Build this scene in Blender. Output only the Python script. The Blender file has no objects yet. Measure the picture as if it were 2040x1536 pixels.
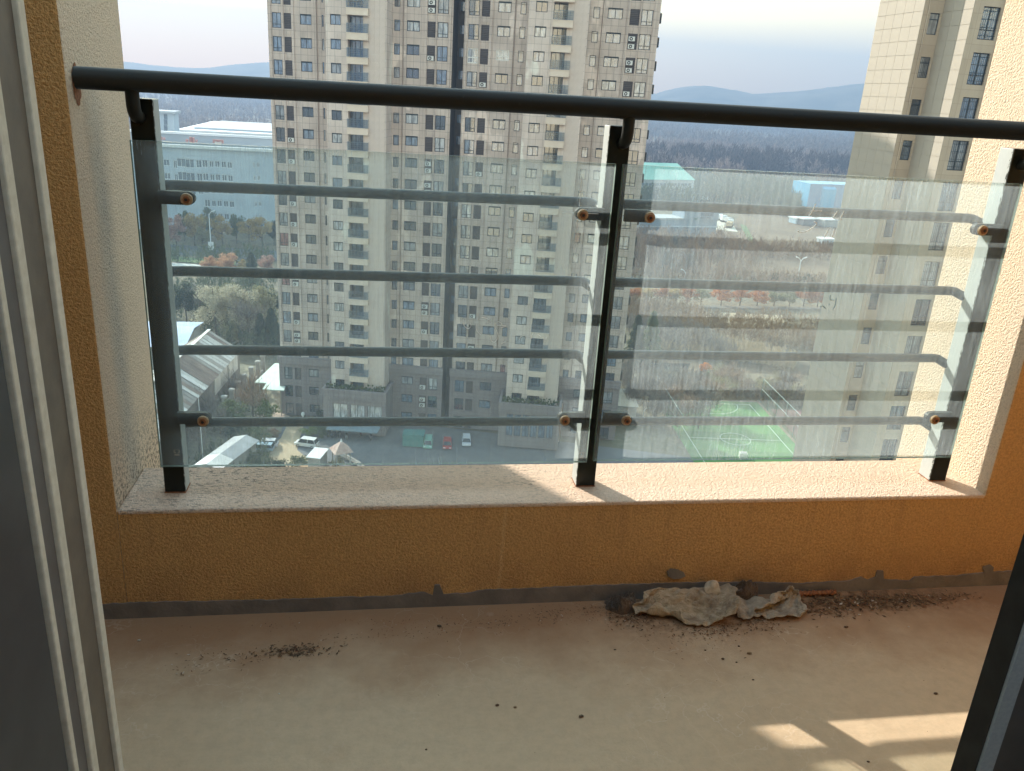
import bpy, bmesh, math, random
import numpy as np
from mathutils import Vector, Matrix

random.seed(7)
RNG = np.random.default_rng(7)
scene = bpy.context.scene
COL = scene.collection
PI = math.pi
rad = math.radians

# ------------------------------------------------------------------ camera
FPX, YAW, PITCH, ROLL = 1626.69, 0.1697, 0.3447, 0.0628      # focal length for a 2040 px wide frame
CAM = Vector((0, 0, 1.3))
_cy, _sy, _cp, _sp = math.cos(YAW), math.sin(YAW), math.cos(PITCH), math.sin(PITCH)
_r = Vector((_cy, -_sy, 0)); FW = Vector((_sy*_cp, _cy*_cp, -_sp)); _u = _r.cross(FW)
RT = math.cos(ROLL)*_r + math.sin(ROLL)*_u
UP = -math.sin(ROLL)*_r + math.cos(ROLL)*_u
cam_d = bpy.data.cameras.new('camera'); cam = bpy.data.objects.new('camera', cam_d); COL.objects.link(cam)
cam.matrix_world = Matrix(((RT.x, UP.x, -FW.x, CAM.x), (RT.y, UP.y, -FW.y, CAM.y), (RT.z, UP.z, -FW.z, CAM.z), (0, 0, 0, 1)))
cam_d.sensor_width = 36; cam_d.lens = FPX/2040*36; cam_d.clip_start = .02; cam_d.clip_end = 20000
scene.camera = cam

# ------------------------------------------------------------------ sky, sun, exposure
SUN_TRAVEL = Vector((.335, -.498, -.304)).normalized()
SUN_EL = math.asin(-SUN_TRAVEL.z)
SUN_AZ = math.atan2(-SUN_TRAVEL.x, -SUN_TRAVEL.y)             # clockwise from +Y
world = bpy.data.worlds.new('World'); scene.world = world; world.use_nodes = True
wn = world.node_tree; wn.nodes.clear()
sky = wn.nodes.new('ShaderNodeTexSky'); sky.sky_type = 'NISHITA'; sky.sun_disc = False
sky.sun_elevation = SUN_EL; sky.sun_rotation = SUN_AZ
sky.altitude = 60; sky.air_density = 2.6; sky.dust_density = .3; sky.ozone_density = .6
bg = wn.nodes.new('ShaderNodeBackground'); bg.inputs[1].default_value = .15
wo = wn.nodes.new('ShaderNodeOutputWorld')
wn.links.new(sky.outputs[0], bg.inputs[0]); wn.links.new(bg.outputs[0], wo.inputs[0])
sd = bpy.data.lights.new('sun', 'SUN'); sd.energy = 3.2; sd.angle = rad(.6); sd.color = (1, .93, .82)
sun = bpy.data.objects.new('sun', sd); COL.objects.link(sun)
sun.rotation_euler = SUN_TRAVEL.to_track_quat('-Z', 'Y').to_euler(); sun.location = (-20, 30, 60)
scene.view_settings.view_transform = 'Standard'; scene.view_settings.look = 'None'
scene.view_settings.exposure = 1.9; scene.view_settings.gamma = 1; scene.view_settings.use_curve_mapping = False
cy = scene.cycles
cy.use_denoising = True; cy.max_bounces = 9; cy.diffuse_bounces = 5; cy.glossy_bounces = 3
cy.transmission_bounces = 4; cy.transparent_max_bounces = 24; cy.volume_bounces = 0
cy.caustics_reflective = False; cy.caustics_refractive = False

GZ = -47.7                                                    # street level below the balcony floor

# ------------------------------------------------------------------ small geometry tools
def ray(x, y):
    return FW + RT*((x-1020)/FPX) - UP*((y-768)/FPX)
def at_z(x, y, z=GZ):
    d = ray(x, y); return CAM + d*((z-CAM.z)/d.z)
def at_y(x, y, Y):
    d = ray(x, y); return CAM + d*((Y-CAM.y)/d.y)
def at_plane(x, y, P, n):
    d = ray(x, y); return CAM + d*((P-CAM).dot(n)/d.dot(n))
def z_at(x, y, dist):
    d = ray(x, y); return CAM.z + d.z/math.hypot(d.x, d.y)*dist
def hdist(p): return math.hypot(p.x, p.y)

class MB:
    def __init__(s): s.v = []; s.f = []; s.m = []
    def quad(s, a, b, c, d, m=0):
        n = len(s.v); s.v += [tuple(a), tuple(b), tuple(c), tuple(d)]; s.f.append((n, n+1, n+2, n+3)); s.m.append(m)
    def poly(s, pts, m=0):
        n = len(s.v); s.v += [tuple(p) for p in pts]; s.f.append(tuple(range(n, n+len(pts)))); s.m.append(m)
    def box(s, x0, x1, y0, y1, z0, z1, m=0, M=None):
        P = [Vector((x, y, z)) for z in (z0, z1) for y in (y0, y1) for x in (x0, x1)]
        if M: P = [M @ p for p in P]
        n = len(s.v); s.v += [tuple(p) for p in P]
        for f in ((0, 2, 3, 1), (4, 5, 7, 6), (0, 1, 5, 4), (1, 3, 7, 5), (3, 2, 6, 7), (2, 0, 4, 6)):
            s.f.append(tuple(n+i for i in f)); s.m.append(m)
    def tube(s, pts, r, n=8, m=0, cap=True):
        pts = [Vector(p) for p in pts]; k = len(pts)
        if not isinstance(r, (list, tuple)): r = [r]*k
        base = len(s.v); ref = None
        for i, p in enumerate(pts):
            t = ((pts[min(i+1, k-1)]-pts[max(i-1, 0)])).normalized()
            if ref is None: ref = Vector((0, 0, 1)) if abs(t.z) < .9 else Vector((1, 0, 0))
            a = t.cross(ref).normalized(); b = t.cross(a).normalized(); ref = b.cross(t)*-1 if False else ref
            for j in range(n):
                q = p + (a*math.cos(2*PI*j/n) + b*math.sin(2*PI*j/n))*r[i]; s.v.append(tuple(q))
        for i in range(k-1):
            for j in range(n):
                s.f.append((base+i*n+j, base+i*n+(j+1) % n, base+(i+1)*n+(j+1) % n, base+(i+1)*n+j)); s.m.append(m)
        if cap:
            s.f.append(tuple(base+j for j in range(n))); s.m.append(m)
            s.f.append(tuple(base+(k-1)*n+j for j in range(n-1, -1, -1))); s.m.append(m)
    def prism(s, pts, z0, z1, m=0):
        n = len(pts); b = len(s.v)
        s.v += [(p[0], p[1], z0) for p in pts] + [(p[0], p[1], z1) for p in pts]
        s.f.append(tuple(range(b+n-1, b-1, -1))); s.m.append(m); s.f.append(tuple(range(b+n, b+2*n))); s.m.append(m)
        for i in range(n):
            j = (i+1) % n; s.f.append((b+i, b+j, b+n+j, b+n+i)); s.m.append(m)
    def mesh(s, name, mats, smooth=False):
        me = bpy.data.meshes.new(name); me.from_pydata(s.v, [], s.f)
        for m in (mats if isinstance(mats, (list, tuple)) else [mats]): me.materials.append(m)
        if any(s.m): me.polygons.foreach_set('material_index', s.m)
        if smooth: me.polygons.foreach_set('use_smooth', [True]*len(s.f))
        me.update(); return me

WM = {}                                                       # world matrix of every object made here
def link(name, data, parent=None, M=None):
    o = bpy.data.objects.new(name, data); COL.objects.link(o)
    M = M.copy() if M else Matrix.Identity(4)
    if parent:
        o.parent = parent; o.matrix_parent_inverse = WM[parent.name].inverted()
    o.matrix_basis = M; WM[o.name] = M
    return o
def tag(o, label, cat=None, group=None, kind=None):
    if label: o['label'] = label
    if cat: o['category'] = cat
    if group: o['group'] = group
    if kind: o['kind'] = kind
    return o
def root(name, loc, label, cat, group=None):
    o = link(name, None, None, Matrix.Translation(Vector(loc))); o.empty_display_size = .2
    return tag(o, label, cat, group)
def make(name, mb, mats, parent=None, M=None, smooth=False):
    return link(name, mb.mesh(name, mats, smooth), parent, M)
def struct(name, mb, mats, label=None, smooth=False):
    o = make(name, mb, mats, smooth=smooth); o['kind'] = 'structure'
    if label: o['label'] = label
    return o
def set_mat(o, mat, slot=0):
    o.material_slots[slot].link = 'OBJECT'; o.material_slots[slot].material = mat

# ------------------------------------------------------------------ materials
def N(nt, kind, **kw):
    n = nt.nodes.new(kind)
    for k, v in kw.items():
        if k.startswith('i_'):
            key = k[2:]; key = int(key) if key.isdigit() else key.replace('_', ' ')
            n.inputs[key].default_value = v
        else: setattr(n, k, v)
    return n
def base_mat(name, color=(.5, .5, .5), rough=.7, metal=0, spec=.5):
    m = bpy.data.materials.new(name); m.use_nodes = True
    b = m.node_tree.nodes['Principled BSDF']
    b.inputs['Base Color'].default_value = (*color, 1); b.inputs['Roughness'].default_value = rough
    b.inputs['Metallic'].default_value = metal; b.inputs['Specular IOR Level'].default_value = spec
    return m, m.node_tree, b
def ramp(nt, stops, fac):
    r = nt.nodes.new('ShaderNodeValToRGB'); e = r.color_ramp.elements
    while len(e) > 1: e.remove(e[0])
    e[0].position = stops[0][0]; e[0].color = (*stops[0][1], 1) if len(stops[0][1]) == 3 else stops[0][1]
    for p, c in stops[1:]:
        x = e.new(p); x.color = (*c, 1)
    nt.links.new(fac, r.inputs[0]); return r.outputs[0]
def coords(nt, scale=(1, 1, 1), which='Object'):
    t = nt.nodes.new('ShaderNodeTexCoord'); mp = N(nt, 'ShaderNodeMapping'); mp.inputs['Scale'].default_value = scale
    nt.links.new(t.outputs[which], mp.inputs[0]); return mp.outputs[0]
def noise(nt, vec, scale, detail=3, rough=.55):
    n = N(nt, 'ShaderNodeTexNoise', i_Scale=scale, i_Detail=detail, i_Roughness=rough)
    nt.links.new(vec, n.inputs['Vector']); return n.outputs['Fac']
def mixc(nt, fac, a, b, mode='MIX'):
    m = nt.nodes.new('ShaderNodeMix'); m.data_type = 'RGBA'; m.blend_type = mode
    for i, v in ((0, fac), (6, a), (7, b)):
        if hasattr(v, 'links') or hasattr(v, 'is_output'): nt.links.new(v, m.inputs[i])
        elif i == 0: m.inputs[i].default_value = v
        else: m.inputs[i].default_value = (*v, 1)
    return m.outputs[2]
def math_(nt, op, a, b=None, clamp=False):
    m = nt.nodes.new('ShaderNodeMath'); m.operation = op; m.use_clamp = clamp
    for i, v in ((0, a), (1, b)):
        if v is None: continue
        if hasattr(v, 'is_output'): nt.links.new(v, m.inputs[i])
        else: m.inputs[i].default_value = v
    return m.outputs[0]
def band(nt, fac, lo, hi):
    m = N(nt, 'ShaderNodeMapRange'); m.inputs[1].default_value = lo; m.inputs[2].default_value = hi
    nt.links.new(fac, m.inputs[0]); return m.outputs[0]
def bump(nt, b, height, strength, dist):
    bp = N(nt, 'ShaderNodeBump', i_Strength=strength, i_Distance=dist)
    nt.links.new(height, bp.inputs['Height']); nt.links.new(bp.outputs[0], b.inputs['Normal'])
def sepxyz(nt, vec):
    s = nt.nodes.new('ShaderNodeSeparateXYZ'); nt.links.new(vec, s.inputs[0]); return s.outputs

def rough_mat(name, c1, c2, scale=3, rough=.8, bumpy=0, bscale=40, bdist=.01, detail=4, spec=.4, stretch=(1, 1, 1), lo=.35, hi=.65):
    m, nt, b = base_mat(name, c1, rough, 0, spec)
    v = coords(nt, stretch); n = noise(nt, v, scale, detail)
    nt.links.new(ramp(nt, [(lo, c1), (hi, c2)], n), b.inputs['Base Color'])
    if bumpy: bump(nt, b, noise(nt, coords(nt), bscale, 3), bumpy, bdist)
    return m

def stucco_mat(name, c1, c2, mode):
    m, nt, b = base_mat(name, c1, .88, 0, .25)
    v = coords(nt)
    big = noise(nt, v, 1.6, 4); fine = noise(nt, v, 150, 3, .62)
    col = ramp(nt, [(.3, c1), (.7, c2)], big)
    col = mixc(nt, band(nt, fine, .36, .62), tuple(c*(.90 if mode == 'sill' else .80) for c in c1), col)
    xyz = sepxyz(nt, v)
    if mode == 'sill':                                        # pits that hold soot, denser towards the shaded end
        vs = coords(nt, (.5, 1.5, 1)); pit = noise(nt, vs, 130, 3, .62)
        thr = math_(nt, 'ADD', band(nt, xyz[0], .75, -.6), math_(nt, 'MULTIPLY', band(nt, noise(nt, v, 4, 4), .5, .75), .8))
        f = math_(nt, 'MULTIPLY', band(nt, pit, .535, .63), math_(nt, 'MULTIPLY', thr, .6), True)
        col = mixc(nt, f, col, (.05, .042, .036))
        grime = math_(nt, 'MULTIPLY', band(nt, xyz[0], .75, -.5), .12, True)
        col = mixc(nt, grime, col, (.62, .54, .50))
    if mode == 'pier':
        pit = noise(nt, v, 150, 2, .6)
        st = math_(nt, 'ABSOLUTE', math_(nt, 'SUBTRACT', xyz[1], 2.0))   # rain stain running down the reveal below the rail
        st = band(nt, math_(nt, 'ADD', st, math_(nt, 'MULTIPLY', noise(nt, v, 6, 3), .10)), .13, .03)
        st = math_(nt, 'MULTIPLY', st, band(nt, xyz[2], 1.35, 1.1), True)
        st = math_(nt, 'MULTIPLY', st, band(nt, xyz[0], -.55, -.6), True)
        f = math_(nt, 'MULTIPLY', band(nt, pit, .545, .64), math_(nt, 'ADD', math_(nt, 'MULTIPLY', st, .50), .12), True)
        col = mixc(nt, math_(nt, 'MULTIPLY', st, .42), col, (.27, .27, .29))
        col = mixc(nt, f, col, (.06, .05, .045))
        low = math_(nt, 'MULTIPLY', band(nt, xyz[2], .52, .31), band(nt, xyz[0], -.55, -.6), True)
        lf = math_(nt, 'MULTIPLY', low, band(nt, noise(nt, v, 110, 3), .5, .6), True)
        col = mixc(nt, math_(nt, 'MULTIPLY', lf, .7), col, (.07, .06, .055))
    if mode == 'parapet':
        dust = math_(nt, 'MULTIPLY', band(nt, xyz[2], .16, .03), band(nt, noise(nt, v, 9, 4), .35, .65), True)
        col = mixc(nt, math_(nt, 'MULTIPLY', dust, .45), col, (.24, .14, .08))
        drip = noise(nt, coords(nt, (1, 1, .06)), 16, 5, .7)       # runs of dirty water below the ledge
        dr = math_(nt, 'MULTIPLY', math_(nt, 'MULTIPLY', band(nt, drip, .56, .72), band(nt, xyz[2], .05, .30)), .38)
        col = mixc(nt, dr, col, (.30, .18, .09))
        seam = math_(nt, 'ABSOLUTE', math_(nt, 'ADD', math_(nt, 'SUBTRACT', xyz[0], .318), math_(nt, 'MULTIPLY', math_(nt, 'SUBTRACT', noise(nt, v, 12, 3), .5), .02)))
        col = mixc(nt, math_(nt, 'MULTIPLY', band(nt, seam, .007, .001), .32), col, (.80, .56, .30))
        scuff = math_(nt, 'MULTIPLY', band(nt, noise(nt, coords(nt, (1, 1, .3)), 7, 5), .62, .75), .35)
        col = mixc(nt, scuff, col, tuple(c*.7 for c in c1))
    nt.links.new(col, b.inputs['Base Color'])
    h = math_(nt, 'ADD', fine, math_(nt, 'MULTIPLY', noise(nt, v, 330, 2), .5))
    bump(nt, b, h, 1.0, .008)
    return m

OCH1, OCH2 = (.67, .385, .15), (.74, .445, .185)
M_PARAPET = stucco_mat('ochre_stucco', OCH1, OCH2, 'parapet')  # deeper ochre copy: the warm shaded look is put into the colour
M_PIER_LIT = stucco_mat('ochre_stucco_reveal', (.82, .665, .50), (.86, .70, .54), 'pier')  # same ochre paint, paler: sun and skylight put into the colour
M_SILL_LIT = stucco_mat('ochre_stucco_ledge', (.78, .585, .435), (.83, .64, .49), 'sill')  # again the same paint, lightened for daylight painted onto the ledge
M_FACING = rough_mat('cream_facing', (.62, .53, .38), (.68, .60, .45), .5, .85)
M_CEMENT = rough_mat('grey_cement_skim', (.16, .145, .13), (.23, .205, .18), 14, .9, .5, 90, .004)

def floor_mat():
    m, nt, b = base_mat('dusty_concrete', (.4, .36, .3), .85, 0, .3)
    v = coords(nt); xyz = sepxyz(nt, v)
    n1 = noise(nt, v, 1.3, 6, .62); n2 = noise(nt, v, 34, 6, .72)
    col = ramp(nt, [(.3, (.55, .415, .275)), (.55, (.595, .455, .305)), (.75, (.64, .50, .345))], n1)
    col = mixc(nt, math_(nt, 'MULTIPLY', band(nt, n2, .60, .36), .35), col, (.40, .31, .21))
    scr = noise(nt, coords(nt, (1, 14, 1)), 9, 4, .7); col = mixc(nt, math_(nt, 'MULTIPLY', band(nt, scr, .62, .76), .22), col, (.74, .62, .48))
    d = math_(nt, 'ADD', band(nt, xyz[1], 1.45, 1.82), math_(nt, 'MULTIPLY', math_(nt, 'SUBTRACT', noise(nt, v, 5, 5), .5), 1.1))
    col = mixc(nt, math_(nt, 'MULTIPLY', band(nt, d, .1, .9), .80), col, (.30, .155, .075))       # red-brown dust swept to the wall
    soil = math_(nt, 'MULTIPLY', band(nt, xyz[1], 1.70, 1.80), math_(nt, 'MULTIPLY', band(nt, xyz[0], 1.02, 1.22), band(nt, xyz[0], 1.78, 1.52)))
    soil = math_(nt, 'ADD', soil, math_(nt, 'MULTIPLY', band(nt, xyz[1], 1.66, 1.74), math_(nt, 'MULTIPLY', band(nt, xyz[0], .58, .68), band(nt, xyz[0], 1.10, 1.0))))
    col = mixc(nt, math_(nt, 'MULTIPLY', math_(nt, 'MULTIPLY', soil, band(nt, noise(nt, v, 40, 5, .7), .36, .62)), .75, True), col, (.15, .085, .045))
    cr = N(nt, 'ShaderNodeTexVoronoi', i_Scale=7, feature='DISTANCE_TO_EDGE'); wv = nt.nodes.new('ShaderNodeVectorMath'); wv.operation = 'ADD'
    nn = N(nt, 'ShaderNodeTexNoise', i_Scale=9, i_Detail=4); nt.links.new(v, nn.inputs['Vector']); sc_ = nt.nodes.new('ShaderNodeVectorMath'); sc_.operation = 'SCALE'; sc_.inputs['Scale'].default_value = .22
    nt.links.new(nn.outputs['Color'], sc_.inputs[0]); nt.links.new(v, wv.inputs[0]); nt.links.new(sc_.outputs[0], wv.inputs[1]); nt.links.new(wv.outputs[0], cr.inputs['Vector'])
    ck = math_(nt, 'MULTIPLY', band(nt, cr.outputs['Distance'], .012, .003), band(nt, noise(nt, v, 1.7, 3), .46, .60))
    col = mixc(nt, math_(nt, 'MULTIPLY', ck, .30), col, (.74, .64, .52))
    sp = N(nt, 'ShaderNodeTexVoronoi', i_Scale=9); nt.links.new(v, sp.inputs['Vector'])
    spot = math_(nt, 'MULTIPLY', band(nt, sp.outputs['Distance'], .12, .03), band(nt, noise(nt, v, 3, 2), .52, .62))
    col = mixc(nt, math_(nt, 'MULTIPLY', spot, .35), col, (.62, .57, .5))
    nt.links.new(col, b.inputs['Base Color'])
    sc = noise(nt, coords(nt, (.6, 6, 1)), 5, 5, .7)
    bump(nt, b, math_(nt, 'ADD', n2, math_(nt, 'MULTIPLY', math_(nt, 'ADD', noise(nt, v, 160, 3), sc), .35)), .35, .004)
    return m
M_FLOOR = floor_mat()

def paint_metal(name, c, dusty=.25, rough=.42, spots=.62):
    m, nt, b = base_mat(name, c, rough, 0, .3)
    v = coords(nt); n = noise(nt, v, 60, 4, .7)
    geo = nt.nodes.new('ShaderNodeNewGeometry'); up = sepxyz(nt, geo.outputs['Normal'])[2]
    f = math_(nt, 'MULTIPLY', math_(nt, 'ADD', math_(nt, 'MULTIPLY', band(nt, up, .2, .95), .8), band(nt, n, spots, .85)), dusty, True)
    nt.links.new(mixc(nt, f, c, (.42, .40, .36)), b.inputs['Base Color'])
    nt.links.new(math_(nt, 'ADD', math_(nt, 'MULTIPLY', n, .18), rough-.09), b.inputs['Roughness'])
    if rough > .3: bump(nt, b, noise(nt, v, 160, 2), .06, .001)
    return m
M_STEEL = paint_metal('dark_green_paint', (.009, .011, .010), .07, .5)
M_POST = paint_metal('dark_green_post_paint', (.012, .016, .014), .06, .24)
def overspray_mat():
    m, nt, b = base_mat('pale_overspray', (.5, .53, .52), .6, 0, .4); v = coords(nt); n = noise(nt, coords(nt, (1, 3, 1)), 60, 4, .7)
    y = sepxyz(nt, v)[1]
    worn = band(nt, math_(nt, 'ADD', band(nt, y, 1.953, 1.936), math_(nt, 'MULTIPLY', math_(nt, 'SUBTRACT', n, .5), 2.2)), .72, .86)
    nt.links.new(mixc(nt, worn, mixc(nt, n, (.40, .44, .44), (.54, .57, .56)), (.02, .026, .022)), b.inputs['Base Color']); return m
M_OVERSPRAY = overspray_mat()
M_STEEL2 = paint_metal('dark_green_bar_paint', (.014, .024, .030), .12, .4)
M_RUST = rough_mat('rust', (.16, .055, .022), (.34, .15, .07), 160, .85, .6, 300, .002)
M_BRASS = rough_mat('rusty_washer', (.30, .19, .10), (.46, .32, .19), 120, .55, .3, 300, .001)
M_ALU = rough_mat('bronze_aluminium', (.15, .125, .105), (.19, .16, .13), 30, .5, .1, 200, .001)
M_ALU2 = rough_mat('grey_aluminium', (.125, .115, .115), (.155, .145, .145), 30, .5, .1, 200, .001)
M_BEAD = rough_mat('cream_brush_seal', (.66, .60, .50), (.76, .70, .60), 90, .8, .3, 300, .001)
M_LEAF_DARK = rough_mat('slate_door_aluminium', (.05, .056, .064), (.065, .07, .08), 20, .45)
M_LEAF_BLUE = rough_mat('bluegrey_door_aluminium', (.25, .30, .35), (.29, .34, .39), 200, .5, .2, 600, .0005)
M_GASKET = rough_mat('black_rubber', (.006, .008, .010), (.016, .018, .02), 40, .55)
M_WHITE = rough_mat('white_plaster', (.72, .70, .66), (.78, .76, .72), 3, .9)

def glass_mat():
    m = bpy.data.materials.new('dirty_safety_glass'); m.use_nodes = True; nt = m.node_tree; nt.nodes.clear()
    out = nt.nodes.new('ShaderNodeOutputMaterial')
    tr = N(nt, 'ShaderNodeBsdfTransparent'); tr.inputs[0].default_value = (.86, .94, .94, 1)
    gl = N(nt, 'ShaderNodeBsdfGlossy', i_Roughness=.03); fr = N(nt, 'ShaderNodeFresnel', i_IOR=1.5)
    clean = nt.nodes.new('ShaderNodeMixShader'); nt.links.new(fr.outputs[0], clean.inputs[0]); nt.links.new(tr.outputs[0], clean.inputs[1]); nt.links.new(gl.outputs[0], clean.inputs[2])
    di = N(nt, 'ShaderNodeBsdfDiffuse'); di.inputs[0].default_value = (.66, .76, .84, 1)
    tl = N(nt, 'ShaderNodeBsdfTranslucent'); tl.inputs[0].default_value = (.66, .75, .80, 1)
    dirt = N(nt, 'ShaderNodeMixShader', i_0=.72); nt.links.new(di.outputs[0], dirt.inputs[1]); nt.links.new(tl.outputs[0], dirt.inputs[2])
    v = coords(nt, (1, 1, .05)); st = noise(nt, v, 120, 5, .78); st2 = noise(nt, coords(nt, (1, 1, .045)), 420, 3, .7)
    cl = noise(nt, coords(nt), 2.6, 4, .6); sp = noise(nt, coords(nt, (1, 1, .4)), 620, 2)
    f = math_(nt, 'ADD', math_(nt, 'MULTIPLY', band(nt, st, .36, .70), .20), math_(nt, 'MULTIPLY', band(nt, st2, .42, .72), .13))
    f = math_(nt, 'MULTIPLY', f, band(nt, cl, .10, .72))
    f = math_(nt, 'ADD', f, math_(nt, 'MULTIPLY', band(nt, sp, .62, .76), .10))
    z = sepxyz(nt, coords(nt))[2]
    edge = math_(nt, 'ADD', band(nt, z, .52, .38), band(nt, z, 1.02, 1.16))
    f = math_(nt, 'ADD', f, math_(nt, 'MULTIPLY', edge, .10))
    f = math_(nt, 'ADD', f, .075, True)
    mx = nt.nodes.new('ShaderNodeMixShader'); nt.links.new(f, mx.inputs[0]); nt.links.new(clean.outputs[0], mx.inputs[1]); nt.links.new(dirt.outputs[0], mx.inputs[2])
    nt.links.new(mx.outputs[0], out.inputs[0]); return m
M_GLASS = glass_mat()
def clear_mat(name, col, gloss=.06):
    m = bpy.data.materials.new(name); m.use_nodes = True; nt = m.node_tree; nt.nodes.clear()
    out = nt.nodes.new('ShaderNodeOutputMaterial'); tr = N(nt, 'ShaderNodeBsdfTransparent'); tr.inputs[0].default_value = (*col, 1)
    gl = N(nt, 'ShaderNodeBsdfGlossy', i_Roughness=.03); mx = N(nt, 'ShaderNodeMixShader', i_0=gloss)
    nt.links.new(tr.outputs[0], mx.inputs[1]); nt.links.new(gl.outputs[0], mx.inputs[2]); nt.links.new(mx.outputs[0], out.inputs[0]); return m
M_GLASSBACK = clear_mat('glass_back_face', (.97, .99, .98), .02)
M_GLASSEDGE, _, _b = base_mat('green_glass_edge', (.20, .27, .22), .25, 0, .5)
M_CHALK = rough_mat('chalk_white', (.78, .78, .74), (.86, .86, .82), 50, .9)
M_PEN = rough_mat('faded_blue_ink', (.13, .20, .24), (.18, .25, .29), 50, .7)

# ------------------------------------------------------------------ the balcony shell
XL, XR, YF, YO, ZS = -.621, 1.699, 1.8476, 2.256, .304
YS = 2.078                                                    # outer edge of the ledge
mb = MB(); mb.box(-1.9, 3.2, -1.2, YF, -.16, 0); struct('balcony_floor', mb, M_FLOOR, 'dusty bare concrete balcony floor')
mb = MB(); mb.box(-1.9, 3.2, 1.75, 2.26, 2.62, 2.90); struct('balcony_ceiling', mb, M_WHITE, 'edge beam over the balcony opening')
bw = root('balcony_wall', (.5, YF, 0), 'low ochre stucco balcony wall framing the open view', 'wall')
def grid_box_mesh(x0, x1, y0, y1, z0, z1, mats):
    m = MB(); m.box(x0, x1, y0, y1, z0, z1); return m
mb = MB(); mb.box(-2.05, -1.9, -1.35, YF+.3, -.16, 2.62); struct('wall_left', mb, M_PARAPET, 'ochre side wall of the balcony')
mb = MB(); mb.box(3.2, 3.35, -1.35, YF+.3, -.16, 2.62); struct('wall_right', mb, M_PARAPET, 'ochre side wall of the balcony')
mb = MB(); mb.box(-1.9, 3.2, -1.35, -1.2, -.16, 2.62); struct('wall_back', mb, M_PARAPET, 'ochre wall behind the doorway')  # unseen wall, added to bounce warm light onto the parapet
def rounded(o, w, seg=2):
    md = o.modifiers.new('soft_edge', 'BEVEL'); md.width = w; md.segments = seg; md.limit_method = 'ANGLE'
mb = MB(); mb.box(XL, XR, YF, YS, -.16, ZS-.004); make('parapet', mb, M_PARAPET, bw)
mb = MB(); mb.box(XL+.001, XR-.001, YF-.002, YS+.004, ZS-.012, ZS); rounded(make('ledge', mb, M_SILL_LIT, bw), .004)
# reveal faces of the piers carry the lighter stucco copy, daylight painted into its colour, plus soot; their room-side faces are the same ochre as the parapet
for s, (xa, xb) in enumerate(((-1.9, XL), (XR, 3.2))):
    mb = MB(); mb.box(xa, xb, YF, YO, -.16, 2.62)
    o = make('pier', mb, [M_PARAPET, M_PIER_LIT], bw)
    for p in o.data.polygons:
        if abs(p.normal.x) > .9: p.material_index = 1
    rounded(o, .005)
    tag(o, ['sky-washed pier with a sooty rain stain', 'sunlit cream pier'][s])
def cement_outline(pts):
    top = [(at_y(x, y, YF-.003).x, at_y(x, y, YF-.003).z) for x, y in pts]
    return top
strip = [(150, 1208), (215, 1203), (330, 1199), (420, 1198), (520, 1196), (575, 1194), (640, 1192), (700, 1190), (760, 1189), (800, 1186), (815, 1182), (845, 1181), (862, 1186), (866, 1166), (876, 1165), (884, 1184), (930, 1182), (960, 1176), (1060, 1172), (1150, 1168), (1230, 1165), (1320, 1162), (1420, 1160), (1500, 1160), (1600, 1162), (1690, 1157), (1716, 1150), (1730, 1155), (1744, 1150), (1748, 1137), (1760, 1138), (1761, 1154), (1812, 1157), (1822, 1149), (1900, 1148), (1960, 1140), (2060, 1136)]
top = cement_outline(strip); mb = MB(); yb = YF-.003
rng = random.Random(3); pts = []
for (xa, za), (xb, zb) in zip(top, top[1:]):
    k = max(1, int(abs(xb-xa)/.012))
    for i in range(k):
        t = i/k; pts.append((xa+(xb-xa)*t, za+(zb-za)*t + rng.uniform(-.0016, .0016)))
pts.append(top[-1])
for (xa, za), (xb, zb) in zip(pts, pts[1:]):
    mb.quad((xa, yb, .0), (xb, yb, .0), (xb, yb, zb), (xa, yb, za)); mb.quad((xa, yb, za), (xb, yb, zb), (xb, YF, zb), (xa, YF, za))
make('cement_strip', mb, M_CEMENT, bw)
def blob_patch(pix):
    m = MB(); P = [at_y(x, y, YF-.0045) for x, y in pix]
    m.poly([(p.x, YF-.0045, p.z) for p in P][::-1]); return m
make('cement_patch', blob_patch([(1329, 1138), (1336, 1132), (1350, 1134), (1362, 1140), (1366, 1148), (1356, 1153), (1342, 1154), (1331, 1148)]), M_CEMENT, bw)
make('cement_patch', blob_patch([(1958, 1128), (1972, 1124), (1980, 1130), (1978, 1146), (1962, 1148)]), M_CEMENT, bw)

# own building: the wing beyond the reveal that shades the far end of the ledge, and storeys above and below
ow = root('own_building_wing', (-4, 4, GZ), 'cream wing of the balcony\'s own building, out beyond the pier', 'building')
mb = MB(); mb.box(-6, -1.62, 2.75, 5.0, GZ, 24); make('wall', mb, M_FACING, ow)
mb = MB(); mb.box(-6.0, 6.0, -9, YS-.02, GZ, -.35); make('lower_storeys', mb, M_FACING, ow)
mb = MB(); mb.box(-26, -6.0, 1.75, YO-.02, GZ, 40); mb.box(6.0, 26, 1.75, YO-.02, GZ, 40); mb.box(-6, 6, 1.75, YO-.02, 2.92, 40); make('front_facade', mb, M_FACING, ow)

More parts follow.
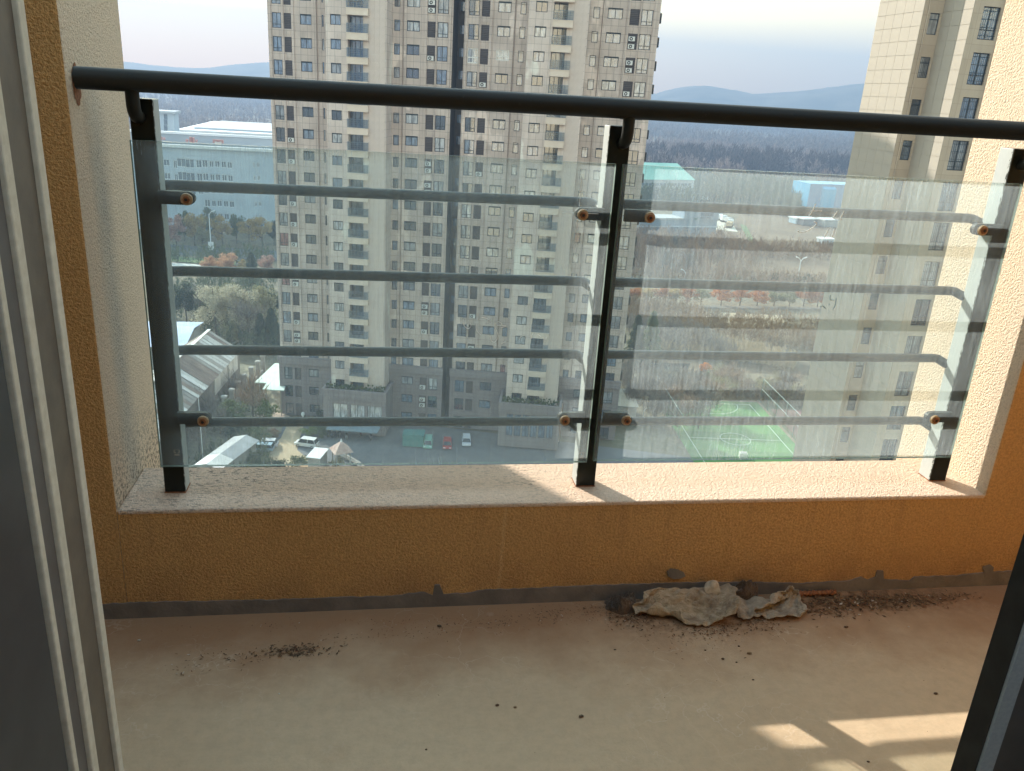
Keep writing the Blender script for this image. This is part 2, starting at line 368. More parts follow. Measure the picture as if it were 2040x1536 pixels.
# ------------------------------------------------------------------ railing
YP = 1.935; PD = .052; YR = YP-.033                                        # post front face, post depth
rl = root('balcony_railing', (.55, YP, ZS), 'dark green steel balcony railing with two bolted glass panels', 'railing')
mb = MB(); mb.tube([(XL-.02, YR, 1.2745), (XR+.02, YR, 1.2835)], .0222, 24); hr = make('handrail', mb, M_STEEL, rl, smooth=True)
mb = MB(); n = 26
ring = []
for j in range(n):
    a = 2*PI*j/n; r = .031+.007*rng.random(); ring.append((XL+.0012, YR+r*math.cos(a)*.7, 1.268+r*math.sin(a)*1.15-.006))
mb.poly(ring); make('rust_stain', mb, M_RUST, hr)
POSTS = [(-.532, -.482, ((-.529, -.485), (-.535, -.480))), (.5235, .577, None), (1.582, 1.634, None)]
XPOST = [(-.532, -.483), (.5245, .5765), (1.5825, 1.634)]
BARZ = [1.052, .852, .655, .462]; CLIPZ = [1.0375, .514]
YB = YP+PD+.018
post_objs = []
for i, (xa, xb) in enumerate(XPOST):
    mb = MB(); mb.box(xa, xb, YP, YP+PD, ZS-.004, 1.24); po = make('post', mb, [M_POST, M_OVERSPRAY], rl)
    for q in po.data.polygons:
        if abs(q.normal.x) > .9: q.material_index = 1
    rounded(po, .002); post_objs.append(po)
    xm = (xa+xb)/2; dx = -.006 if i == 0 else (.008 if i == 1 else .004)
    arc = [(xm+dx, YR, 1.272), (xm+dx, YR, 1.240)] + [(xm+dx, YR+.030-.030*math.cos(a), 1.232-.030*math.sin(a)) for a in [k*PI/16 for k in range(0, 9)]] + [(xm+dx, YP+.006, 1.202)]
    m2 = MB(); m2.tube(arc, .0140, 16); make('elbow', m2, M_STEEL, po, smooth=True)
    m3 = MB()                                                # rusted foot where the post enters the ledge
    m3.box(xa-.0015, xb+.0015, YP-.0015, YP+PD+.0015, ZS-.003, ZS+.003); rounded(make('rusty_foot', m3, M_RUST, po), .002)
for b, (pa, pb) in enumerate(((0, 1), (1, 2))):
    xa = XPOST[pa][1]; xb = XPOST[pb][0]
    for z in BARZ:
        mb = MB(); e = .022
        xs = (XPOST[pa][0]+XPOST[pa][1])/2; xe = (XPOST[pb][0]+XPOST[pb][1])/2
        mb.tube([(xs+.004, YP+PD-.004, z-.003), (xs+.010, YB+.004, z), (xs+.045, YB+.012, z), (xe-.046, YB+.012, z), (xe-.034, YB+.010, z-.001), (xe-.024, YP+PD+.012, z-.007), (xe-.012, YP+PD-.006, z-.013)], .0125, 14)
        make('crossbar', mb, M_STEEL2, rl, smooth=True)
# glass panels in front of the posts, their clamps and the marks left on them
YG0, YG1 = 1.900, 1.910
GL = [(-.527, .538, .3925, 1.1565), (.556, 1.603, .396, 1.1565)]
panels = []
for i, (xa, xb, za, zb) in enumerate(GL):
    mb = MB(); mb.box(xa, xb, YG0, YG1, za, zb)
    o = make('glass_panel', mb, [M_GLASS, M_GLASSBACK, M_GLASSEDGE], rl)
    for p in o.data.polygons: p.material_index = 0 if p.normal.y < -.9 else (1 if p.normal.y > .9 else 2)
    tag(o, ['rain-streaked glass panel with white finger squiggles', 'sunlit dusty glass panel with chalk strokes'][i]); panels.append(o)
for pi, side in ((0, 1), (1, -1), (1, 1), (2, -1)):
    for z in CLIPZ:
        xa, xb = XPOST[pi]; x0 = xb if side > 0 else xa; xe = x0+side*.063
        if pi == 1: xe = x0+side*.056
        m2 = MB()
        outl = [(x0, z-.0145), (xe, z-.0145)] + [(xe+side*.0145*math.cos(a), z+.0145*math.sin(a)) for a in [-PI/2+k*PI/8 for k in range(1, 8)]] + [(xe, z+.0145), (x0, z+.0145)]
        k = len(outl); b0 = len(m2.v)
        for yy in (YG1+.003, YG1+.016): m2.v += [(q[0], yy, q[1]) for q in outl]
        m2.f += [tuple(range(k)), tuple(range(2*k-1, k-1, -1))] + [(j, (j+1) % k, k+(j+1) % k, k+j) for j in range(k)]; m2.m += [0]*(k+2)
        ar = make('clamp_arm', m2, M_STEEL, post_objs[pi])
        m3 = MB(); m3.tube([(xe, YG0-.001, z), (xe, YG0-.007, z)], [.0135, .0125], 18, 0)
        m3.tube([(xe, YG0-.007, z), (xe, YG0-.011, z)], [.0085, .0075], 6, 1); m3.tube([(xe, YG0-.011, z), (xe, YG0-.0114, z)], [.0040, .0040], 6, 2)
        m3.tube([(xe, YG1+.001, z), (xe, YG0, z)], .006, 8, 1)
        make('rusty_bolt', m3, [M_BRASS, M_RUST, M_GASKET], post_objs[pi], smooth=False)
def stroke(pix, panel, mat, r=.0010, name='squiggle', closed=False):
    P = [at_y(x, y, YG0-.0006) for x, y in pix]; Q = []
    for i in range(len(P)-1):                                # catmull-rom
        a, b, c, d = P[max(i-1, 0)], P[i], P[i+1], P[min(i+2, len(P)-1)]
        for k in range(5):
            t = k/5; Q.append(.5*((2*b)+(c-a)*t+(2*a-5*b+4*c-d)*t*t+(3*b-a-3*c+d)*t**3))
    Q.append(P[-1]); m = MB(); m.tube(Q, r, 5); return make(name, m, mat, panel, smooth=True)
def zz(ox, oy, s, pts): return [(ox+x*s, oy+y*s) for x, y in pts]
for pts in ([(215, 330), (222, 430), (270, 495), (325, 500), (355, 450), (335, 395)], [(550, 300), (640, 318), (720, 370), (650, 395)], [(450, 420), (456, 530), (535, 625)],
            [(800, 400), (800, 480), (850, 600), (845, 690), (790, 755), (735, 735), (705, 640)], [(850, 375), (905, 395), (925, 440), (840, 445)], [(905, 495), (1000, 460), (930, 450)],
            [(920, 780), (995, 748)], [(1255, 715), (1270, 660), (1325, 640)], [(1470, 690), (1480, 630), (1505, 585)], [(1590, 615), (1650, 650)], [(1740, 710), (1745, 670), (1760, 665)]):
    stroke(zz(900, 600, .1078, pts), panels[0], M_CHALK, .0008)
for pts in ([(1159, 351), (1154, 411)], [(1151, 437), (1146, 503)], [(1121, 803), (1118, 822)], [(1116, 846), (1113, 880)], [(1166, 425), (1192, 426)], [(1120, 424), (1144, 424)]):
    stroke(pts, panels[0], M_CHALK, .0007, 'pencil_line')
for pts in ([(1110, 660), (1060, 780), (1000, 860)], [(1040, 772), (1120, 766), (1210, 772)], [(1450, 770), (1385, 880), (1520, 892)], [(1550, 765), (1490, 880)], [(1090, 930), (1125, 965), (1060, 1030), (950, 1085), (860, 1088), (845, 1070)], [(1320, 1030), (1240, 1190)], [(1412, 1035), (1360, 1180)]):
    stroke(zz(1480, 320, .1302, pts), panels[1], M_CHALK, .0011, 'chalk_stroke')
for pts in ([(1370, 560), (1368, 618), (1420, 625)], [(1446, 598), (1432, 690), (1400, 748)], [(1238, 715), (1270, 700), (1310, 730)], [(1350, 690), (1362, 672)]):
    stroke(zz(1440, 500, .15625, pts), panels[1], M_PEN, .0010, 'ink_stroke')
# faint etched safety mark in a corner of each panel
for pn, (cx, cyy) in ((0, (352, 899)), (0, (1158, 905))):
    c = at_y(cx, cyy, YG0-.0005); R = .0045
    m = MB(); m.tube([(c.x+R*1.5*math.cos(a), c.y, c.z+R*math.sin(a)) for a in [k*PI/8 for k in range(17)]], .0004, 4)
    for dz in (-.008, -.0105): m.tube([(c.x-.006, c.y, c.z+dz), (c.x+.006, c.y, c.z+dz)], .0004, 4)
    make('etched_mark', m, M_BRASS, panels[pn])

# ------------------------------------------------------------------ sliding door around the camera
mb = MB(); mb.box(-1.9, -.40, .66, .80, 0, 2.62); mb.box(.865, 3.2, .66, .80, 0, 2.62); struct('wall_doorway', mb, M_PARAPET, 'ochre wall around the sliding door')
df = root('door_frame', (-.31, .75, 0), 'brown aluminium sliding door frame with three pale brush seals', 'door frame')
def az(a, X): return X/math.tan(rad(a))
XJ = -.30
mb = MB(); mb.box(-.40, XJ-.005, .6985, .812, -.01, 2.6); make('jamb_channel', mb, M_ALU, df)
for k, (a0, a1) in enumerate(((-20.18, -20.52), (-21.85, -22.28), (-23.17, -23.47))):
    y1, y0 = az(a0, XJ), az(a1, XJ)
    mb = MB(); mb.box(XJ-.010, XJ, y0, y1, -.008, 2.6); rounded(make('track_rib', mb, M_BEAD, df), .0015)
mb = MB(); mb.box(-.40, XJ-.0042, az(-23.2, XJ)+.002, az(-22.3, XJ)-.001, -.009, 2.6); make('inner_channel', mb, M_ALU2, df)
sl = root('stacked_door_leaf', (-.36, .62, 0), 'slate grey sliding door leaf parked behind the frame', 'door')
mb = MB(); mb.box(-.46, XJ-.003, .40, .684, .002, 2.55); make('stile', mb, M_LEAF_DARK, sl)
mb = MB(); mb.box(-.46, XJ-.020, .684, .6975, .002, 2.55); make('gasket', mb, M_GASKET, sl)
rd = root('sliding_door_leaf', (.80, .73, 0), 'blue-grey sliding door leaf edged with a black rubber seal', 'door')
XD = .757; YD1 = XD/math.tan(rad(45.2)); YD0 = XD/math.tan(rad(46.72))
mb = MB(); mb.box(XD, XD+.02, YD0+.003, YD1, .002, 2.55); make('gasket', mb, M_GASKET, rd)
mb = MB(); mb.box(XD+.0008, XD+.0205, YD0-.002, YD0+.0028, .002, 2.55); make('stile_edge', mb, M_LEAF_BLUE, rd)
mb = MB(); mb.box(XD+.0207, XD+.10, YD0+.004, YD1-.004, .002, 2.55); make('stile', mb, M_LEAF_DARK, rd)

# ------------------------------------------------------------------ things left on the floor
def vnoise(P, s, seed=0):
    from mathutils import noise as mn
    return np.array([mn.noise(Vector((p[0]*s+seed*7.3, p[1]*s-seed*3.1, p[2]*s+seed))) for p in P])
def cloth_mat(name, c1, c2, dirt):
    m, nt, b = base_mat(name, c1, .95, 0, .1)
    v = coords(nt); n = noise(nt, v, 14, 5, .65); w = noise(nt, v, 60, 3)
    col = ramp(nt, [(.3, c1), (.65, c2)], w); col = mixc(nt, math_(nt, 'MULTIPLY', band(nt, n, .48, .66), .75), col, dirt)
    nt.links.new(col, b.inputs['Base Color']); b.inputs['Sheen Weight'].default_value = .2
    bump(nt, b, math_(nt, 'ADD', noise(nt, v, 380, 2), noise(nt, v, 120, 3)), 1.0, .007); return m
M_TOWEL = cloth_mat('grubby_terry', (.48, .36, .22), (.62, .49, .33), (.24, .155, .085))
M_TOWEL2 = cloth_mat('grubby_rag', (.46, .36, .25), (.62, .52, .38), (.22, .15, .09))
M_BROWNRAG = cloth_mat('brown_rag', (.13, .08, .045), (.18, .115, .07), (.06, .04, .025))
def cloth(name, front, back, height, folds, mat, label, nx=110, ny=44, seed=1, hem=.0):
    """lumpy cloth heaped on the floor: front/back give the floor outline, height the heap along it"""
    F = np.array(front); B = np.array(back); t = np.linspace(0, 1, nx); tf = np.linspace(0, 1, len(F)); tb = np.linspace(0, 1, len(B))
    fx, fy = np.interp(t, tf, F[:, 0]), np.interp(t, tf, F[:, 1]); bx, by = np.interp(t, tb, B[:, 0]), np.interp(t, tb, B[:, 1])
    H = np.interp(t, np.linspace(0, 1, len(height)), height)
    V = []; s = np.linspace(0, 1, ny)
    base = np.array([[i*.31, j*.17, 0] for i in t for j in s])
    w1 = vnoise(base, 9, seed).reshape(nx, ny); w2 = vnoise(base, 21, seed+3).reshape(nx, ny); w3 = vnoise(base, 48, seed+5).reshape(nx, ny)
    for i in range(nx):
        e = min(t[i], 1-t[i]); ef = min(1, (e/.07))**.5
        for j in range(ny):
            prof = math.sin(PI*min(1, s[j]**.62))**.62 if 0 < s[j] < 1 else 0
            rim = min(1, min(s[j], 1-s[j])/.10)
            ridge = 1-abs(math.sin(folds*PI*(t[i]*1.6+s[j]*.9+w1[i, j]*.55)))
            z = H[i]*prof*ef + rim*ef*((ridge**2)*.018-.006 + w2[i, j]*.012 + w3[i, j]*.005)
            if hem and s[j] < .13: z += hem*math.sin(PI*s[j]/.13)*ef
            x = fx[i]+(bx[i]-fx[i])*s[j] + w2[i, j]*.008*rim; y = fy[i]+(by[i]-fy[i])*s[j] + w1[i, j]*.012*rim
            V.append((x, min(y, YF-.005), max(z, .0008)))
    m = MB(); m.v = V
    for i in range(nx-1):
        for j in range(ny-1):
            m.f.append((i*ny+j, (i+1)*ny+j, (i+1)*ny+j+1, i*ny+j+1)); m.m.append(0)
    o = make(name, m, mat, smooth=True); return tag(o, label, 'cloth')
def draped(name, xyz, nx, ny, org, mat, label):
    """a towel let fall and pushed together on the floor: x, y and z of its settled shape in half millimetres"""
    m = MB(); m.v = [(x/2000+org[0], min(y/2000+org[1], YF-.004), z/2000+org[2]) for x, y, z in zip(*xyz)]
    w1 = vnoise([(p[0]*2.2, p[1], p[2]*1.5) for p in m.v], 22, 3); w2 = vnoise(m.v, 70, 5)
    m.v = [(p[0], p[1]-.004*(1-2*abs(a)), max(.0006, p[2]+(.007*(1-abs(a)*3) if p[2] > .006 else 0)+.002*b)) for p, a, b in zip(m.v, w1, w2)]
    m.f = [(i*ny+j, (i+1)*ny+j, (i+1)*ny+j+1, i*ny+j+1) for i in range(nx-1) for j in range(ny-1)]; m.m = [0]*len(m.f)
    o = make(name, m, mat, smooth=True); md = o.modifiers.new('thickness', 'SOLIDIFY'); md.thickness = .0035; md.offset = 0
    o.modifiers.new('soft', 'SUBSURF').render_levels = 2
    return tag(o, label, 'cloth')
draped('towel', (
    [135, 120, 121, 111, 102, 100, 83, 78, 60, 71, 54, 36, 27, 22, 9, 9, 1, 0, 3, 11, 27, 37, 48, 73, 55, 60, 76, 97, 162, 150, 139, 130, 118, 102, 96, 88, 77, 65, 69, 56, 46, 36, 31, 28, 22, 24, 23, 27, 41, 52, 56, 66, 73, 51, 55, 85, 184, 167, 162, 147, 135, 118, 110, 98, 96, 82, 76, 69, 61, 56, 51, 46, 45, 40, 47, 44, 47, 58, 66, 76, 85, 70, 62, 64, 193, 176, 171, 155, 140, 128, 118, 107, 100, 86, 79, 74, 71, 64, 60, 56, 53, 50, 51, 56, 58, 64, 70, 82, 91, 81, 73, 60, 198, 194, 185, 170, 154, 140, 134, 123, 113, 101, 97, 95, 90, 82, 81, 78, 77, 71, 73, 70, 75, 78, 77, 95, 89, 90, 83, 89, 223, 205, 202, 183, 166, 155, 148, 137, 128, 124, 118, 108, 111, 104, 102, 99, 99, 97, 94, 91, 90, 91, 89, 90, 103, 101, 99, 84, 236, 214, 204, 198, 184, 167, 163, 153, 145, 141, 140, 132, 125, 126, 124, 119, 119, 120, 118, 112, 112, 109, 111, 112, 123, 116, 119, 109, 246, 225, 216, 210, 203, 186, 180, 173, 165, 160, 158, 150, 150, 145, 145, 139, 139, 137, 138, 134, 136, 133, 130, 132, 132, 132, 133, 137, 239, 231, 223, 207, 213, 194, 189, 183, 177, 171, 169, 162, 159, 156, 155, 150, 148, 149, 149, 145, 147, 143, 139, 142, 141, 141, 139, 146, 239, 244, 242, 221, 213, 207, 205, 199, 198, 194, 191, 184, 178, 177, 175, 172, 170, 172, 171, 172, 165, 161, 159, 160, 163, 162, 161, 163, 226, 244, 241, 242, 219, 219, 221, 220, 217, 217, 214, 205, 203, 198, 196, 189, 191, 191, 191, 189, 187, 180, 182, 183, 186, 184, 183, 188, 233, 239, 239, 249, 241, 235, 246, 239, 237, 231, 230, 224, 222, 219, 219, 216, 214, 211, 211, 210, 208, 204, 201, 202, 202, 204, 206, 210, 241, 257, 257, 254, 259, 257, 259, 258, 259, 255, 252, 245, 242, 242, 239, 238, 235, 231, 231, 230, 231, 221, 222, 219, 220, 222, 221, 227, 247, 267, 271, 264, 268, 268, 271, 267, 269, 263, 259, 255, 253, 252, 249, 250, 246, 242, 241, 240, 238, 231, 230, 230, 229, 230, 229, 239, 269, 280, 284, 289, 287, 290, 289, 288, 284, 283, 282, 280, 274, 274, 272, 269, 265, 264, 263, 259, 257, 254, 251, 250, 251, 250, 253, 254, 300, 297, 303, 308, 311, 307, 308, 309, 306, 305, 301, 301, 294, 294, 293, 286, 285, 283, 284, 281, 277, 274, 272, 277, 271, 271, 267, 267, 313, 316, 321, 327, 330, 327, 327, 328, 329, 324, 326, 318, 316, 313, 310, 305, 306, 302, 302, 302, 296, 295, 294, 297, 291, 285, 280, 288, 328, 333, 335, 348, 349, 348, 348, 348, 350, 349, 347, 344, 339, 336, 329, 326, 324, 323, 323, 324, 318, 312, 311, 318, 311, 306, 303, 295, 342, 341, 346, 355, 360, 360, 360, 357, 359, 356, 358, 355, 349, 346, 340, 338, 335, 333, 334, 334, 329, 325, 323, 323, 323, 315, 313, 306, 352, 357, 356, 371, 380, 379, 379, 377, 380, 382, 380, 373, 368, 363, 362, 358, 355, 353, 351, 353, 349, 347, 347, 348, 339, 335, 331, 320, 378, 375, 381, 380, 395, 400, 398, 393, 395, 395, 396, 392, 387, 383, 382, 379, 376, 375, 371, 367, 364, 367, 368, 366, 361, 354, 350, 338, 387, 391, 392, 406, 402, 412, 410, 413, 414, 414, 415, 412, 411, 404, 403, 400, 396, 393, 391, 390, 391, 382, 380, 377, 377, 370, 366, 357, 394, 416, 414, 413, 412, 424, 423, 436, 427, 437, 431, 428, 431, 424, 421, 418, 416, 411, 413, 407, 413, 404, 401, 397, 394, 390, 387, 371, 398, 415, 423, 423, 423, 428, 426, 432, 433, 436, 433, 437, 436, 433, 430, 428, 425, 422, 423, 418, 419, 412, 411, 406, 405, 400, 396, 386, 431, 423, 431, 427, 435, 436, 439, 441, 444, 451, 455, 448, 442, 446, 448, 445, 443, 445, 443, 440, 436, 436, 431, 429, 426, 417, 415, 415, 436, 440, 443, 454, 445, 439, 445, 455, 455, 458, 469, 461, 455, 454, 458, 468, 466, 462, 461, 459, 457, 453, 451, 445, 440, 440, 438, 440, 453, 443, 443, 456, 453, 464, 460, 467, 477, 478, 473, 471, 479, 479, 477, 480, 481, 483, 482, 478, 474, 467, 470, 465, 462, 459, 463, 459, 446, 468, 461, 464, 472, 471, 481, 475, 481, 491, 499, 493, 489, 503, 497, 505, 504, 501, 501, 499, 492, 485, 485, 490, 483, 479, 481, 487, 458, 475, 470, 468, 479, 481, 484, 483, 493, 485, 495, 504, 497, 509, 509, 519, 514, 510, 506, 507, 501, 497, 496, 497, 493, 489, 492, 490, 473, 481, 477, 475, 475, 489, 499, 500, 502, 506, 501, 506, 510, 526, 527, 532, 537, 529, 527, 524, 519, 519, 519, 517, 519, 516, 515, 510, 502, 498, 498, 484, 491, 497, 502, 515, 510, 516, 525, 519, 520, 537, 539, 543, 545, 543, 540, 543, 542, 543, 543, 541, 541, 539, 542, 531, 527, 512, 508, 505, 501, 504, 510, 517, 516, 520, 523, 526, 542, 540, 553, 551, 559, 559, 559, 554, 555, 559, 551, 559, 561, 554, 554, 555, 506, 529, 524, 529, 525, 517, 515, 534, 534, 539, 544, 542, 555, 557, 558, 565, 575, 569, 565, 568, 568, 574, 574, 576, 576, 576, 577, 579, 507, 531, 533, 541, 532, 530, 526, 533, 542, 545, 548, 556, 556, 569, 564, 570, 576, 582, 578, 575, 571, 582, 582, 588, 587, 586, 588, 594, 503, 517, 528, 543, 549, 545, 551, 543, 552, 557, 554, 560, 568, 569, 572, 580, 586, 592, 597, 593, 594, 594, 602, 610, 610, 608, 600, 608, 536, 526, 519, 551, 558, 567, 560, 556, 569, 577, 576, 561, 573, 565, 582, 592, 596, 603, 612, 611, 615, 617, 618, 627, 624, 630, 627, 605],
    [133, 141, 133, 128, 118, 122, 119, 101, 112, 125, 123, 119, 124, 124, 127, 142, 159, 168, 164, 161, 155, 155, 150, 149, 145, 145, 150, 156, 137, 134, 132, 117, 113, 105, 104, 113, 104, 109, 116, 122, 129, 138, 141, 151, 159, 168, 172, 173, 168, 165, 164, 161, 159, 165, 163, 168, 129, 120, 117, 110, 110, 106, 106, 97, 109, 108, 111, 119, 132, 141, 146, 158, 165, 175, 170, 176, 183, 177, 175, 172, 170, 175, 180, 180, 122, 116, 112, 105, 102, 104, 109, 97, 101, 105, 106, 118, 131, 142, 149, 163, 168, 179, 179, 178, 183, 182, 181, 177, 176, 179, 183, 191, 112, 110, 104, 98, 95, 95, 99, 106, 98, 105, 109, 119, 134, 146, 151, 164, 172, 183, 183, 190, 189, 189, 191, 188, 189, 194, 196, 200, 103, 97, 98, 92, 85, 91, 94, 99, 102, 110, 108, 119, 134, 148, 153, 165, 176, 183, 186, 196, 198, 200, 202, 205, 198, 202, 208, 214, 87, 87, 86, 89, 79, 88, 93, 96, 93, 107, 113, 124, 137, 149, 155, 168, 171, 181, 189, 193, 199, 203, 207, 213, 207, 210, 210, 222, 85, 80, 75, 81, 88, 85, 90, 96, 103, 107, 114, 125, 140, 153, 160, 171, 179, 183, 184, 188, 200, 202, 211, 220, 221, 221, 218, 222, 73, 83, 76, 73, 87, 86, 89, 98, 108, 110, 113, 127, 142, 154, 160, 168, 174, 183, 186, 191, 196, 203, 208, 224, 224, 225, 224, 213, 58, 72, 77, 68, 73, 82, 87, 95, 108, 114, 119, 131, 139, 154, 159, 174, 170, 178, 184, 195, 197, 207, 209, 218, 225, 231, 226, 229, 53, 59, 65, 75, 67, 79, 85, 94, 104, 115, 121, 135, 142, 155, 161, 164, 178, 183, 182, 191, 198, 200, 206, 213, 222, 227, 232, 226, 35, 48, 53, 61, 68, 75, 80, 91, 102, 114, 121, 137, 146, 158, 160, 165, 172, 182, 187, 190, 199, 198, 201, 209, 218, 227, 232, 234, 36, 41, 47, 50, 61, 70, 76, 89, 102, 115, 123, 135, 142, 152, 157, 164, 172, 180, 183, 188, 195, 193, 197, 205, 213, 222, 229, 244, 30, 37, 44, 46, 61, 71, 77, 90, 102, 115, 123, 137, 143, 149, 156, 163, 169, 179, 182, 186, 193, 194, 193, 204, 213, 220, 224, 240, 18, 33, 38, 50, 58, 69, 77, 90, 103, 115, 121, 135, 141, 149, 153, 165, 174, 182, 181, 183, 192, 199, 198, 200, 215, 225, 226, 236, 18, 26, 33, 47, 56, 70, 75, 90, 103, 115, 123, 134, 141, 147, 157, 166, 168, 180, 186, 183, 187, 200, 206, 202, 215, 226, 234, 244, 3, 24, 32, 42, 55, 69, 76, 89, 102, 116, 124, 135, 148, 146, 151, 165, 177, 176, 181, 189, 192, 198, 203, 212, 223, 235, 239, 247, 8, 19, 28, 43, 57, 70, 74, 89, 102, 117, 125, 139, 144, 155, 156, 167, 167, 171, 173, 187, 191, 208, 210, 214, 227, 239, 244, 255, 9, 22, 26, 41, 56, 70, 76, 89, 102, 118, 124, 136, 144, 154, 155, 169, 169, 175, 172, 187, 193, 207, 208, 220, 229, 243, 247, 253, 14, 27, 36, 45, 54, 68, 76, 88, 101, 117, 125, 134, 143, 152, 156, 162, 169, 180, 185, 181, 198, 206, 211, 221, 230, 241, 248, 253, 17, 29, 36, 51, 58, 70, 76, 89, 101, 114, 120, 135, 143, 153, 155, 163, 170, 183, 187, 190, 197, 210, 215, 226, 238, 243, 249, 257, 13, 25, 33, 47, 60, 71, 77, 89, 101, 114, 121, 134, 143, 153, 157, 167, 168, 181, 185, 192, 199, 212, 219, 231, 243, 257, 258, 255, 18, 24, 32, 47, 59, 70, 76, 86, 100, 112, 119, 130, 144, 153, 157, 167, 177, 186, 191, 202, 200, 213, 220, 232, 245, 257, 263, 266, 15, 26, 31, 47, 58, 68, 74, 85, 98, 109, 117, 127, 142, 153, 157, 167, 178, 186, 192, 205, 206, 215, 221, 234, 246, 257, 262, 268, 15, 26, 30, 42, 55, 68, 74, 85, 95, 107, 113, 125, 136, 147, 153, 165, 175, 186, 192, 204, 215, 220, 226, 238, 251, 262, 265, 266, 8, 23, 29, 40, 52, 66, 70, 81, 93, 104, 110, 120, 134, 145, 152, 165, 175, 189, 194, 205, 214, 223, 230, 243, 252, 264, 269, 279, 7, 20, 27, 38, 51, 62, 69, 77, 89, 103, 109, 122, 133, 145, 150, 161, 177, 190, 195, 207, 218, 229, 232, 244, 256, 266, 271, 282, 12, 18, 22, 36, 49, 64, 68, 81, 91, 103, 110, 123, 138, 147, 153, 165, 178, 190, 196, 211, 218, 234, 240, 247, 260, 270, 275, 286, 3, 16, 22, 35, 48, 62, 68, 80, 91, 104, 110, 125, 138, 148, 155, 166, 178, 190, 196, 210, 222, 234, 240, 252, 261, 271, 277, 288, 0, 16, 23, 37, 50, 62, 67, 80, 92, 104, 110, 123, 137, 147, 154, 167, 180, 192, 198, 210, 223, 236, 242, 253, 265, 274, 280, 291, 0, 19, 27, 37, 51, 61, 67, 79, 93, 106, 110, 125, 140, 147, 154, 167, 179, 191, 199, 211, 224, 234, 242, 253, 264, 276, 282, 295, 6, 17, 25, 38, 50, 63, 67, 80, 93, 105, 113, 127, 139, 152, 155, 168, 178, 191, 197, 212, 224, 236, 242, 255, 270, 280, 286, 298, 10, 19, 27, 39, 51, 63, 70, 78, 91, 104, 110, 126, 138, 152, 159, 170, 179, 192, 199, 211, 224, 236, 243, 255, 264, 279, 286, 300, 20, 17, 26, 39, 52, 64, 69, 82, 91, 105, 111, 124, 140, 153, 160, 171, 181, 193, 199, 212, 225, 236, 243, 254, 262, 276, 284, 294, 15, 31, 31, 41, 53, 65, 71, 83, 92, 105, 111, 124, 137, 154, 161, 172, 183, 194, 200, 213, 226, 240, 241, 250, 264, 276, 281, 295, 15, 30, 40, 39, 51, 62, 67, 79, 87, 103, 111, 123, 136, 155, 157, 173, 182, 193, 197, 214, 223, 237, 246, 256, 270, 273, 283, 289],
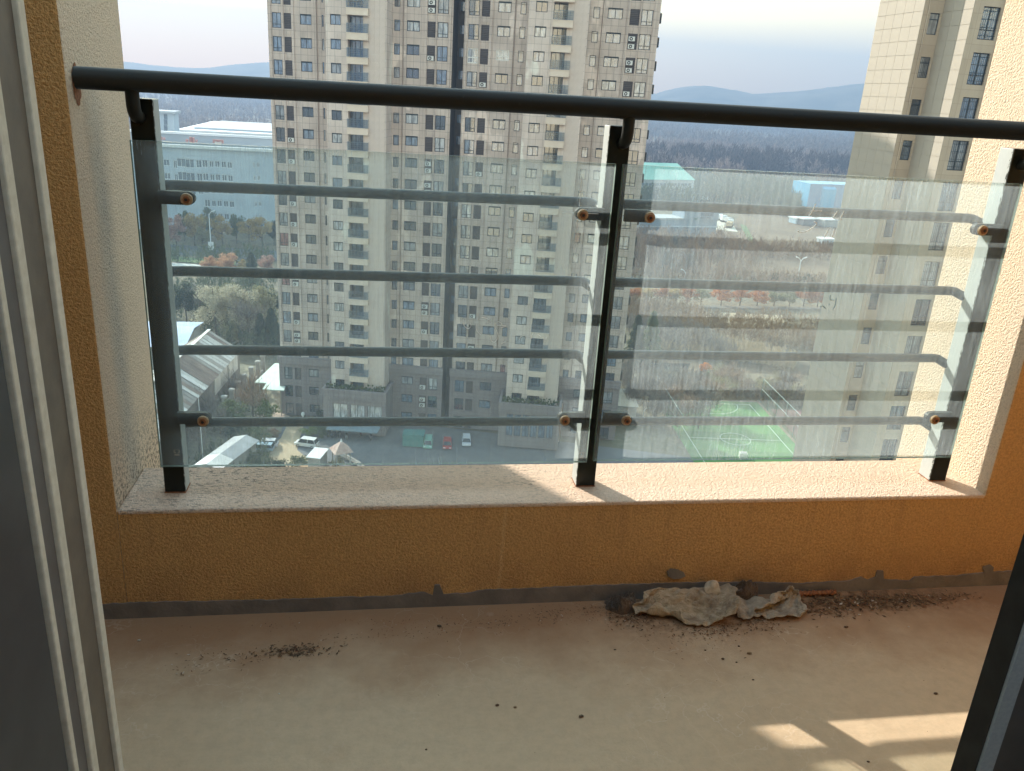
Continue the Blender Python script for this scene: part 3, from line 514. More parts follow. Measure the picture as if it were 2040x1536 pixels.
    [91, 83, 89, 84, 83, 71, 70, 63, 56, 48, 47, 40, 35, 26, 21, 33, 31, 40, 47, 56, 64, 73, 74, 79, 90, 99, 98, 106, 86, 79, 76, 78, 74, 70, 66, 56, 49, 41, 39, 33, 29, 27, 23, 25, 30, 37, 42, 53, 61, 69, 74, 81, 91, 96, 103, 106, 82, 78, 74, 75, 65, 61, 59, 52, 44, 37, 32, 26, 24, 21, 18, 20, 29, 35, 40, 51, 60, 70, 73, 81, 92, 100, 102, 114, 84, 75, 74, 72, 67, 59, 56, 49, 41, 34, 28, 20, 21, 19, 18, 18, 27, 34, 39, 48, 58, 68, 73, 80, 91, 99, 103, 113, 81, 70, 70, 65, 60, 54, 51, 42, 35, 28, 24, 21, 19, 17, 17, 20, 27, 31, 37, 46, 56, 65, 70, 77, 88, 97, 100, 108, 76, 72, 66, 58, 56, 48, 44, 37, 28, 24, 19, 12, 17, 15, 15, 20, 26, 32, 37, 44, 54, 64, 68, 78, 87, 94, 98, 101, 75, 68, 65, 55, 49, 41, 39, 32, 22, 17, 15, 13, 8, 16, 16, 17, 28, 35, 38, 47, 55, 63, 67, 76, 83, 93, 99, 106, 65, 61, 59, 51, 42, 37, 33, 26, 20, 12, 10, 4, 8, 10, 12, 18, 25, 37, 42, 50, 54, 65, 66, 73, 84, 93, 97, 108, 63, 55, 54, 48, 39, 34, 31, 24, 20, 12, 7, 6, 8, 11, 14, 21, 30, 36, 41, 51, 57, 66, 70, 71, 83, 93, 98, 107, 57, 49, 45, 40, 33, 28, 26, 20, 18, 12, 9, 7, 15, 14, 16, 20, 32, 39, 43, 49, 59, 66, 71, 78, 83, 92, 97, 108, 45, 41, 37, 31, 23, 19, 19, 16, 13, 12, 9, 5, 13, 14, 17, 28, 32, 40, 45, 52, 60, 68, 71, 77, 83, 91, 95, 106, 37, 33, 29, 25, 16, 9, 15, 8, 7, 4, 2, 4, 10, 13, 17, 26, 33, 42, 45, 54, 60, 69, 72, 78, 85, 90, 92, 102, 21, 28, 25, 15, 14, 4, 4, 6, 4, 10, 7, 7, 13, 17, 20, 28, 36, 43, 47, 55, 62, 71, 75, 80, 87, 93, 95, 90, 17, 25, 26, 13, 12, 6, 4, 6, 5, 2, 5, 5, 13, 20, 21, 28, 39, 45, 48, 56, 63, 72, 77, 82, 87, 94, 99, 93, 14, 16, 17, 17, 11, 8, 11, 8, 7, 6, 6, 4, 12, 19, 22, 28, 37, 44, 50, 59, 65, 73, 78, 85, 81, 89, 94, 102, 22, 12, 11, 13, 12, 10, 5, 5, 4, 7, 6, 7, 12, 20, 19, 30, 41, 47, 49, 59, 68, 73, 75, 86, 89, 84, 88, 97, 15, 18, 17, 7, 9, 7, 7, 10, 5, 8, 6, 11, 13, 22, 26, 32, 39, 50, 53, 59, 67, 75, 77, 83, 88, 85, 80, 91, 20, 9, 7, 8, 5, 8, 2, 5, 11, 4, 5, 8, 17, 22, 27, 32, 43, 51, 56, 58, 68, 68, 74, 85, 88, 85, 82, 76, 22, 14, 8, 3, 5, 7, 5, 3, 10, 9, 7, 12, 19, 24, 29, 33, 43, 50, 57, 59, 69, 71, 76, 79, 90, 88, 83, 73, 7, 19, 19, 11, 6, 8, 8, 9, 4, 7, 9, 16, 23, 28, 30, 37, 44, 50, 54, 66, 67, 75, 78, 82, 82, 80, 80, 72, 5, 10, 13, 20, 12, 11, 10, 16, 11, 13, 16, 20, 25, 30, 33, 38, 46, 50, 55, 63, 72, 72, 75, 81, 86, 75, 74, 66, 16, 19, 20, 18, 21, 19, 19, 17, 19, 18, 17, 21, 26, 31, 34, 39, 50, 54, 57, 64, 72, 68, 68, 74, 79, 79, 73, 61, 26, 22, 24, 29, 30, 26, 26, 23, 25, 23, 24, 28, 28, 35, 38, 42, 48, 54, 57, 58, 71, 73, 71, 74, 73, 72, 70, 59, 34, 27, 26, 30, 33, 31, 31, 29, 30, 29, 29, 31, 33, 37, 40, 44, 49, 53, 55, 59, 69, 76, 72, 73, 76, 70, 67, 57, 33, 39, 36, 41, 40, 41, 39, 38, 38, 37, 35, 39, 42, 43, 44, 51, 52, 55, 57, 61, 64, 75, 76, 67, 72, 68, 65, 55, 45, 46, 47, 44, 47, 52, 48, 45, 46, 47, 45, 48, 49, 52, 52, 50, 56, 58, 59, 62, 66, 73, 73, 74, 70, 66, 64, 61, 53, 56, 57, 56, 58, 54, 56, 52, 48, 51, 56, 55, 47, 49, 52, 60, 61, 59, 59, 62, 66, 68, 74, 75, 68, 70, 65, 73, 69, 63, 66, 65, 63, 65, 61, 62, 60, 58, 57, 60, 60, 54, 58, 56, 58, 60, 61, 60, 71, 67, 64, 73, 71, 69, 72, 63, 71, 68, 69, 69, 66, 68, 67, 67, 62, 65, 63, 62, 64, 61, 62, 57, 60, 62, 65, 63, 68, 68, 65, 68, 70, 64, 68, 74, 82, 80, 78, 79, 77, 74, 73, 74, 73, 70, 73, 73, 71, 67, 68, 66, 62, 67, 64, 69, 76, 68, 66, 65, 71, 61, 63, 71, 80, 84, 84, 88, 86, 84, 83, 81, 82, 79, 78, 80, 78, 76, 75, 74, 73, 73, 74, 72, 72, 67, 65, 62, 69, 69, 65, 69, 85, 90, 91, 95, 96, 94, 93, 90, 91, 90, 90, 90, 85, 88, 85, 82, 80, 80, 78, 82, 79, 76, 77, 72, 65, 75, 76, 71, 98, 99, 100, 97, 98, 103, 104, 97, 97, 95, 93, 98, 96, 95, 94, 91, 86, 88, 90, 88, 87, 81, 80, 77, 72, 75, 76, 77, 101, 105, 105, 99, 101, 101, 106, 103, 100, 98, 97, 97, 101, 98, 98, 95, 91, 88, 91, 91, 92, 86, 82, 77, 69, 74, 74, 80, 113, 112, 113, 112, 109, 108, 105, 113, 109, 106, 107, 106, 108, 108, 106, 103, 100, 97, 96, 96, 94, 91, 86, 76, 70, 67, 65, 67, 115, 123, 124, 120, 118, 115, 119, 120, 111, 107, 112, 117, 119, 117, 117, 113, 110, 107, 102, 104, 99, 90, 93, 83, 76, 61, 61, 55]), 36, 28, (.668, 1.700, .001), M_TOWEL, 'large grubby terry towel heaped at the foot of the ochre wall')
draped('rag', (
    [367, 363, 376, 370, 390, 394, 405, 415, 407, 417, 419, 427, 428, 430, 428, 417, 419, 418, 397, 383, 396, 410, 400, 399, 391, 376, 347, 357, 356, 367, 372, 379, 381, 391, 395, 395, 400, 404, 409, 407, 410, 411, 393, 398, 396, 396, 388, 393, 403, 382, 374, 365, 335, 347, 351, 355, 363, 373, 372, 380, 387, 385, 390, 394, 400, 398, 405, 405, 391, 396, 389, 395, 389, 380, 394, 382, 371, 353, 336, 337, 330, 339, 344, 356, 360, 360, 369, 370, 370, 377, 382, 384, 387, 391, 388, 386, 375, 374, 375, 377, 384, 374, 368, 346, 312, 322, 325, 327, 330, 335, 341, 347, 346, 349, 360, 364, 365, 367, 370, 371, 375, 375, 374, 368, 365, 358, 374, 360, 353, 348, 299, 301, 305, 308, 314, 316, 323, 333, 333, 330, 342, 347, 350, 352, 355, 356, 354, 356, 353, 352, 350, 351, 351, 347, 343, 341, 285, 293, 295, 296, 303, 310, 315, 324, 332, 328, 333, 338, 342, 345, 345, 345, 344, 347, 344, 342, 342, 344, 339, 336, 332, 332, 267, 275, 277, 277, 287, 298, 304, 305, 311, 311, 315, 319, 327, 329, 326, 331, 327, 326, 330, 321, 321, 320, 319, 313, 313, 311, 256, 257, 257, 267, 268, 279, 283, 292, 299, 301, 301, 306, 305, 307, 307, 310, 311, 308, 308, 306, 303, 301, 300, 294, 293, 294, 232, 239, 241, 250, 254, 264, 267, 276, 280, 282, 284, 287, 291, 290, 294, 294, 292, 292, 291, 287, 286, 285, 281, 279, 277, 275, 220, 230, 236, 244, 252, 252, 259, 270, 278, 275, 276, 277, 281, 282, 285, 286, 284, 283, 283, 280, 279, 277, 273, 268, 269, 259, 201, 218, 223, 231, 235, 245, 248, 256, 258, 261, 261, 263, 266, 266, 264, 265, 265, 268, 264, 262, 262, 261, 259, 255, 255, 251, 205, 202, 209, 217, 223, 231, 232, 236, 241, 247, 249, 245, 249, 249, 248, 249, 251, 251, 250, 246, 244, 243, 240, 236, 238, 231, 189, 188, 193, 202, 205, 211, 213, 219, 224, 228, 228, 229, 233, 236, 234, 233, 231, 235, 233, 230, 229, 231, 229, 220, 222, 219, 174, 180, 181, 191, 195, 203, 205, 210, 215, 218, 220, 222, 223, 227, 227, 222, 224, 225, 223, 221, 221, 221, 219, 214, 212, 210, 152, 168, 166, 171, 183, 182, 184, 192, 198, 200, 199, 204, 206, 206, 210, 206, 205, 203, 205, 205, 204, 203, 200, 198, 194, 195, 144, 147, 154, 151, 162, 168, 172, 179, 182, 185, 181, 186, 186, 187, 193, 187, 188, 186, 184, 185, 184, 185, 182, 184, 179, 177, 123, 131, 135, 146, 143, 157, 158, 162, 165, 168, 169, 172, 171, 173, 172, 172, 167, 170, 171, 170, 167, 168, 168, 167, 165, 161, 109, 123, 126, 137, 137, 150, 156, 156, 155, 158, 160, 162, 166, 166, 164, 163, 158, 159, 161, 161, 160, 160, 158, 158, 156, 148, 97, 107, 111, 117, 127, 134, 137, 141, 138, 138, 145, 142, 147, 148, 150, 148, 142, 141, 143, 145, 143, 145, 141, 142, 139, 132, 85, 91, 98, 99, 112, 113, 117, 119, 125, 122, 126, 126, 130, 132, 139, 134, 129, 125, 126, 124, 128, 127, 126, 128, 125, 124, 90, 74, 79, 88, 89, 99, 98, 97, 105, 106, 111, 111, 114, 117, 120, 117, 112, 109, 107, 107, 108, 107, 108, 109, 108, 105, 78, 71, 71, 76, 81, 87, 87, 89, 95, 98, 103, 103, 106, 108, 107, 108, 102, 100, 100, 97, 98, 98, 100, 102, 104, 93, 62, 57, 64, 58, 64, 64, 65, 72, 77, 83, 88, 84, 87, 87, 86, 85, 85, 84, 83, 81, 81, 79, 86, 88, 90, 79, 49, 41, 43, 45, 47, 47, 52, 56, 62, 65, 73, 67, 68, 69, 67, 71, 74, 74, 64, 64, 67, 65, 66, 71, 70, 74, 32, 25, 26, 29, 29, 33, 33, 37, 46, 47, 48, 46, 47, 48, 50, 51, 54, 57, 53, 49, 50, 48, 53, 56, 57, 52, 19, 13, 17, 21, 19, 24, 25, 27, 37, 41, 37, 34, 40, 38, 40, 40, 44, 45, 46, 38, 41, 41, 44, 50, 51, 53, 30, 5, 0, 5, 0, 1, 10, 16, 24, 21, 34, 16, 19, 20, 22, 17, 25, 24, 32, 19, 19, 25, 22, 33, 30, 40],
    [178, 151, 162, 193, 197, 183, 181, 176, 169, 177, 208, 195, 211, 193, 172, 149, 136, 122, 118, 109, 100, 79, 65, 48, 33, 29, 164, 182, 174, 168, 188, 196, 197, 191, 198, 190, 197, 197, 194, 203, 185, 160, 146, 131, 113, 91, 82, 68, 45, 47, 54, 32, 164, 189, 186, 171, 186, 185, 196, 190, 189, 197, 196, 197, 182, 190, 188, 161, 145, 132, 113, 89, 80, 64, 48, 34, 44, 45, 149, 169, 182, 182, 190, 185, 175, 189, 169, 172, 183, 197, 183, 171, 178, 159, 136, 123, 110, 88, 78, 60, 40, 29, 23, 27, 156, 154, 154, 170, 180, 188, 177, 170, 181, 163, 163, 178, 183, 177, 166, 159, 134, 121, 99, 80, 73, 53, 29, 32, 36, 20, 137, 153, 149, 168, 163, 174, 166, 157, 161, 170, 169, 155, 169, 169, 157, 145, 135, 123, 104, 81, 71, 51, 33, 15, 18, 6, 140, 149, 153, 170, 160, 163, 159, 159, 146, 155, 170, 163, 171, 171, 159, 143, 135, 125, 108, 89, 76, 51, 37, 12, 14, 0, 153, 149, 144, 156, 153, 143, 135, 147, 145, 151, 161, 176, 189, 182, 168, 150, 126, 121, 97, 89, 77, 53, 41, 25, 27, 1, 131, 142, 144, 134, 138, 129, 140, 135, 138, 137, 152, 164, 185, 191, 162, 152, 129, 118, 99, 82, 77, 58, 46, 23, 16, 19, 135, 124, 126, 122, 127, 131, 137, 139, 143, 143, 152, 175, 173, 176, 176, 155, 136, 125, 105, 87, 80, 62, 48, 37, 23, 18, 137, 120, 117, 113, 114, 131, 131, 127, 127, 135, 147, 175, 175, 184, 184, 156, 136, 125, 106, 88, 79, 64, 51, 41, 28, 19, 109, 105, 101, 99, 109, 103, 105, 111, 123, 129, 141, 160, 175, 180, 183, 164, 142, 128, 110, 90, 81, 66, 49, 47, 31, 10, 78, 96, 87, 84, 89, 88, 94, 110, 127, 138, 154, 166, 178, 182, 179, 160, 140, 136, 118, 98, 88, 71, 51, 41, 38, 15, 61, 84, 87, 70, 78, 89, 98, 113, 136, 142, 158, 172, 195, 199, 189, 171, 148, 143, 122, 109, 98, 82, 65, 42, 35, 14, 64, 78, 89, 67, 84, 89, 101, 114, 135, 144, 162, 180, 183, 201, 191, 172, 155, 148, 125, 113, 103, 79, 66, 50, 39, 18, 68, 57, 69, 79, 69, 94, 102, 118, 139, 149, 169, 183, 197, 192, 201, 175, 155, 150, 130, 113, 103, 85, 68, 48, 42, 15, 45, 63, 53, 77, 72, 89, 97, 121, 139, 146, 172, 185, 194, 201, 205, 184, 171, 159, 138, 119, 110, 92, 71, 52, 45, 18, 40, 60, 61, 54, 86, 88, 98, 121, 137, 141, 165, 181, 205, 209, 214, 197, 175, 166, 149, 126, 117, 98, 78, 63, 50, 23, 39, 64, 63, 52, 76, 88, 96, 121, 142, 144, 165, 180, 191, 204, 211, 198, 178, 171, 151, 132, 123, 99, 80, 59, 52, 32, 70, 57, 69, 65, 73, 94, 99, 120, 141, 153, 169, 188, 202, 209, 216, 204, 181, 171, 154, 134, 126, 105, 85, 65, 54, 41, 46, 61, 52, 77, 73, 97, 107, 124, 141, 149, 167, 190, 209, 222, 236, 209, 188, 179, 163, 140, 133, 109, 89, 70, 57, 35, 26, 52, 53, 65, 83, 98, 107, 123, 141, 149, 167, 190, 206, 217, 244, 219, 198, 189, 163, 144, 136, 115, 95, 71, 58, 33, 19, 43, 52, 67, 90, 103, 110, 125, 143, 152, 169, 190, 212, 224, 245, 225, 201, 191, 165, 145, 135, 116, 94, 76, 62, 40, 16, 39, 48, 67, 89, 108, 114, 137, 151, 157, 176, 187, 212, 223, 236, 224, 203, 192, 166, 145, 136, 118, 99, 78, 67, 52, 23, 41, 51, 74, 91, 111, 118, 138, 157, 167, 191, 189, 208, 218, 226, 210, 192, 184, 170, 142, 132, 117, 96, 77, 65, 45, 20, 41, 54, 74, 88, 110, 119, 139, 160, 170, 198, 195, 214, 226, 218, 207, 186, 176, 161, 145, 134, 116, 98, 80, 67, 40, 18, 42, 56, 76, 91, 112, 122, 144, 163, 173, 195, 208, 205, 221, 219, 207, 184, 175, 154, 141, 129, 113, 96, 80, 69, 44, 37, 46, 57, 80, 92, 115, 130, 150, 166, 178, 182, 196, 215, 197, 226, 209, 179, 179, 148, 132, 127, 108, 87, 72, 65, 56],
    [112, 104, 103, 96, 88, 81, 78, 69, 61, 57, 55, 45, 37, 34, 32, 30, 35, 31, 39, 42, 43, 44, 43, 49, 50, 47, 110, 102, 99, 91, 84, 77, 73, 68, 58, 54, 48, 41, 35, 31, 26, 26, 32, 30, 30, 32, 35, 36, 38, 43, 45, 52, 106, 102, 97, 90, 83, 75, 72, 66, 58, 55, 48, 41, 34, 30, 21, 21, 26, 25, 26, 28, 30, 35, 35, 40, 42, 51, 102, 96, 94, 87, 80, 73, 70, 63, 57, 53, 46, 37, 30, 28, 19, 13, 15, 15, 20, 24, 24, 26, 28, 34, 37, 41, 101, 93, 89, 84, 77, 70, 68, 60, 53, 51, 43, 35, 28, 24, 17, 9, 7, 8, 12, 16, 19, 25, 20, 27, 30, 34, 99, 91, 87, 84, 75, 68, 66, 59, 53, 49, 43, 35, 27, 24, 19, 14, 4, 6, 13, 10, 12, 15, 18, 21, 25, 35, 98, 91, 86, 82, 75, 68, 64, 57, 50, 48, 42, 34, 27, 23, 18, 15, 8, 6, 12, 14, 13, 11, 18, 20, 25, 32, 97, 88, 83, 78, 72, 67, 64, 56, 49, 44, 39, 34, 26, 22, 16, 12, 14, 8, 6, 16, 16, 12, 17, 20, 26, 32, 95, 86, 82, 78, 70, 65, 62, 54, 45, 41, 34, 30, 25, 21, 17, 9, 11, 12, 7, 10, 13, 15, 21, 19, 22, 33, 93, 86, 82, 75, 70, 61, 58, 52, 44, 41, 34, 32, 24, 20, 10, 8, 9, 10, 4, 8, 10, 14, 19, 25, 25, 34, 88, 84, 81, 74, 68, 60, 56, 51, 44, 40, 32, 32, 23, 20, 9, 7, 5, 8, 5, 5, 9, 13, 17, 25, 24, 33, 89, 83, 79, 73, 66, 59, 56, 49, 43, 39, 31, 27, 23, 20, 10, 8, 6, 5, 9, 4, 5, 10, 14, 22, 18, 25, 84, 79, 76, 70, 63, 56, 53, 48, 42, 40, 36, 29, 24, 21, 14, 11, 10, 4, 8, 5, 7, 12, 13, 19, 25, 19, 81, 75, 71, 67, 59, 53, 51, 46, 46, 42, 36, 30, 26, 23, 14, 9, 10, 6, 5, 11, 8, 16, 20, 20, 22, 28, 80, 73, 70, 65, 58, 51, 50, 43, 44, 42, 37, 32, 24, 22, 15, 12, 7, 2, 3, 11, 13, 12, 18, 24, 24, 23, 75, 68, 65, 59, 53, 50, 48, 44, 43, 42, 39, 32, 25, 20, 12, 15, 9, 5, 9, 7, 11, 16, 13, 19, 23, 22, 66, 63, 59, 55, 48, 46, 43, 42, 39, 36, 40, 32, 26, 23, 14, 12, 4, 5, 10, 8, 9, 14, 11, 17, 20, 26, 61, 57, 53, 46, 45, 39, 38, 38, 35, 30, 33, 30, 28, 24, 14, 8, 13, 9, 15, 16, 15, 17, 16, 22, 22, 16, 58, 55, 51, 44, 41, 37, 34, 33, 37, 29, 34, 30, 24, 23, 17, 7, 11, 9, 14, 15, 17, 19, 14, 18, 23, 16, 56, 51, 48, 41, 36, 34, 31, 30, 33, 34, 28, 32, 28, 26, 18, 10, 5, 5, 11, 12, 14, 19, 15, 18, 18, 27, 51, 44, 41, 37, 28, 33, 32, 30, 28, 30, 25, 27, 24, 25, 17, 12, 11, 10, 15, 13, 15, 14, 15, 12, 12, 17, 40, 40, 36, 29, 27, 27, 27, 29, 26, 27, 24, 25, 20, 16, 11, 7, 8, 9, 11, 14, 17, 16, 15, 14, 14, 11, 37, 37, 34, 28, 30, 28, 25, 31, 24, 27, 24, 23, 21, 20, 12, 8, 8, 8, 11, 13, 15, 19, 17, 16, 19, 12, 27, 28, 24, 28, 34, 31, 25, 27, 31, 34, 31, 22, 22, 20, 12, 4, 12, 14, 9, 10, 13, 18, 12, 11, 9, 19, 18, 24, 24, 23, 27, 32, 30, 29, 33, 34, 35, 25, 22, 20, 13, 7, 3, 8, 16, 12, 11, 15, 17, 15, 14, 5, 16, 21, 20, 23, 29, 24, 29, 32, 33, 36, 39, 28, 23, 22, 13, 7, 4, 3, 7, 11, 7, 10, 11, 9, 12, 13, 16, 21, 20, 21, 28, 24, 25, 32, 31, 33, 38, 30, 21, 19, 13, 6, 4, 3, 5, 12, 8, 7, 13, 6, 9, 5, 14, 10, 15, 14, 23, 29, 29, 23, 23, 27, 29, 27, 19, 16, 8, 6, 9, 2, 0, 6, 13, 3, 10, 13, 7, 13]), 28, 26, (.950, 1.712, .001), M_TOWEL2, 'smaller crumpled grey-beige rag lying beside the big towel')
cloth('rag', [(.958, 1.812), (1.0, 1.806), (1.05, 1.815)], [(.955, 1.842), (1.0, 1.842), (1.05, 1.842)], [.02, .062, .03], 2.2, M_BROWNRAG,
      'dark brown rag bunched against the wall behind the crumpled rag', nx=40, ny=24, seed=14)
cloth('rag', [(.605, 1.80), (.64, 1.775), (.685, 1.785)], [(.61, 1.842), (.65, 1.842), (.69, 1.842)], [.008, .038, .034], 2.5, M_BROWNRAG,
      'blackish cloth scrap at the shaded end of the big towel', nx=36, ny=24, seed=21)
def rock(name, c, size, mat, label, cat, seed, group=None, sub=3):
    bm = bmesh.new(); bmesh.ops.create_icosphere(bm, subdivisions=sub, radius=1)
    P = np.array([v.co[:] for v in bm.verts]); d = vnoise(P, 1.3, seed)*.42 + vnoise(P, 3.1, seed+2)*.16
    for v, k in zip(bm.verts, d): v.co = Vector((v.co.x*size[0], v.co.y*size[1], v.co.z*size[2]))*(1+k)
    zmin = min(v.co.z for v in bm.verts)
    for v in bm.verts: v.co += Vector((c[0], c[1], c[2]-zmin))
    me = bpy.data.meshes.new(name); bm.to_mesh(me); bm.free(); me.materials.append(mat)
    if sub > 1: me.polygons.foreach_set('use_smooth', [True]*len(me.polygons))
    return tag(link(name, me), label, cat, group)
M_LUMP = rough_mat('pale_plaster_lump', (.40, .32, .22), (.66, .58, .45), 40, .9, .6, 120, .004)
rock('plaster_lump', (.902, 1.815, .0), (.023, .016, .033), M_LUMP, 'pale lump of plaster standing behind the big towel against the wall', 'rubble', 5)
M_BIT = rough_mat('dark_grit', (.06, .038, .022), (.15, .10, .062), 200, .9)
M_PALEBIT = rough_mat('pale_grit', (.45, .40, .32), (.6, .55, .47), 200, .9)
# rusty ridged rod end behind the rag
mb = MB(); pr = []; rr = []
for k in range(46):
    x = 1.165+k*.0027; pr.append((x, 1.826, .011)); rr.append(.0085 if k % 5 in (0, 1) else .0062)
mb.tube(pr, rr, 10); tag(make('ridged_rod', mb, M_RUST, smooth=True), 'short rusty ridged steel rod beside the rag along the wall', 'rod')
# single chips one can point at
CH = [(1158, 1429, .011, 0, 'dark gravel chip alone in the middle of the bare floor'), (1026, 1410, .007, 1, 'thin curled brown flake on the floor, next to a darker flake'), (990, 1406, .008, 0, 'dark flat flake lying beside the curled brown flake'),
      (875, 1249, .011, 0, 'longish dark chip on the floor below the stump in the cement strip'), (1493, 1303, .012, 1, 'brown leaf scrap on the floor in front of the crumpled rag'), (1440, 1314, .009, 0, 'dark twisted twig tip in front of the big towel'),
      (1467, 1320, .005, 0, 'tiny black crumb beside the brown leaf scrap'), (1405, 1296, .005, 0, 'small black crumb in front of the big towel'), (1472, 1288, .006, 0, 'small dark chip just above the brown leaf scrap'),
      (1500, 1355, .006, 0, 'black speck of grit on the pale scuffed patch of floor'), (1225, 1295, .006, 0, 'black grain of grit near the blackish cloth scrap'), (1864, 1383, .009, 0, 'thin dark splinter on the floor above the sunlit patches'),
      (1712, 1226, .008, 2, 'white paint chip at the edge of the leaf litter'), (1708, 1207, .007, 3, 'orange paint flake on top of the leaf litter'), (1810, 1249, .005, 2, 'white crumb on the floor in front of the leaf litter'),
      (277, 1277, .008, 2, 'white crumb beside the door frame'), (556, 1383, .005, 2, 'small white fleck on the brown shaded floor'), (1685, 1250, .010, 0, 'dark clod on the floor in front of the leaf litter'), (1730, 1518, .006, 0, 'dark crumb inside the dim sunlit patch'),
      (849, 1494, .005, 0, 'black dot of grit near the bottom of the floor')]
M_ORANGEBIT = rough_mat('orange_flake', (.5, .22, .08), (.6, .3, .12), 100, .9)
M_LEAFBIT = rough_mat('brown_flake', (.17, .11, .055), (.28, .19, .105), 100, .9)
for i, (x, y, s, k, lab) in enumerate(CH):
    p = at_z(x, y, 0); rock('floor_chip', (p.x, p.y, 0), (s*.62, s*.42, s*.25), [M_BIT, M_LEAFBIT, M_PALEBIT, M_ORANGEBIT][k], lab, 'debris', 30+i, 'chips scattered on the balcony floor', 1)
# leaf litter and dust crumbs nobody could count
def litter(name, spots, label, mats, seed):
    g = random.Random(seed); m = MB()
    for (x, y, sx, sy, n, smin, smax, mw) in spots:
        for _ in range(n):
            px = g.gauss(x, sx); py = min(g.gauss(y, sy), YF-.006); s = g.uniform(smin, smax); a = g.uniform(0, 2*PI); w = s*g.uniform(.18, .45)
            zz_ = abs(g.gauss(0, .0035))+.0006; t1 = g.uniform(-.35, .35)*s; ca, sa = math.cos(a), math.sin(a)
            if py + s > YF-.002: py = YF-.004-s
            mid = .5*s*g.uniform(.0, .35)
            A = (px-ca*s, py-sa*s, zz_+max(0, -t1)); B_ = (px-sa*w, py+ca*w, zz_+mid); C = (px+ca*s, py+sa*s, zz_+max(0, t1)); D = (px+sa*w, py-ca*w, zz_+mid*.6)
            m.quad(A, B_, C, D, g.choices(range(len(mats)), mw)[0])
    o = make(name, m, mats); return tag(o, label, 'litter', kind='stuff')
DK, BR, PL, RB = M_BIT, M_LEAFBIT, M_PALEBIT, rough_mat('reddish_dust_crumb', (.17, .085, .045), (.25, .13, .07), 80, .95)
litter('leaf_litter', [(1.33, 1.79, .09, .022, 650, .003, .0085, (5, 5, .4, 2)), (1.47, 1.785, .09, .018, 420, .0025, .008, (5, 4, .4, 2)), (1.22, 1.775, .05, .03, 240, .003, .008, (5, 4, .2, 2)), (1.62, 1.80, .08, .016, 90, .002, .006, (4, 3, .3, 2))],
       'brown leaf litter drifted along the sunny end of the wall foot', [DK, BR, PL, RB], 1)
litter('dirt_crumbs', [(-.20, 1.685, .045, .012, 260, .002, .006, (8, 1, 0, 1)), (-.33, 1.675, .05, .015, 60, .002, .005, (5, 2, .3, 2)), (-.44, 1.65, .03, .02, 30, .002, .005, (3, 2, .8, 2)), (.02, 1.73, .10, .015, 90, .0015, .004, (4, 2, 1, 3)),
                       (.30, 1.76, .12, .018, 170, .0015, .004, (3, 2, .8, 4)), (.52, 1.79, .08, .02, 200, .0015, .0045, (4, 2, .5, 4)), (.0, 1.785, .35, .012, 200, .001, .003, (3, 2, 1, 4))],
       'dark dirt crumbs scattered along the shaded wall foot', [DK, BR, PL, RB], 2)
litter('dirt_crumbs', [(.66, 1.77, .035, .03, 380, .002, .006, (7, 1, .2, 3)), (.86, 1.69, .05, .02, 260, .0015, .0055, (3, 3, .3, 4)), (1.0, 1.73, .03, .02, 160, .002, .006, (4, 3, .2, 3)), (1.02, 1.70, .05, .02, 40, .002, .006, (4, 3, .2, 3)), (.75, 1.66, .08, .03, 60, .0015, .005, (3, 2, .3, 3)), (.9, 1.55, .35, .12, 60, .001, .0028, (4, 2, 1, 1))],
       'dark crumbs of dirt and leaf bits around the cloths', [DK, BR, PL, RB], 3)

# ================================================================== the world outside
def facade_mat(name, c1, c2, c3, joint=.34, bw=.95, bh=.967, patch=True, streak=.45):
    m, nt, b = base_mat(name, c1, .8, 0, .3)
    v = coords(nt); xyz = sepxyz(nt, v)
    cb = nt.nodes.new('ShaderNodeCombineXYZ'); nt.links.new(math_(nt, 'ADD', xyz[0], math_(nt, 'MULTIPLY', xyz[1], 1.0)), cb.inputs[0]); nt.links.new(math_(nt, 'ADD', xyz[2], .55), cb.inputs[1])
    br = nt.nodes.new('ShaderNodeTexBrick'); br.offset = 0; br.inputs['Scale'].default_value = 1
    br.inputs['Brick Width'].default_value = bw; br.inputs['Row Height'].default_value = bh; br.inputs['Mortar Size'].default_value = .02
    nt.links.new(cb.outputs[0], br.inputs['Vector'])
    br.inputs['Color1'].default_value = (1, 1, 1, 1); br.inputs['Color2'].default_value = (.93, .93, .93, 1); br.inputs['Mortar'].default_value = (1-joint*1.6,)*3+(1,)
    n = noise(nt, v, .22, 4, .6); st = noise(nt, coords(nt, (1, 1, .12)), 1.6, 4, .65)
    col = ramp(nt, [(.36, c1), (.5, c2), (.62, c3)], n) if patch else ramp(nt, [(.3, c1), (.7, c2)], n)
    if patch:                                                 # pale repainted patches
        pt = noise(nt, coords(nt, (.6, 1, .35)), .33, 3, .6)
        col = mixc(nt, band(nt, pt, .60, .635), col, tuple(min(.8, c*1.22) for c in c3))
    col = mixc(nt, math_(nt, 'MULTIPLY', band(nt, st, .5, .75), streak), col, tuple(c*.62 for c in c1))
    col = mixc(nt, 1.0, col, br.outputs['Color'], 'MULTIPLY')
    nt.links.new(col, b.inputs['Base Color']); return m
M_TW = facade_mat('tower_wall_stone',  (.51, .425, .375), (.58, .485, .43), (.64, .54, .48))
M_BAY = facade_mat('tower_bay_stone', (.60, .505, .45), (.66, .56, .50), (.72, .615, .55), .28)
M_TPANEL = rough_mat('tower_stone_panel', (.58, .49, .43), (.68, .58, .515), .5, .8)
M_FASCIA = rough_mat('balcony_fascia_paint', (.66, .555, .46), (.72, .61, .515), .8, .8)
M_POD = facade_mat('podium_dark_stone', (.24, .21, .215), (.29, .255, .255), (.33, .29, .285), .3, .8, .6, False, .5)
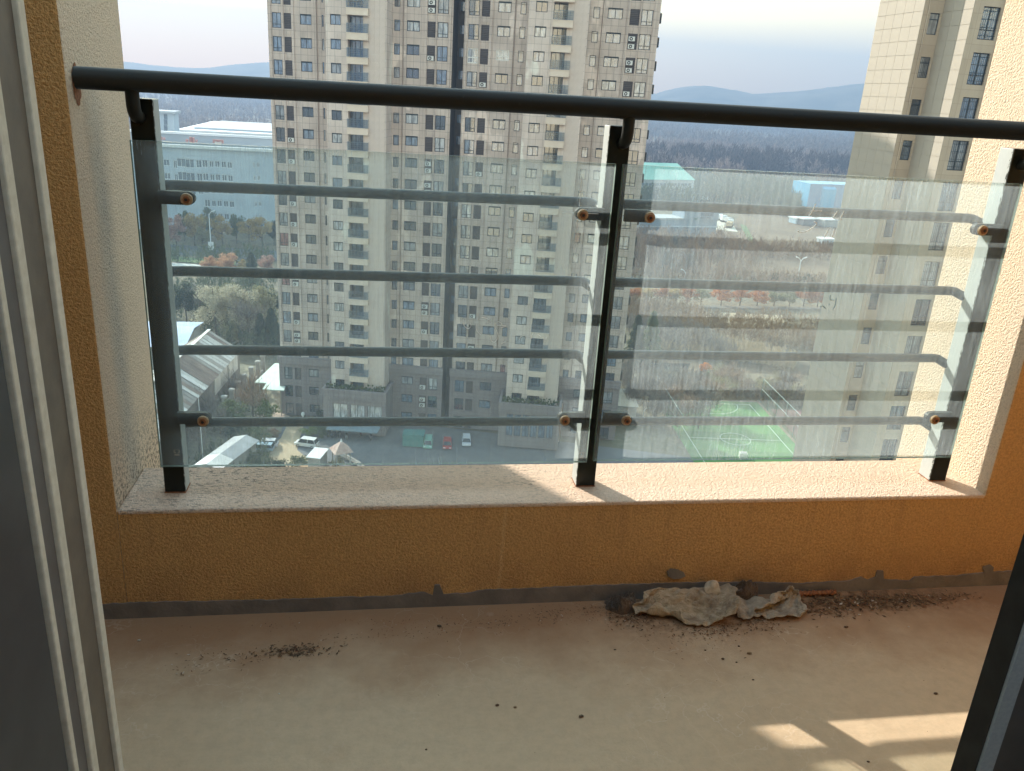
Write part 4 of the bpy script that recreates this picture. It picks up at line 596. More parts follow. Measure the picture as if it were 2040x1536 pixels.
M_RECESS = rough_mat('recess_dark_paint', (.10, .09, .085), (.14, .125, .115), .6, .9)
M_FRAME = rough_mat('dark_window_frame', (.016, .026, .038), (.026, .04, .055), 5, .5)
M_WFRAME = rough_mat('white_window_frame', (.66, .66, .64), (.72, .72, .70), 5, .5)
M_LOUVER = rough_mat('brown_louvre', (.07, .055, .055), (.10, .08, .078), .5, .6)
M_AC = rough_mat('air_conditioner_white', (.62, .62, .60), (.70, .70, .68), 3, .6)
M_DARK = rough_mat('near_black', (.015, .015, .016), (.025, .025, .026), 3, .6)
M_PIPE = rough_mat('drain_pipe', (.26, .20, .17), (.32, .26, .22), 3, .6)
M_CONC = rough_mat('weathered_concrete', (.30, .29, .27), (.40, .385, .36), .7, .9)
def pane_mat(name, c, gloss, rough=.06):
    m, nt, b = base_mat(name, c, rough, 0, .5)
    inf = nt.nodes.new('ShaderNodeObjectInfo'); v = coords(nt, (1.3, 1, .35))
    ad = N(nt, 'ShaderNodeVectorMath', operation='ADD'); nt.links.new(v, ad.inputs[0]); nt.links.new(math_(nt, 'MULTIPLY', inf.outputs['Random'], 77), ad.inputs[1])
    n = noise(nt, ad.outputs[0], 2.2, 3)
    nt.links.new(ramp(nt, [(.38, tuple(k*.45 for k in c)), (.62, c)], n), b.inputs['Base Color'])
    b.inputs['Coat Weight'].default_value = gloss; b.inputs['Coat Roughness'].default_value = .03; b.inputs['Coat IOR'].default_value = 2.7
    return m
PANES = [pane_mat('pane_dark', (.05, .075, .11), 1), pane_mat('pane_blue', (.20, .28, .39), 1), pane_mat('pane_curtain', (.36, .38, .41), .7), pane_mat('pane_pale_curtain', (.60, .62, .64), .5), pane_mat('pane_pink_curtain', (.42, .20, .20), .6)]  # the second pane's blue is sky reflection put into its base colour
M_BALGLASS = clear_mat('balcony_glass', (.55, .64, .72), .16)
M_RAILBLUE = rough_mat('blue_grey_rail', (.13, .17, .21), (.18, .22, .26), 3, .5)

def wall_grid(mb, u0, u1, z0, z1, off, ops, depth=.16, m=0, axis='u', flip=False):
    """wall rectangle with true openings and reveals; axis 'u': lies along x at y=off, axis 'v': lies along y at x=off"""
    us = sorted({u0, u1, *[o[0] for o in ops], *[o[1] for o in ops]}); zs = sorted({z0, z1, *[o[2] for o in ops], *[o[3] for o in ops]})
    P = (lambda u, d, z: (u, off+d, z)) if axis == 'u' else (lambda u, d, z: (off+d, u, z))
    col = {}
    for i in range(len(us)-1):
        if us[i+1]-us[i] < 1e-5: continue
        cu = (us[i]+us[i+1])/2; oc = [o for o in ops if o[0] < cu < o[1]]; start = None
        for j in range(len(zs)):
            inside = j == len(zs)-1 or any(o[2] < (zs[j]+zs[j+1])/2 < o[3] for o in oc)
            if not inside and start is None: start = zs[j]
            if inside and start is not None:
                mb.quad(P(us[i], 0, start), P(us[i+1], 0, start), P(us[i+1], 0, zs[j]), P(us[i], 0, zs[j]), m); start = None
    for a, b, c, d, *dd in ops:
        if dd: depth = dd[0]
        mb.quad(P(a, 0, c), P(b, 0, c), P(b, depth, c), P(a, depth, c), m); mb.quad(P(a, 0, d), P(a, depth, d), P(b, depth, d), P(b, 0, d), m)
        mb.quad(P(a, 0, c), P(a, depth, c), P(a, depth, d), P(a, 0, d), m); mb.quad(P(b, 0, c), P(b, 0, d), P(b, depth, d), P(b, depth, c), m)

def window_meshes(name, w, h, mull=1, transom=None, fw=.075, top=0, mat=None):
    f = MB(); d0, d1 = -.03, .03
    f.box(0, fw, d0, d1, 0, h); f.box(w-fw, w, d0, d1, 0, h); f.box(fw, w-fw, d0, d1, 0, fw); f.box(fw, w-fw, d0, d1, h-fw-top, h)
    for k in range(mull):
        x = w*(k+1)/(mull+1); f.box(x-fw*.45, x+fw*.45, d0+.004, d1-.004, fw, h-fw-top)
    if transom: f.box(fw, w-fw, d0+.002, d1-.002, transom-fw*.5, transom+fw*.5)
    p = MB(); p.quad((fw, .012, fw), (w-fw, .012, fw), (w-fw, .012, h-fw-top), (fw, .012, h-fw-top))
    return f.mesh('window', mat or M_FRAME), p.mesh('pane', PANES[0])
WIN = {'A': window_meshes('tall', 1.22, 1.87, 1, .46), 'B': window_meshes('pair', 1.53, 1.30, 1, None, .075, .12), 'S': window_meshes('slit', .25, 1.42, 0, None, .05),
       'C': window_meshes('pair', 1.38, 1.26, 1, None, .075, .08), 'D': window_meshes('small', .80, 1.36, 0, 1.12), 'W': window_meshes('pair', 1.53, 1.30, 1, .5, .09, 0, M_WFRAME)}
WSIZE = {'A': (1.22, 1.87), 'B': (1.53, 1.30), 'S': (.25, 1.42), 'C': (1.38, 1.26), 'D': (.80, 1.36), 'W': (1.53, 1.30)}
rngw = random.Random(11)
def put_window(kind, parent, T, u0, u1, zb, zt, off, floor=0, weights=None):
    fm, pm = WIN[kind]; w, h = WSIZE[kind]
    M = T @ Matrix.Translation((u0, off, zb)) @ Matrix.Diagonal(((u1-u0)/w, 1, (zt-zb)/h, 1))
    o = link('window', fm, parent, M); p = link('pane', pm, o, M)
    wt = weights or ((2, 6, 2.0, 1.5, .2) if floor > 1 else (5, 2.5, 2.2, 1.4, .25))  # upper storeys get more panes with the sky reflection painted in
    set_mat(p, rngw.choices(PANES, wt)[0]); return o
def louver_mesh(w, h):
    m = MB(); m.box(0, w, .10, .14, 0, h, 1)
    n = 9
    for k in range(n):
        z = (k+.5)*h/n; m.quad((.03, .015, z-.085), (w-.03, .015, z-.085), (w-.03, .085, z+.085), (.03, .085, z+.085), 0)
    m.box(0, .03, 0, .10, 0, h); m.box(w-.03, w, 0, .10, 0, h); m.box(0.03, w-.03, 0, .10, h*.49, h*.51)
    return m.mesh('louver', [M_LOUVER, M_DARK])
LOUV = louver_mesh(1.0, 1.92)
def ac_mesh():
    m = MB(); m.box(0, .82, 0, .30, 0, .56, 0)
    ring = [(.34+.22*math.cos(a), -.008, .28+.22*math.sin(a)) for a in [k*PI/8 for k in range(16)]]; m.poly(ring, 1)
    ring = [(.34+.10*math.cos(a), -.014, .28+.10*math.sin(a)) for a in [k*PI/5 for k in range(10)]]; m.poly(ring, 0)
    return m.mesh('air_conditioner', [M_AC, M_DARK])
ACM = ac_mesh()
def rail_mesh(w, h, d):
    m = MB(); r = .028
    m.tube([(0, d, h), (0, 0, h), (w, 0, h), (w, d, h)], r, 5); m.tube([(0, 0, .08), (w, 0, .08)], r, 5)
    for k in range(1, 4): m.tube([(0, 0, h*k/4), (w, 0, h*k/4)], .014, 4)
    for k in range(7): m.tube([(w*k/6, 0, .02), (w*k/6, 0, h)], .018, 4)
    for dd in (d*.5, d): m.tube([(0, dd, .02), (0, dd, h)], .018, 4); m.tube([(w, dd, .02), (w, dd, h)], .018, 4)
    return m.mesh('railing', M_RAILBLUE)

# ---- the tall apartment tower straight ahead
TROT = rad(-12.177); TW = Matrix.Translation((-14.456, 121.443, 0)) @ Matrix.Rotation(TROT, 4, 'Z')
tower = root('apartment_tower', TW @ Vector((25, -3, GZ)), 'tall beige apartment tower with stacked balconies, in its own shade, straight ahead', 'apartment tower')
ROOF = 33.4; PODZ = -38.6
T0 = -5.2                                                    # head height of one storey's windows, storeys are 2.9 m
ROWS = list(range(-11, 8))
BLK = [dict(e0=-.53, A=(.05, 1.27), L=(1.65, 2.62), B=(3.81, 5.34), pipe=6.04, S=(6.72, 6.97), b0=8.27, C=(8.87, 10.23), bal=(11.07, 13.85), door=(11.1, 13.1), pl=(13.9, 15.95), b1=16.15, D=(16.02+.35, 16.81+.35), pipe2=17.6, E=(18.05, 19.76), L2=(20.78, 21.83), F=(22.11, 23.50), e1=24.13),
       dict(e0=25.62, A=(26.17, 27.55), L=(27.85, 28.9), B=(29.95, 31.66), pipe=32.2, S=(32.85, 33.6), b0=34.14, C=(34.98, 36.44), bal=(37.2, 39.75), door=(37.25, 39.0), pl=(39.8, 41.5), b1=41.67, D=(42.25, 43.1), pipe2=43.5, E=(44.11, 46.05), L2=(46.98, 48.2), F=(48.42, 49.93), e1=50.8)]
BAYO = -3.7
wall = MB(); bay = MB(); rec = MB(); pod = MB()
frame_parts = []
for bi, b in enumerate(BLK):
    top = lambda k: T0+2.9*k
    # wing openings
    o1, o2, o3, po1, po2 = [], [], [], [], []
    for k in ROWS:
        t = top(k)
        o1 += [(*b['A'], t-1.87, t), (*b['L'], t-1.92, t), (*b['B'], t-1.30, t), (*b['S'], t-1.40, t+.02)]
        o2 += [(*b['D'], t-1.36, t), (*b['E'], t-1.30, t), (*b['L2'], t-1.92, t), (*b['F'], t-1.87, t)]
    for k in ROWS+[-12]:
        t = top(k); o3.append((*b['C'], t-1.31, t-.05, .16)); o3.append((*b['door'], t-2.17, t-.05, 1.35))
    for k in (-12, -13, -14):
        t = top(k); po1 += [(*b['A'], t-1.87, t), (*b['B'], t-1.30, t)]; po2 += [(*b['E'], t-1.30, t), (*b['F'], t-1.87, t)]
        if k < -12 or True: po2 += [(*b['L2'], t-1.92, t)]; po1 += [(*b['L'], t-1.92, t)]
    wall_grid(wall, b['e0'], b['b0'], PODZ, ROOF, 0, o1); wall_grid(wall, b['b1'], b['e1'], PODZ, ROOF, 0, o2)
    wall_grid(pod, b['e0']-.22, b['b0'], GZ, PODZ, -.25, po1); wall_grid(pod, b['b1'], b['e1']+.1, GZ, PODZ, -.25, po2)
    for (ua, ub) in ((b['e0']-.3, b['b0']), (b['b1'], b['e1']+.18)): pod.box(ua, ub, -.6, .0, PODZ-.75, PODZ+.35)
    wall_grid(bay, b['b0'], b['b1'], -41.2, ROOF, BAYO, o3, .16)
    for uu in (b['b0'], b['b1']): bay.quad((uu, BAYO, -41.2), (uu, 0, -41.2), (uu, 0, ROOF), (uu, BAYO, ROOF))
    bay.quad((b['b0'], BAYO, ROOF), (b['b1'], BAYO, ROOF), (b['b1'], 0, ROOF), (b['b0'], 0, ROOF))
    # ribs beside the louvres and the building corners
    for (ua, ub, zz0) in ((b['A'][0]-.42, b['A'][0]-.14, PODZ), (b['A'][1]+.08, b['L'][0]-.06, PODZ), (b['L'][1]+.06, b['L'][1]+.36, PODZ), (b['L2'][0]-.36, b['L2'][0]-.06, PODZ), (b['L2'][1]+.05, b['F'][0]-.05, PODZ), (b['F'][1]+.12, b['F'][1]+.42, PODZ)):
        wall.box(ua, ub, -.16, -.002, zz0, ROOF)
    for k in ROWS:                                            # spandrel boxes under each louvre
        t = top(k)
        for c in (b['L'], b['L2']): wall.box(c[0]+.12, c[1]-.12, -.05, -.002, t-2.62, t-2.22)
    # dark recess and outer sides
    s = 1 if bi == 0 else -1
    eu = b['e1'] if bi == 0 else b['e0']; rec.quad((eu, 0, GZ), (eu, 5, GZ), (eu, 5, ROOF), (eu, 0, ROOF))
    ou = b['e0'] if bi == 0 else b['e1']; wall.quad((ou, 0, GZ), (ou, 15, GZ), (ou, 15, ROOF), (ou, 0, ROOF))
    # podium bay
    pa, pb = b['b0']-.7, b['b1']+.6
    if bi == 0: popen = [(9.0+k*2.55, 9.0+k*2.55+2.15, -45.9, -43.1) for k in range(3)]
    else: popen = [(b['b0']+.4+k*1.18, b['b0']+.4+k*1.18+.95, -46.0, -42.6) for k in range(6)]
    wall_grid(pod, pa, pb, GZ, -41.2, -5.8, popen, .3)
    for uu in (pa, pb): pod.quad((uu, -5.8, GZ), (uu, -.2, GZ), (uu, -.2, -41.2), (uu, -5.8, -41.2))
    pod.quad((pa, -5.8, -41.45), (pb, -5.8, -41.45), (pb, -.2, -41.45), (pa, -.2, -41.45))
    pod.box(pa-.15, pb+.15, -6.0, -5.65, -42.2, -40.85); pod.box(pa-.15, pa+.2, -5.65, -.4, -41.6, -40.85); pod.box(pb-.2, pb+.15, -5.65, -.4, -41.6, -40.85)
    frame_parts.append((b, popen))
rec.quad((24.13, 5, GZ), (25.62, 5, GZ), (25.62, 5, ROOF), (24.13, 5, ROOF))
wall.quad((-.53, 0, ROOF), (50.8, 0, ROOF), (50.8, 15, ROOF), (-.53, 15, ROOF)); wall.quad((-.53, 15, GZ), (-.53, 15, ROOF), (50.8, 15, ROOF), (50.8, 15, GZ))
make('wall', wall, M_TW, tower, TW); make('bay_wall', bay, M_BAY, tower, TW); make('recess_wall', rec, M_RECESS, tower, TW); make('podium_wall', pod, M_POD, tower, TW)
# back faces of the balcony recesses: door glass
nwin = 0
RAILS = [rail_mesh(b['bal'][1]-b['bal'][0]-.06, 1.08, .62) for b in BLK]
for bi, (b, popen) in enumerate(frame_parts):
    for k in ROWS:
        t = T0+2.9*k
        for key, kd, zb, zt in (('A', 'A', t-1.87, t), ('B', 'B', t-1.30, t), ('S', 'S' if bi == 0 else 'D', t-1.40, t+.02), ('D', 'D', t-1.36, t), ('E', 'B', t-1.30, t), ('F', 'A', t-1.87, t)):
            kk = 'W' if (bi == 1 and k == 4 and key in 'AB') else kd
            put_window(kk, tower, TW, b[key][0], b[key][1], zb, zt, .10, k)
        for key in ('L', 'L2'):
            c = b[key]; link('louver', LOUV, tower, TW @ Matrix.Translation((c[0], .0, t-1.92)) @ Matrix.Diagonal((c[1]-c[0], 1, 1, 1)))
            if rngw.random() < .34:
                for z in ([.08] if rngw.random() < .6 else [.08, 1.0]):
                    link('air_conditioner', ACM, tower, TW @ Matrix.Translation((c[0]+.09, -.19, t-1.92+z)))
    for k in ROWS+[-12]:
        t = T0+2.9*k; put_window('C', tower, TW, b['C'][0], b['C'][1], t-1.31, t-.05, BAYO+.10, k)
        m = MB(); u0, u1 = b['bal']; m.box(u0, u1, BAYO-.62, BAYO-.002, t-2.95, t-2.17); m.box(u0-.03, u1+.03, BAYO-.66, BAYO-.003, t-2.19, t-2.11)
        make('balcony_slab', m, M_FASCIA, tower, TW)
        rm = link('railing', RAILS[bi], tower, TW @ Matrix.Translation((u0+.03, BAYO-.58, t-2.11)))
        m = MB(); m.quad((u0+.05, BAYO-.57, t-2.08), (u1-.05, BAYO-.57, t-2.08), (u1-.05, BAYO-.57, t-1.06), (u0+.05, BAYO-.57, t-1.06)); make('railing_panel', m, M_BALGLASS, rm, TW)
        m = MB(); d0, d1 = b['door']; y = BAYO+1.30
        m.box(d0, d1, y, y+.05, t-2.17, t-.05, 0)
        for x in (d0, d0+(d1-d0)*.33, d0+(d1-d0)*.66, d1-.07): m.box(x, x+.07, y-.03, y, t-2.17, t-.05, 1)
        make('balcony_door', m, [rngw.choice(PANES[:2] if rngw.random() < .8 else PANES[2:4]), M_FRAME], tower, TW)
    for k in (-12, -13, -14):
        t = T0+2.9*k
        for key, kd, h in (('A', 'A', 1.87), ('B', 'B', 1.30), ('E', 'B', 1.30), ('F', 'A', 1.87)): put_window(kd, tower, TW, b[key][0], b[key][1], t-h, t, -.14, -5)
        for key in ('L', 'L2'):
            c = b[key]; link('louver', LOUV, tower, TW @ Matrix.Translation((c[0], -.22, t-1.92)) @ Matrix.Diagonal((c[1]-c[0], 1, 1, 1)))
        if bi == 0:
            link('air_conditioner', ACM, tower, TW @ Matrix.Translation((b['L2'][0]+.09, -.50, t-1.8)))
            if k == -13: link('air_conditioner', ACM, tower, TW @ Matrix.Translation((b['L2'][0]+.09, -.50, t-.9)))
    for (ua, ub, za, zb) in popen:                            # curtained shop-level windows
        m = MB(); w = ub-ua; f = .06; y = -5.65
        for x in (ua, ua+w/2-f/2, ub-f): m.box(x, x+f, y-.04, y+.04, za, zb)
        m.box(ua+f, ub-f, y-.035, y+.035, za, za+f); m.box(ua+f, ub-f, y-.035, y+.035, zb-f, zb)
        o = make('shop_window', m, M_FRAME, tower, TW); m = MB(); m.quad((ua+f, y+.02, za+f), (ub-f, y+.02, za+f), (ub-f, y+.02, zb-f), (ua+f, y+.02, zb-f))
        make('curtained_pane', m, PANES[3] if bi == 0 else PANES[1], o, TW)
    # stone panels of the plain column, each with its own joint
    pm = MB(); pu0, pu1 = b['pl']; pw = (pu1-pu0)/3
    pm.box(0, pw-.02, -.03, 0, 0, .947); pme = pm.mesh('stone_panel', M_TPANEL)
    z = -40.7; nrow = 0
    while z < 16.5:
        for c in range(3): link('stone_panel', pme, tower, TW @ Matrix.Translation((pu0+c*pw, BAYO-.002, z)))
        z += .967
    m = MB()
    for pu in (b['pipe'], b['pipe2']): m.tube([(pu, -.10, GZ), (pu, -.10, ROOF)], .07, 6)
    make('drain_pipe', m, M_PIPE, tower, TW)
# little windows in the dark recess, side fins, entrance canopy
m = MB()
for k in ROWS: m.box(24.45, 25.1, 4.9, 4.99, T0+2.9*k-1.0, T0+2.9*k+.1)
make('recess_window', m, PANES[1], tower, TW)
m = MB()
for k in ROWS: m.box(50.8, 51.15, 1.2, 2.0, T0+2.9*k-1.4, T0+2.9*k-.2); m.box(50.8, 51.05, 4.0, 5.2, T0+2.9*k-1.4, T0+2.9*k-.1)
make('side_grille', m, M_DARK, tower, TW)['kind'] = 'stuff'
m = MB(); m.box(8.6, 16.1, -8.2, -5.82, -46.35, -46.2); make('entrance_canopy', m, rough_mat('blue_glass_canopy', (.17, .23, .27), (.22, .29, .33), 1, .25), tower, TW)
m = MB(); g = random.Random(4)
for b in BLK:
    for _ in range(420):
        u = g.uniform(b['b0']-.4, b['b1']+.3); y = g.uniform(-5.5, -4.1); z = -41.3+g.random()**1.5*.8; s = g.uniform(.06, .14); a = g.uniform(0, PI)
        m.quad((u-s*math.cos(a), y-s*math.sin(a), z), (u+s*math.cos(a), y+s*math.sin(a), z), (u+s*math.cos(a), y+s*math.sin(a), z+2*s), (u-s*math.cos(a), y-s*math.sin(a), z+2*s))
tp = make('terrace_plants', m, rough_mat('terrace_green', (.05, .08, .035), (.09, .12, .06), 2, .8), tower, TW); tp['kind'] = 'stuff'

# ---- the sunlit tower close by on the other side
rt = root('sunlit_tower', (39.4, 58, GZ), 'cream stone tower with sunlit flank and barred windows, beside the balcony pier', 'apartment tower')
M_RT = facade_mat('cream_tower_stone', (.35, .305, .24), (.38, .33, .26), (.41, .355, .28), .16, 1.18, .967, False, .25)
M_RTS = facade_mat('cream_tower_front', (.40, .33, .26), (.44, .37, .29), (.47, .39, .31), .12, 5, .967, False, .25)
M_RP = rough_mat('cream_stone_panel', (.33, .29, .235), (.37, .33, .27), .35, .8, stretch=(1, 1, .4))
m = MB(); side = MB()
RTOP = 40
r1 = [(38.42, 39.20, 4.38+1.3+2.9*k-1.42-.25, 4.38+1.3+2.9*k-.25) for k in range(-16, 4)]
r2 = [(40.12, 41.42, 4.42+1.3+2.9*k-2.07, 4.42+1.3+2.9*k) for k in range(-16, 4)]
r3 = [(42.05, 43.0, 4.42+1.3+2.9*k-2.07, 4.42+1.3+2.9*k) for k in range(-16, 4)]
wall_grid(m, 37.85, 39.37, GZ, RTOP, 58.45, r1, .18); wall_grid(m, 39.37, 56, GZ, RTOP, 55.2, r2+r3, .22)
m.box(41.62, 41.92, 55.02, 55.198, GZ, RTOP); m.tube([(38.18, 58.36, GZ), (38.18, 58.36, RTOP)], .05, 6)
make('front_wall', m, M_RTS, rt)
side.quad((37.85, 58.45, GZ), (37.85, 58.45, RTOP), (37.85, 64.25, RTOP), (37.85, 64.25, GZ)); side.quad((39.37, 55.2, GZ), (39.37, 55.2, RTOP), (39.37, 58.45, RTOP), (39.37, 58.45, GZ))
side.quad((37.85, 64.25, GZ), (37.85, 64.25, RTOP), (56, 64.25, RTOP), (56, 64.25, GZ)); side.quad((56, 55.2, GZ), (56, 64.25, GZ), (56, 64.25, RTOP), (56, 55.2, RTOP))
side.quad((37.85, 58.45, RTOP), (56, 58.45, RTOP), (56, 64.25, RTOP), (37.85, 64.25, RTOP)); side.quad((39.37, 55.2, RTOP), (56, 55.2, RTOP), (56, 58.45, RTOP), (39.37, 58.45, RTOP))
make('side_wall', side, M_RT, rt)
pm = MB(); pm.box(-.025, 0, .012, 1.16-.012, .012, .955); pme = pm.mesh('stone_panel', M_RP)
pm2 = MB(); pm2.box(-.025, 0, .012, 1.083-.012, .012, .955); pme2 = pm2.mesh('stone_panel', M_RP)
for r in range(34):
    z = -20.6+r*.967
    for c in range(5): link('stone_panel', pme, rt, Matrix.Translation((37.849, 58.45+c*1.16, z)))
    for c in range(3): link('stone_panel', pme2, rt, Matrix.Translation((39.369, 55.2+c*1.083, z)))
def grille_mesh(w, h, nv, nh):
    g_ = MB()
    for k in range(nv): x = (k+.5)*w/nv; g_.tube([(x, 0, 0), (x, 0, h)], .014, 4)
    for k in range(nh): z = (k+.5)*h/nh; g_.tube([(0, 0, z), (w, 0, z)], .014, 4)
    return g_.mesh('window_grille', M_FRAME)
GR1 = grille_mesh(.78, 1.42, 6, 2); GR2 = grille_mesh(1.3, 2.07, 9, 4)
WIN['R1'] = window_meshes('r', .78, 1.42, 0, 1.0, .05); WSIZE['R1'] = (.78, 1.42); WIN['R2'] = window_meshes('r', 1.30, 2.07, 1, .62, .06); WSIZE['R2'] = (1.30, 2.07)
I4 = Matrix.Identity(4)
for i, (a, b_, c, d) in enumerate(r1):
    put_window('R1', rt, I4, a, b_, c, d, 58.57, 0, (6, 3, 1, .5, 0))
    if i not in (17, 19): link('window_grille', GR1, rt, Matrix.Translation((a, 58.50, c)))
for i, (a, b_, c, d) in enumerate(r2):
    put_window('R2', rt, I4, a, b_, c, d, 55.36, 0, (3, 3, 3, 1, 0))
    if i != 18 and i != 19: link('window_grille', GR2, rt, Matrix.Translation((a, 55.24, c)))
LV2 = louver_mesh(.95, 2.07)
for (a, b_, c, d) in r3: link('louver', LV2, rt, Matrix.Translation((a, 55.25, c)))

# ---- ground, streets, water, terrain
def ground_mat():
    m, nt, b = base_mat('winter_ground', (.2, .18, .13), .95, 0, .1)
    v = coords(nt); n = noise(nt, v, .016, 6, .6); f = noise(nt, v, .22, 5, .65); g_ = noise(nt, v, 1.3, 3, .6)
    col = ramp(nt, [(.30, (.10, .105, .06)), (.45, (.19, .16, .105)), (.58, (.24, .19, .13)), (.70, (.15, .14, .10))], n)
    col = mixc(nt, band(nt, f, .42, .66), col, (.13, .115, .085)); col = mixc(nt, math_(nt, 'MULTIPLY', band(nt, g_, .5, .75), .5), col, (.33, .28, .20))
    nt.links.new(col, b.inputs['Base Color']); bump(nt, b, f, .6, 1.0); return m
mb = MB(); S = 4200; mb.quad((-S, -S, GZ-.30), (S, -S, GZ-.30), (S, S, GZ-.30), (-S, S, GZ-.30)); struct('ground', mb, ground_mat(), 'winter ground of bare fields and scrub')
def sheet(name, pix, mat, z, label=None):
    m = MB(); P = [at_z(x, y, GZ+z) for x, y in pix]; a = sum(P[i].x*P[(i+1) % len(P)].y-P[(i+1) % len(P)].x*P[i].y for i in range(len(P)))
    m.poly([(p.x, p.y, GZ+z) for p in (P if a > 0 else P[::-1])]); return struct(name, m, mat, label)
def flat(name, pts, mat, z, label=None):
    m = MB(); m.poly([(x, y, GZ+z) for x, y in pts]); return struct(name, m, mat, label)
M_ASPH = rough_mat('grey_asphalt', (.13, .135, .14), (.18, .18, .185), .5, .85, detail=6)
M_ROADF = rough_mat('distant_road', (.10, .105, .115), (.14, .145, .15), .1, .8)
M_PATH = rough_mat('tan_paving', (.42, .31, .19), (.50, .39, .25), .8, .85)
M_GARDEN = rough_mat('garden_soil_and_leaves', (.16, .15, .10), (.32, .275, .19), .9, .95, detail=6)
flat('car_park', [(-40, 20), (60, 20), (47, 104), (-2, 120), (-18, 118), (-24, 96)], M_ASPH, -.24, 'shaded grey car park below the towers')
sheet('garden_bed', [(340, 960), (346, 700), (430, 720), (520, 730), (566, 840), (560, 862), (500, 900), (520, 960)], M_GARDEN, -.20)
sheet('footpath', [(556, 960), (536, 915), (530, 902), (560, 872), (572, 846), (606, 846), (596, 876), (592, 896), (606, 908), (640, 918), (632, 960)], M_PATH, -.18, 'tan paved footpath curving past the white car')
sheet('terrace_pavement', [(500, 838), (507, 822), (540, 816), (575, 828), (600, 846), (560, 850)], rough_mat('pink_paving', (.46, .34, .27), (.54, .42, .34), .8, .85), -.15)
sheet('road', [(330, 486), (560, 500), (560, 520), (330, 506)], M_ROADF, -.2, 'grey road beyond the autumn trees')
sheet('verge', [(330, 510), (470, 519), (470, 528), (330, 520)], rough_mat('clipped_green_verge', (.11, .16, .05), (.16, .21, .08), .3, .9), -.1)
sheet('pavement', [(330, 522), (420, 529), (420, 536), (330, 533)], rough_mat('pale_pavement', (.6, .58, .55), (.68, .66, .62), .3, .9), -.12)
# right-hand side: canal, park road, brown field, works yard
sheet('canal_water', [(1225, 722), (1375, 724), (1370, 736), (1228, 738)], base_mat('canal_water', (.012, .02, .03), .08, 0, .6)[0], -.22, 'dark still canal water')
sheet('canal_bank', [(1225, 714), (1640, 722), (1640, 748), (1370, 739), (1225, 742)], rough_mat('brown_bank', (.10, .075, .05), (.15, .115, .075), .4, .95), -.26)
sheet('far_road', [(1240, 553), (1700, 566), (1700, 577), (1240, 566)], M_ROADF, -.2, 'grey road behind the orange trees')
sheet('far_pavement', [(1240, 606), (1700, 612), (1700, 617), (1240, 612)], rough_mat('dull_pavement', (.17, .15, .125), (.21, .19, .16), .2, .9), -.2)
M_BROWNF = rough_mat('brown_field', (.135, .09, .055), (.21, .15, .095), .05, .95, detail=7, lo=.3, hi=.7)
sheet('brown_field', [(1250, 478), (1440, 470), (1476, 424), (1720, 432), (1760, 560), (1240, 548)], M_BROWNF, -.24, 'dry brown field')
sheet('works_yard', [(1423, 432), (1445, 428), (1470, 462), (1424, 457)], rough_mat('pale_yard', (.55, .50, .40), (.65, .60, .50), .1, .9), -.18)
sheet('green_strip', [(1474, 446), (1487, 450), (1506, 486), (1490, 478)], rough_mat('green_strip', (.09, .14, .05), (.13, .18, .07), .2, .9), -.2)
sheet('tan_clearing', [(1340, 618), (1560, 628), (1570, 676), (1500, 690), (1330, 668)], rough_mat('pale_clearing', (.38, .30, .20), (.46, .38, .26), .15, .95, detail=6), -.22)

# hills: far ridges that fade into the haze
def hill_ridge(name, dist, prof, depth, seed, label):
    m = MB(); azs = np.linspace(-80, 80, 321); K = 14
    hs = np.interp(azs, [p[0] for p in prof], [p[1] for p in prof])
    from mathutils import noise as mn
    for i, a in enumerate(azs):
        for k in range(K):
            t = k/(K-1); d = dist+(t-.5)*depth; s = math.sin(PI*min(1, t/1.0))
            nz = mn.noise(Vector((a*.9+seed, t*3, 1)))*.10 + mn.noise(Vector((a*2.6+seed, t*6, 4)))*.05
            crest = dist*math.tan(rad(hs[i]))+CAM.z-GZ
            z = GZ-.5 + max(0, crest*(s**1.15)*(1+nz*(1-.75*s)))
            m.v.append((d*math.sin(rad(a)), d*math.cos(rad(a)), z))
    for i in range(len(azs)-1):
        for k in range(K-1): m.f.append((i*K+k, i*K+k+1, (i+1)*K+k+1, (i+1)*K+k)); m.m.append(0)
    return struct(name, m, rough_mat(name+'_slope', (.045, .05, .038), (.13, .12, .095), .012, .95, detail=8), label, True)
hill_ridge('hills', 2450, [(-80, .6), (-30, .5), (-17, .42), (-15.3, .35), (-13.9, .27), (-12.5, .19), (-11.1, .25), (-9.6, .5), (-7, .9), (0, 1.1), (8, .9), (15, .5), (17.7, .41), (19, .82), (20.7, 1.16), (22.4, 1.02), (24, .81), (25.2, .94), (27, 1.16), (28.5, 1.41), (30.4, 1.72), (40, 3.2), (55, 5.2), (80, 4.2)], 900, 3, 'long wooded ridge of hills under the pale sky')  # ridge end out of view raised, made up to match the tall haze box

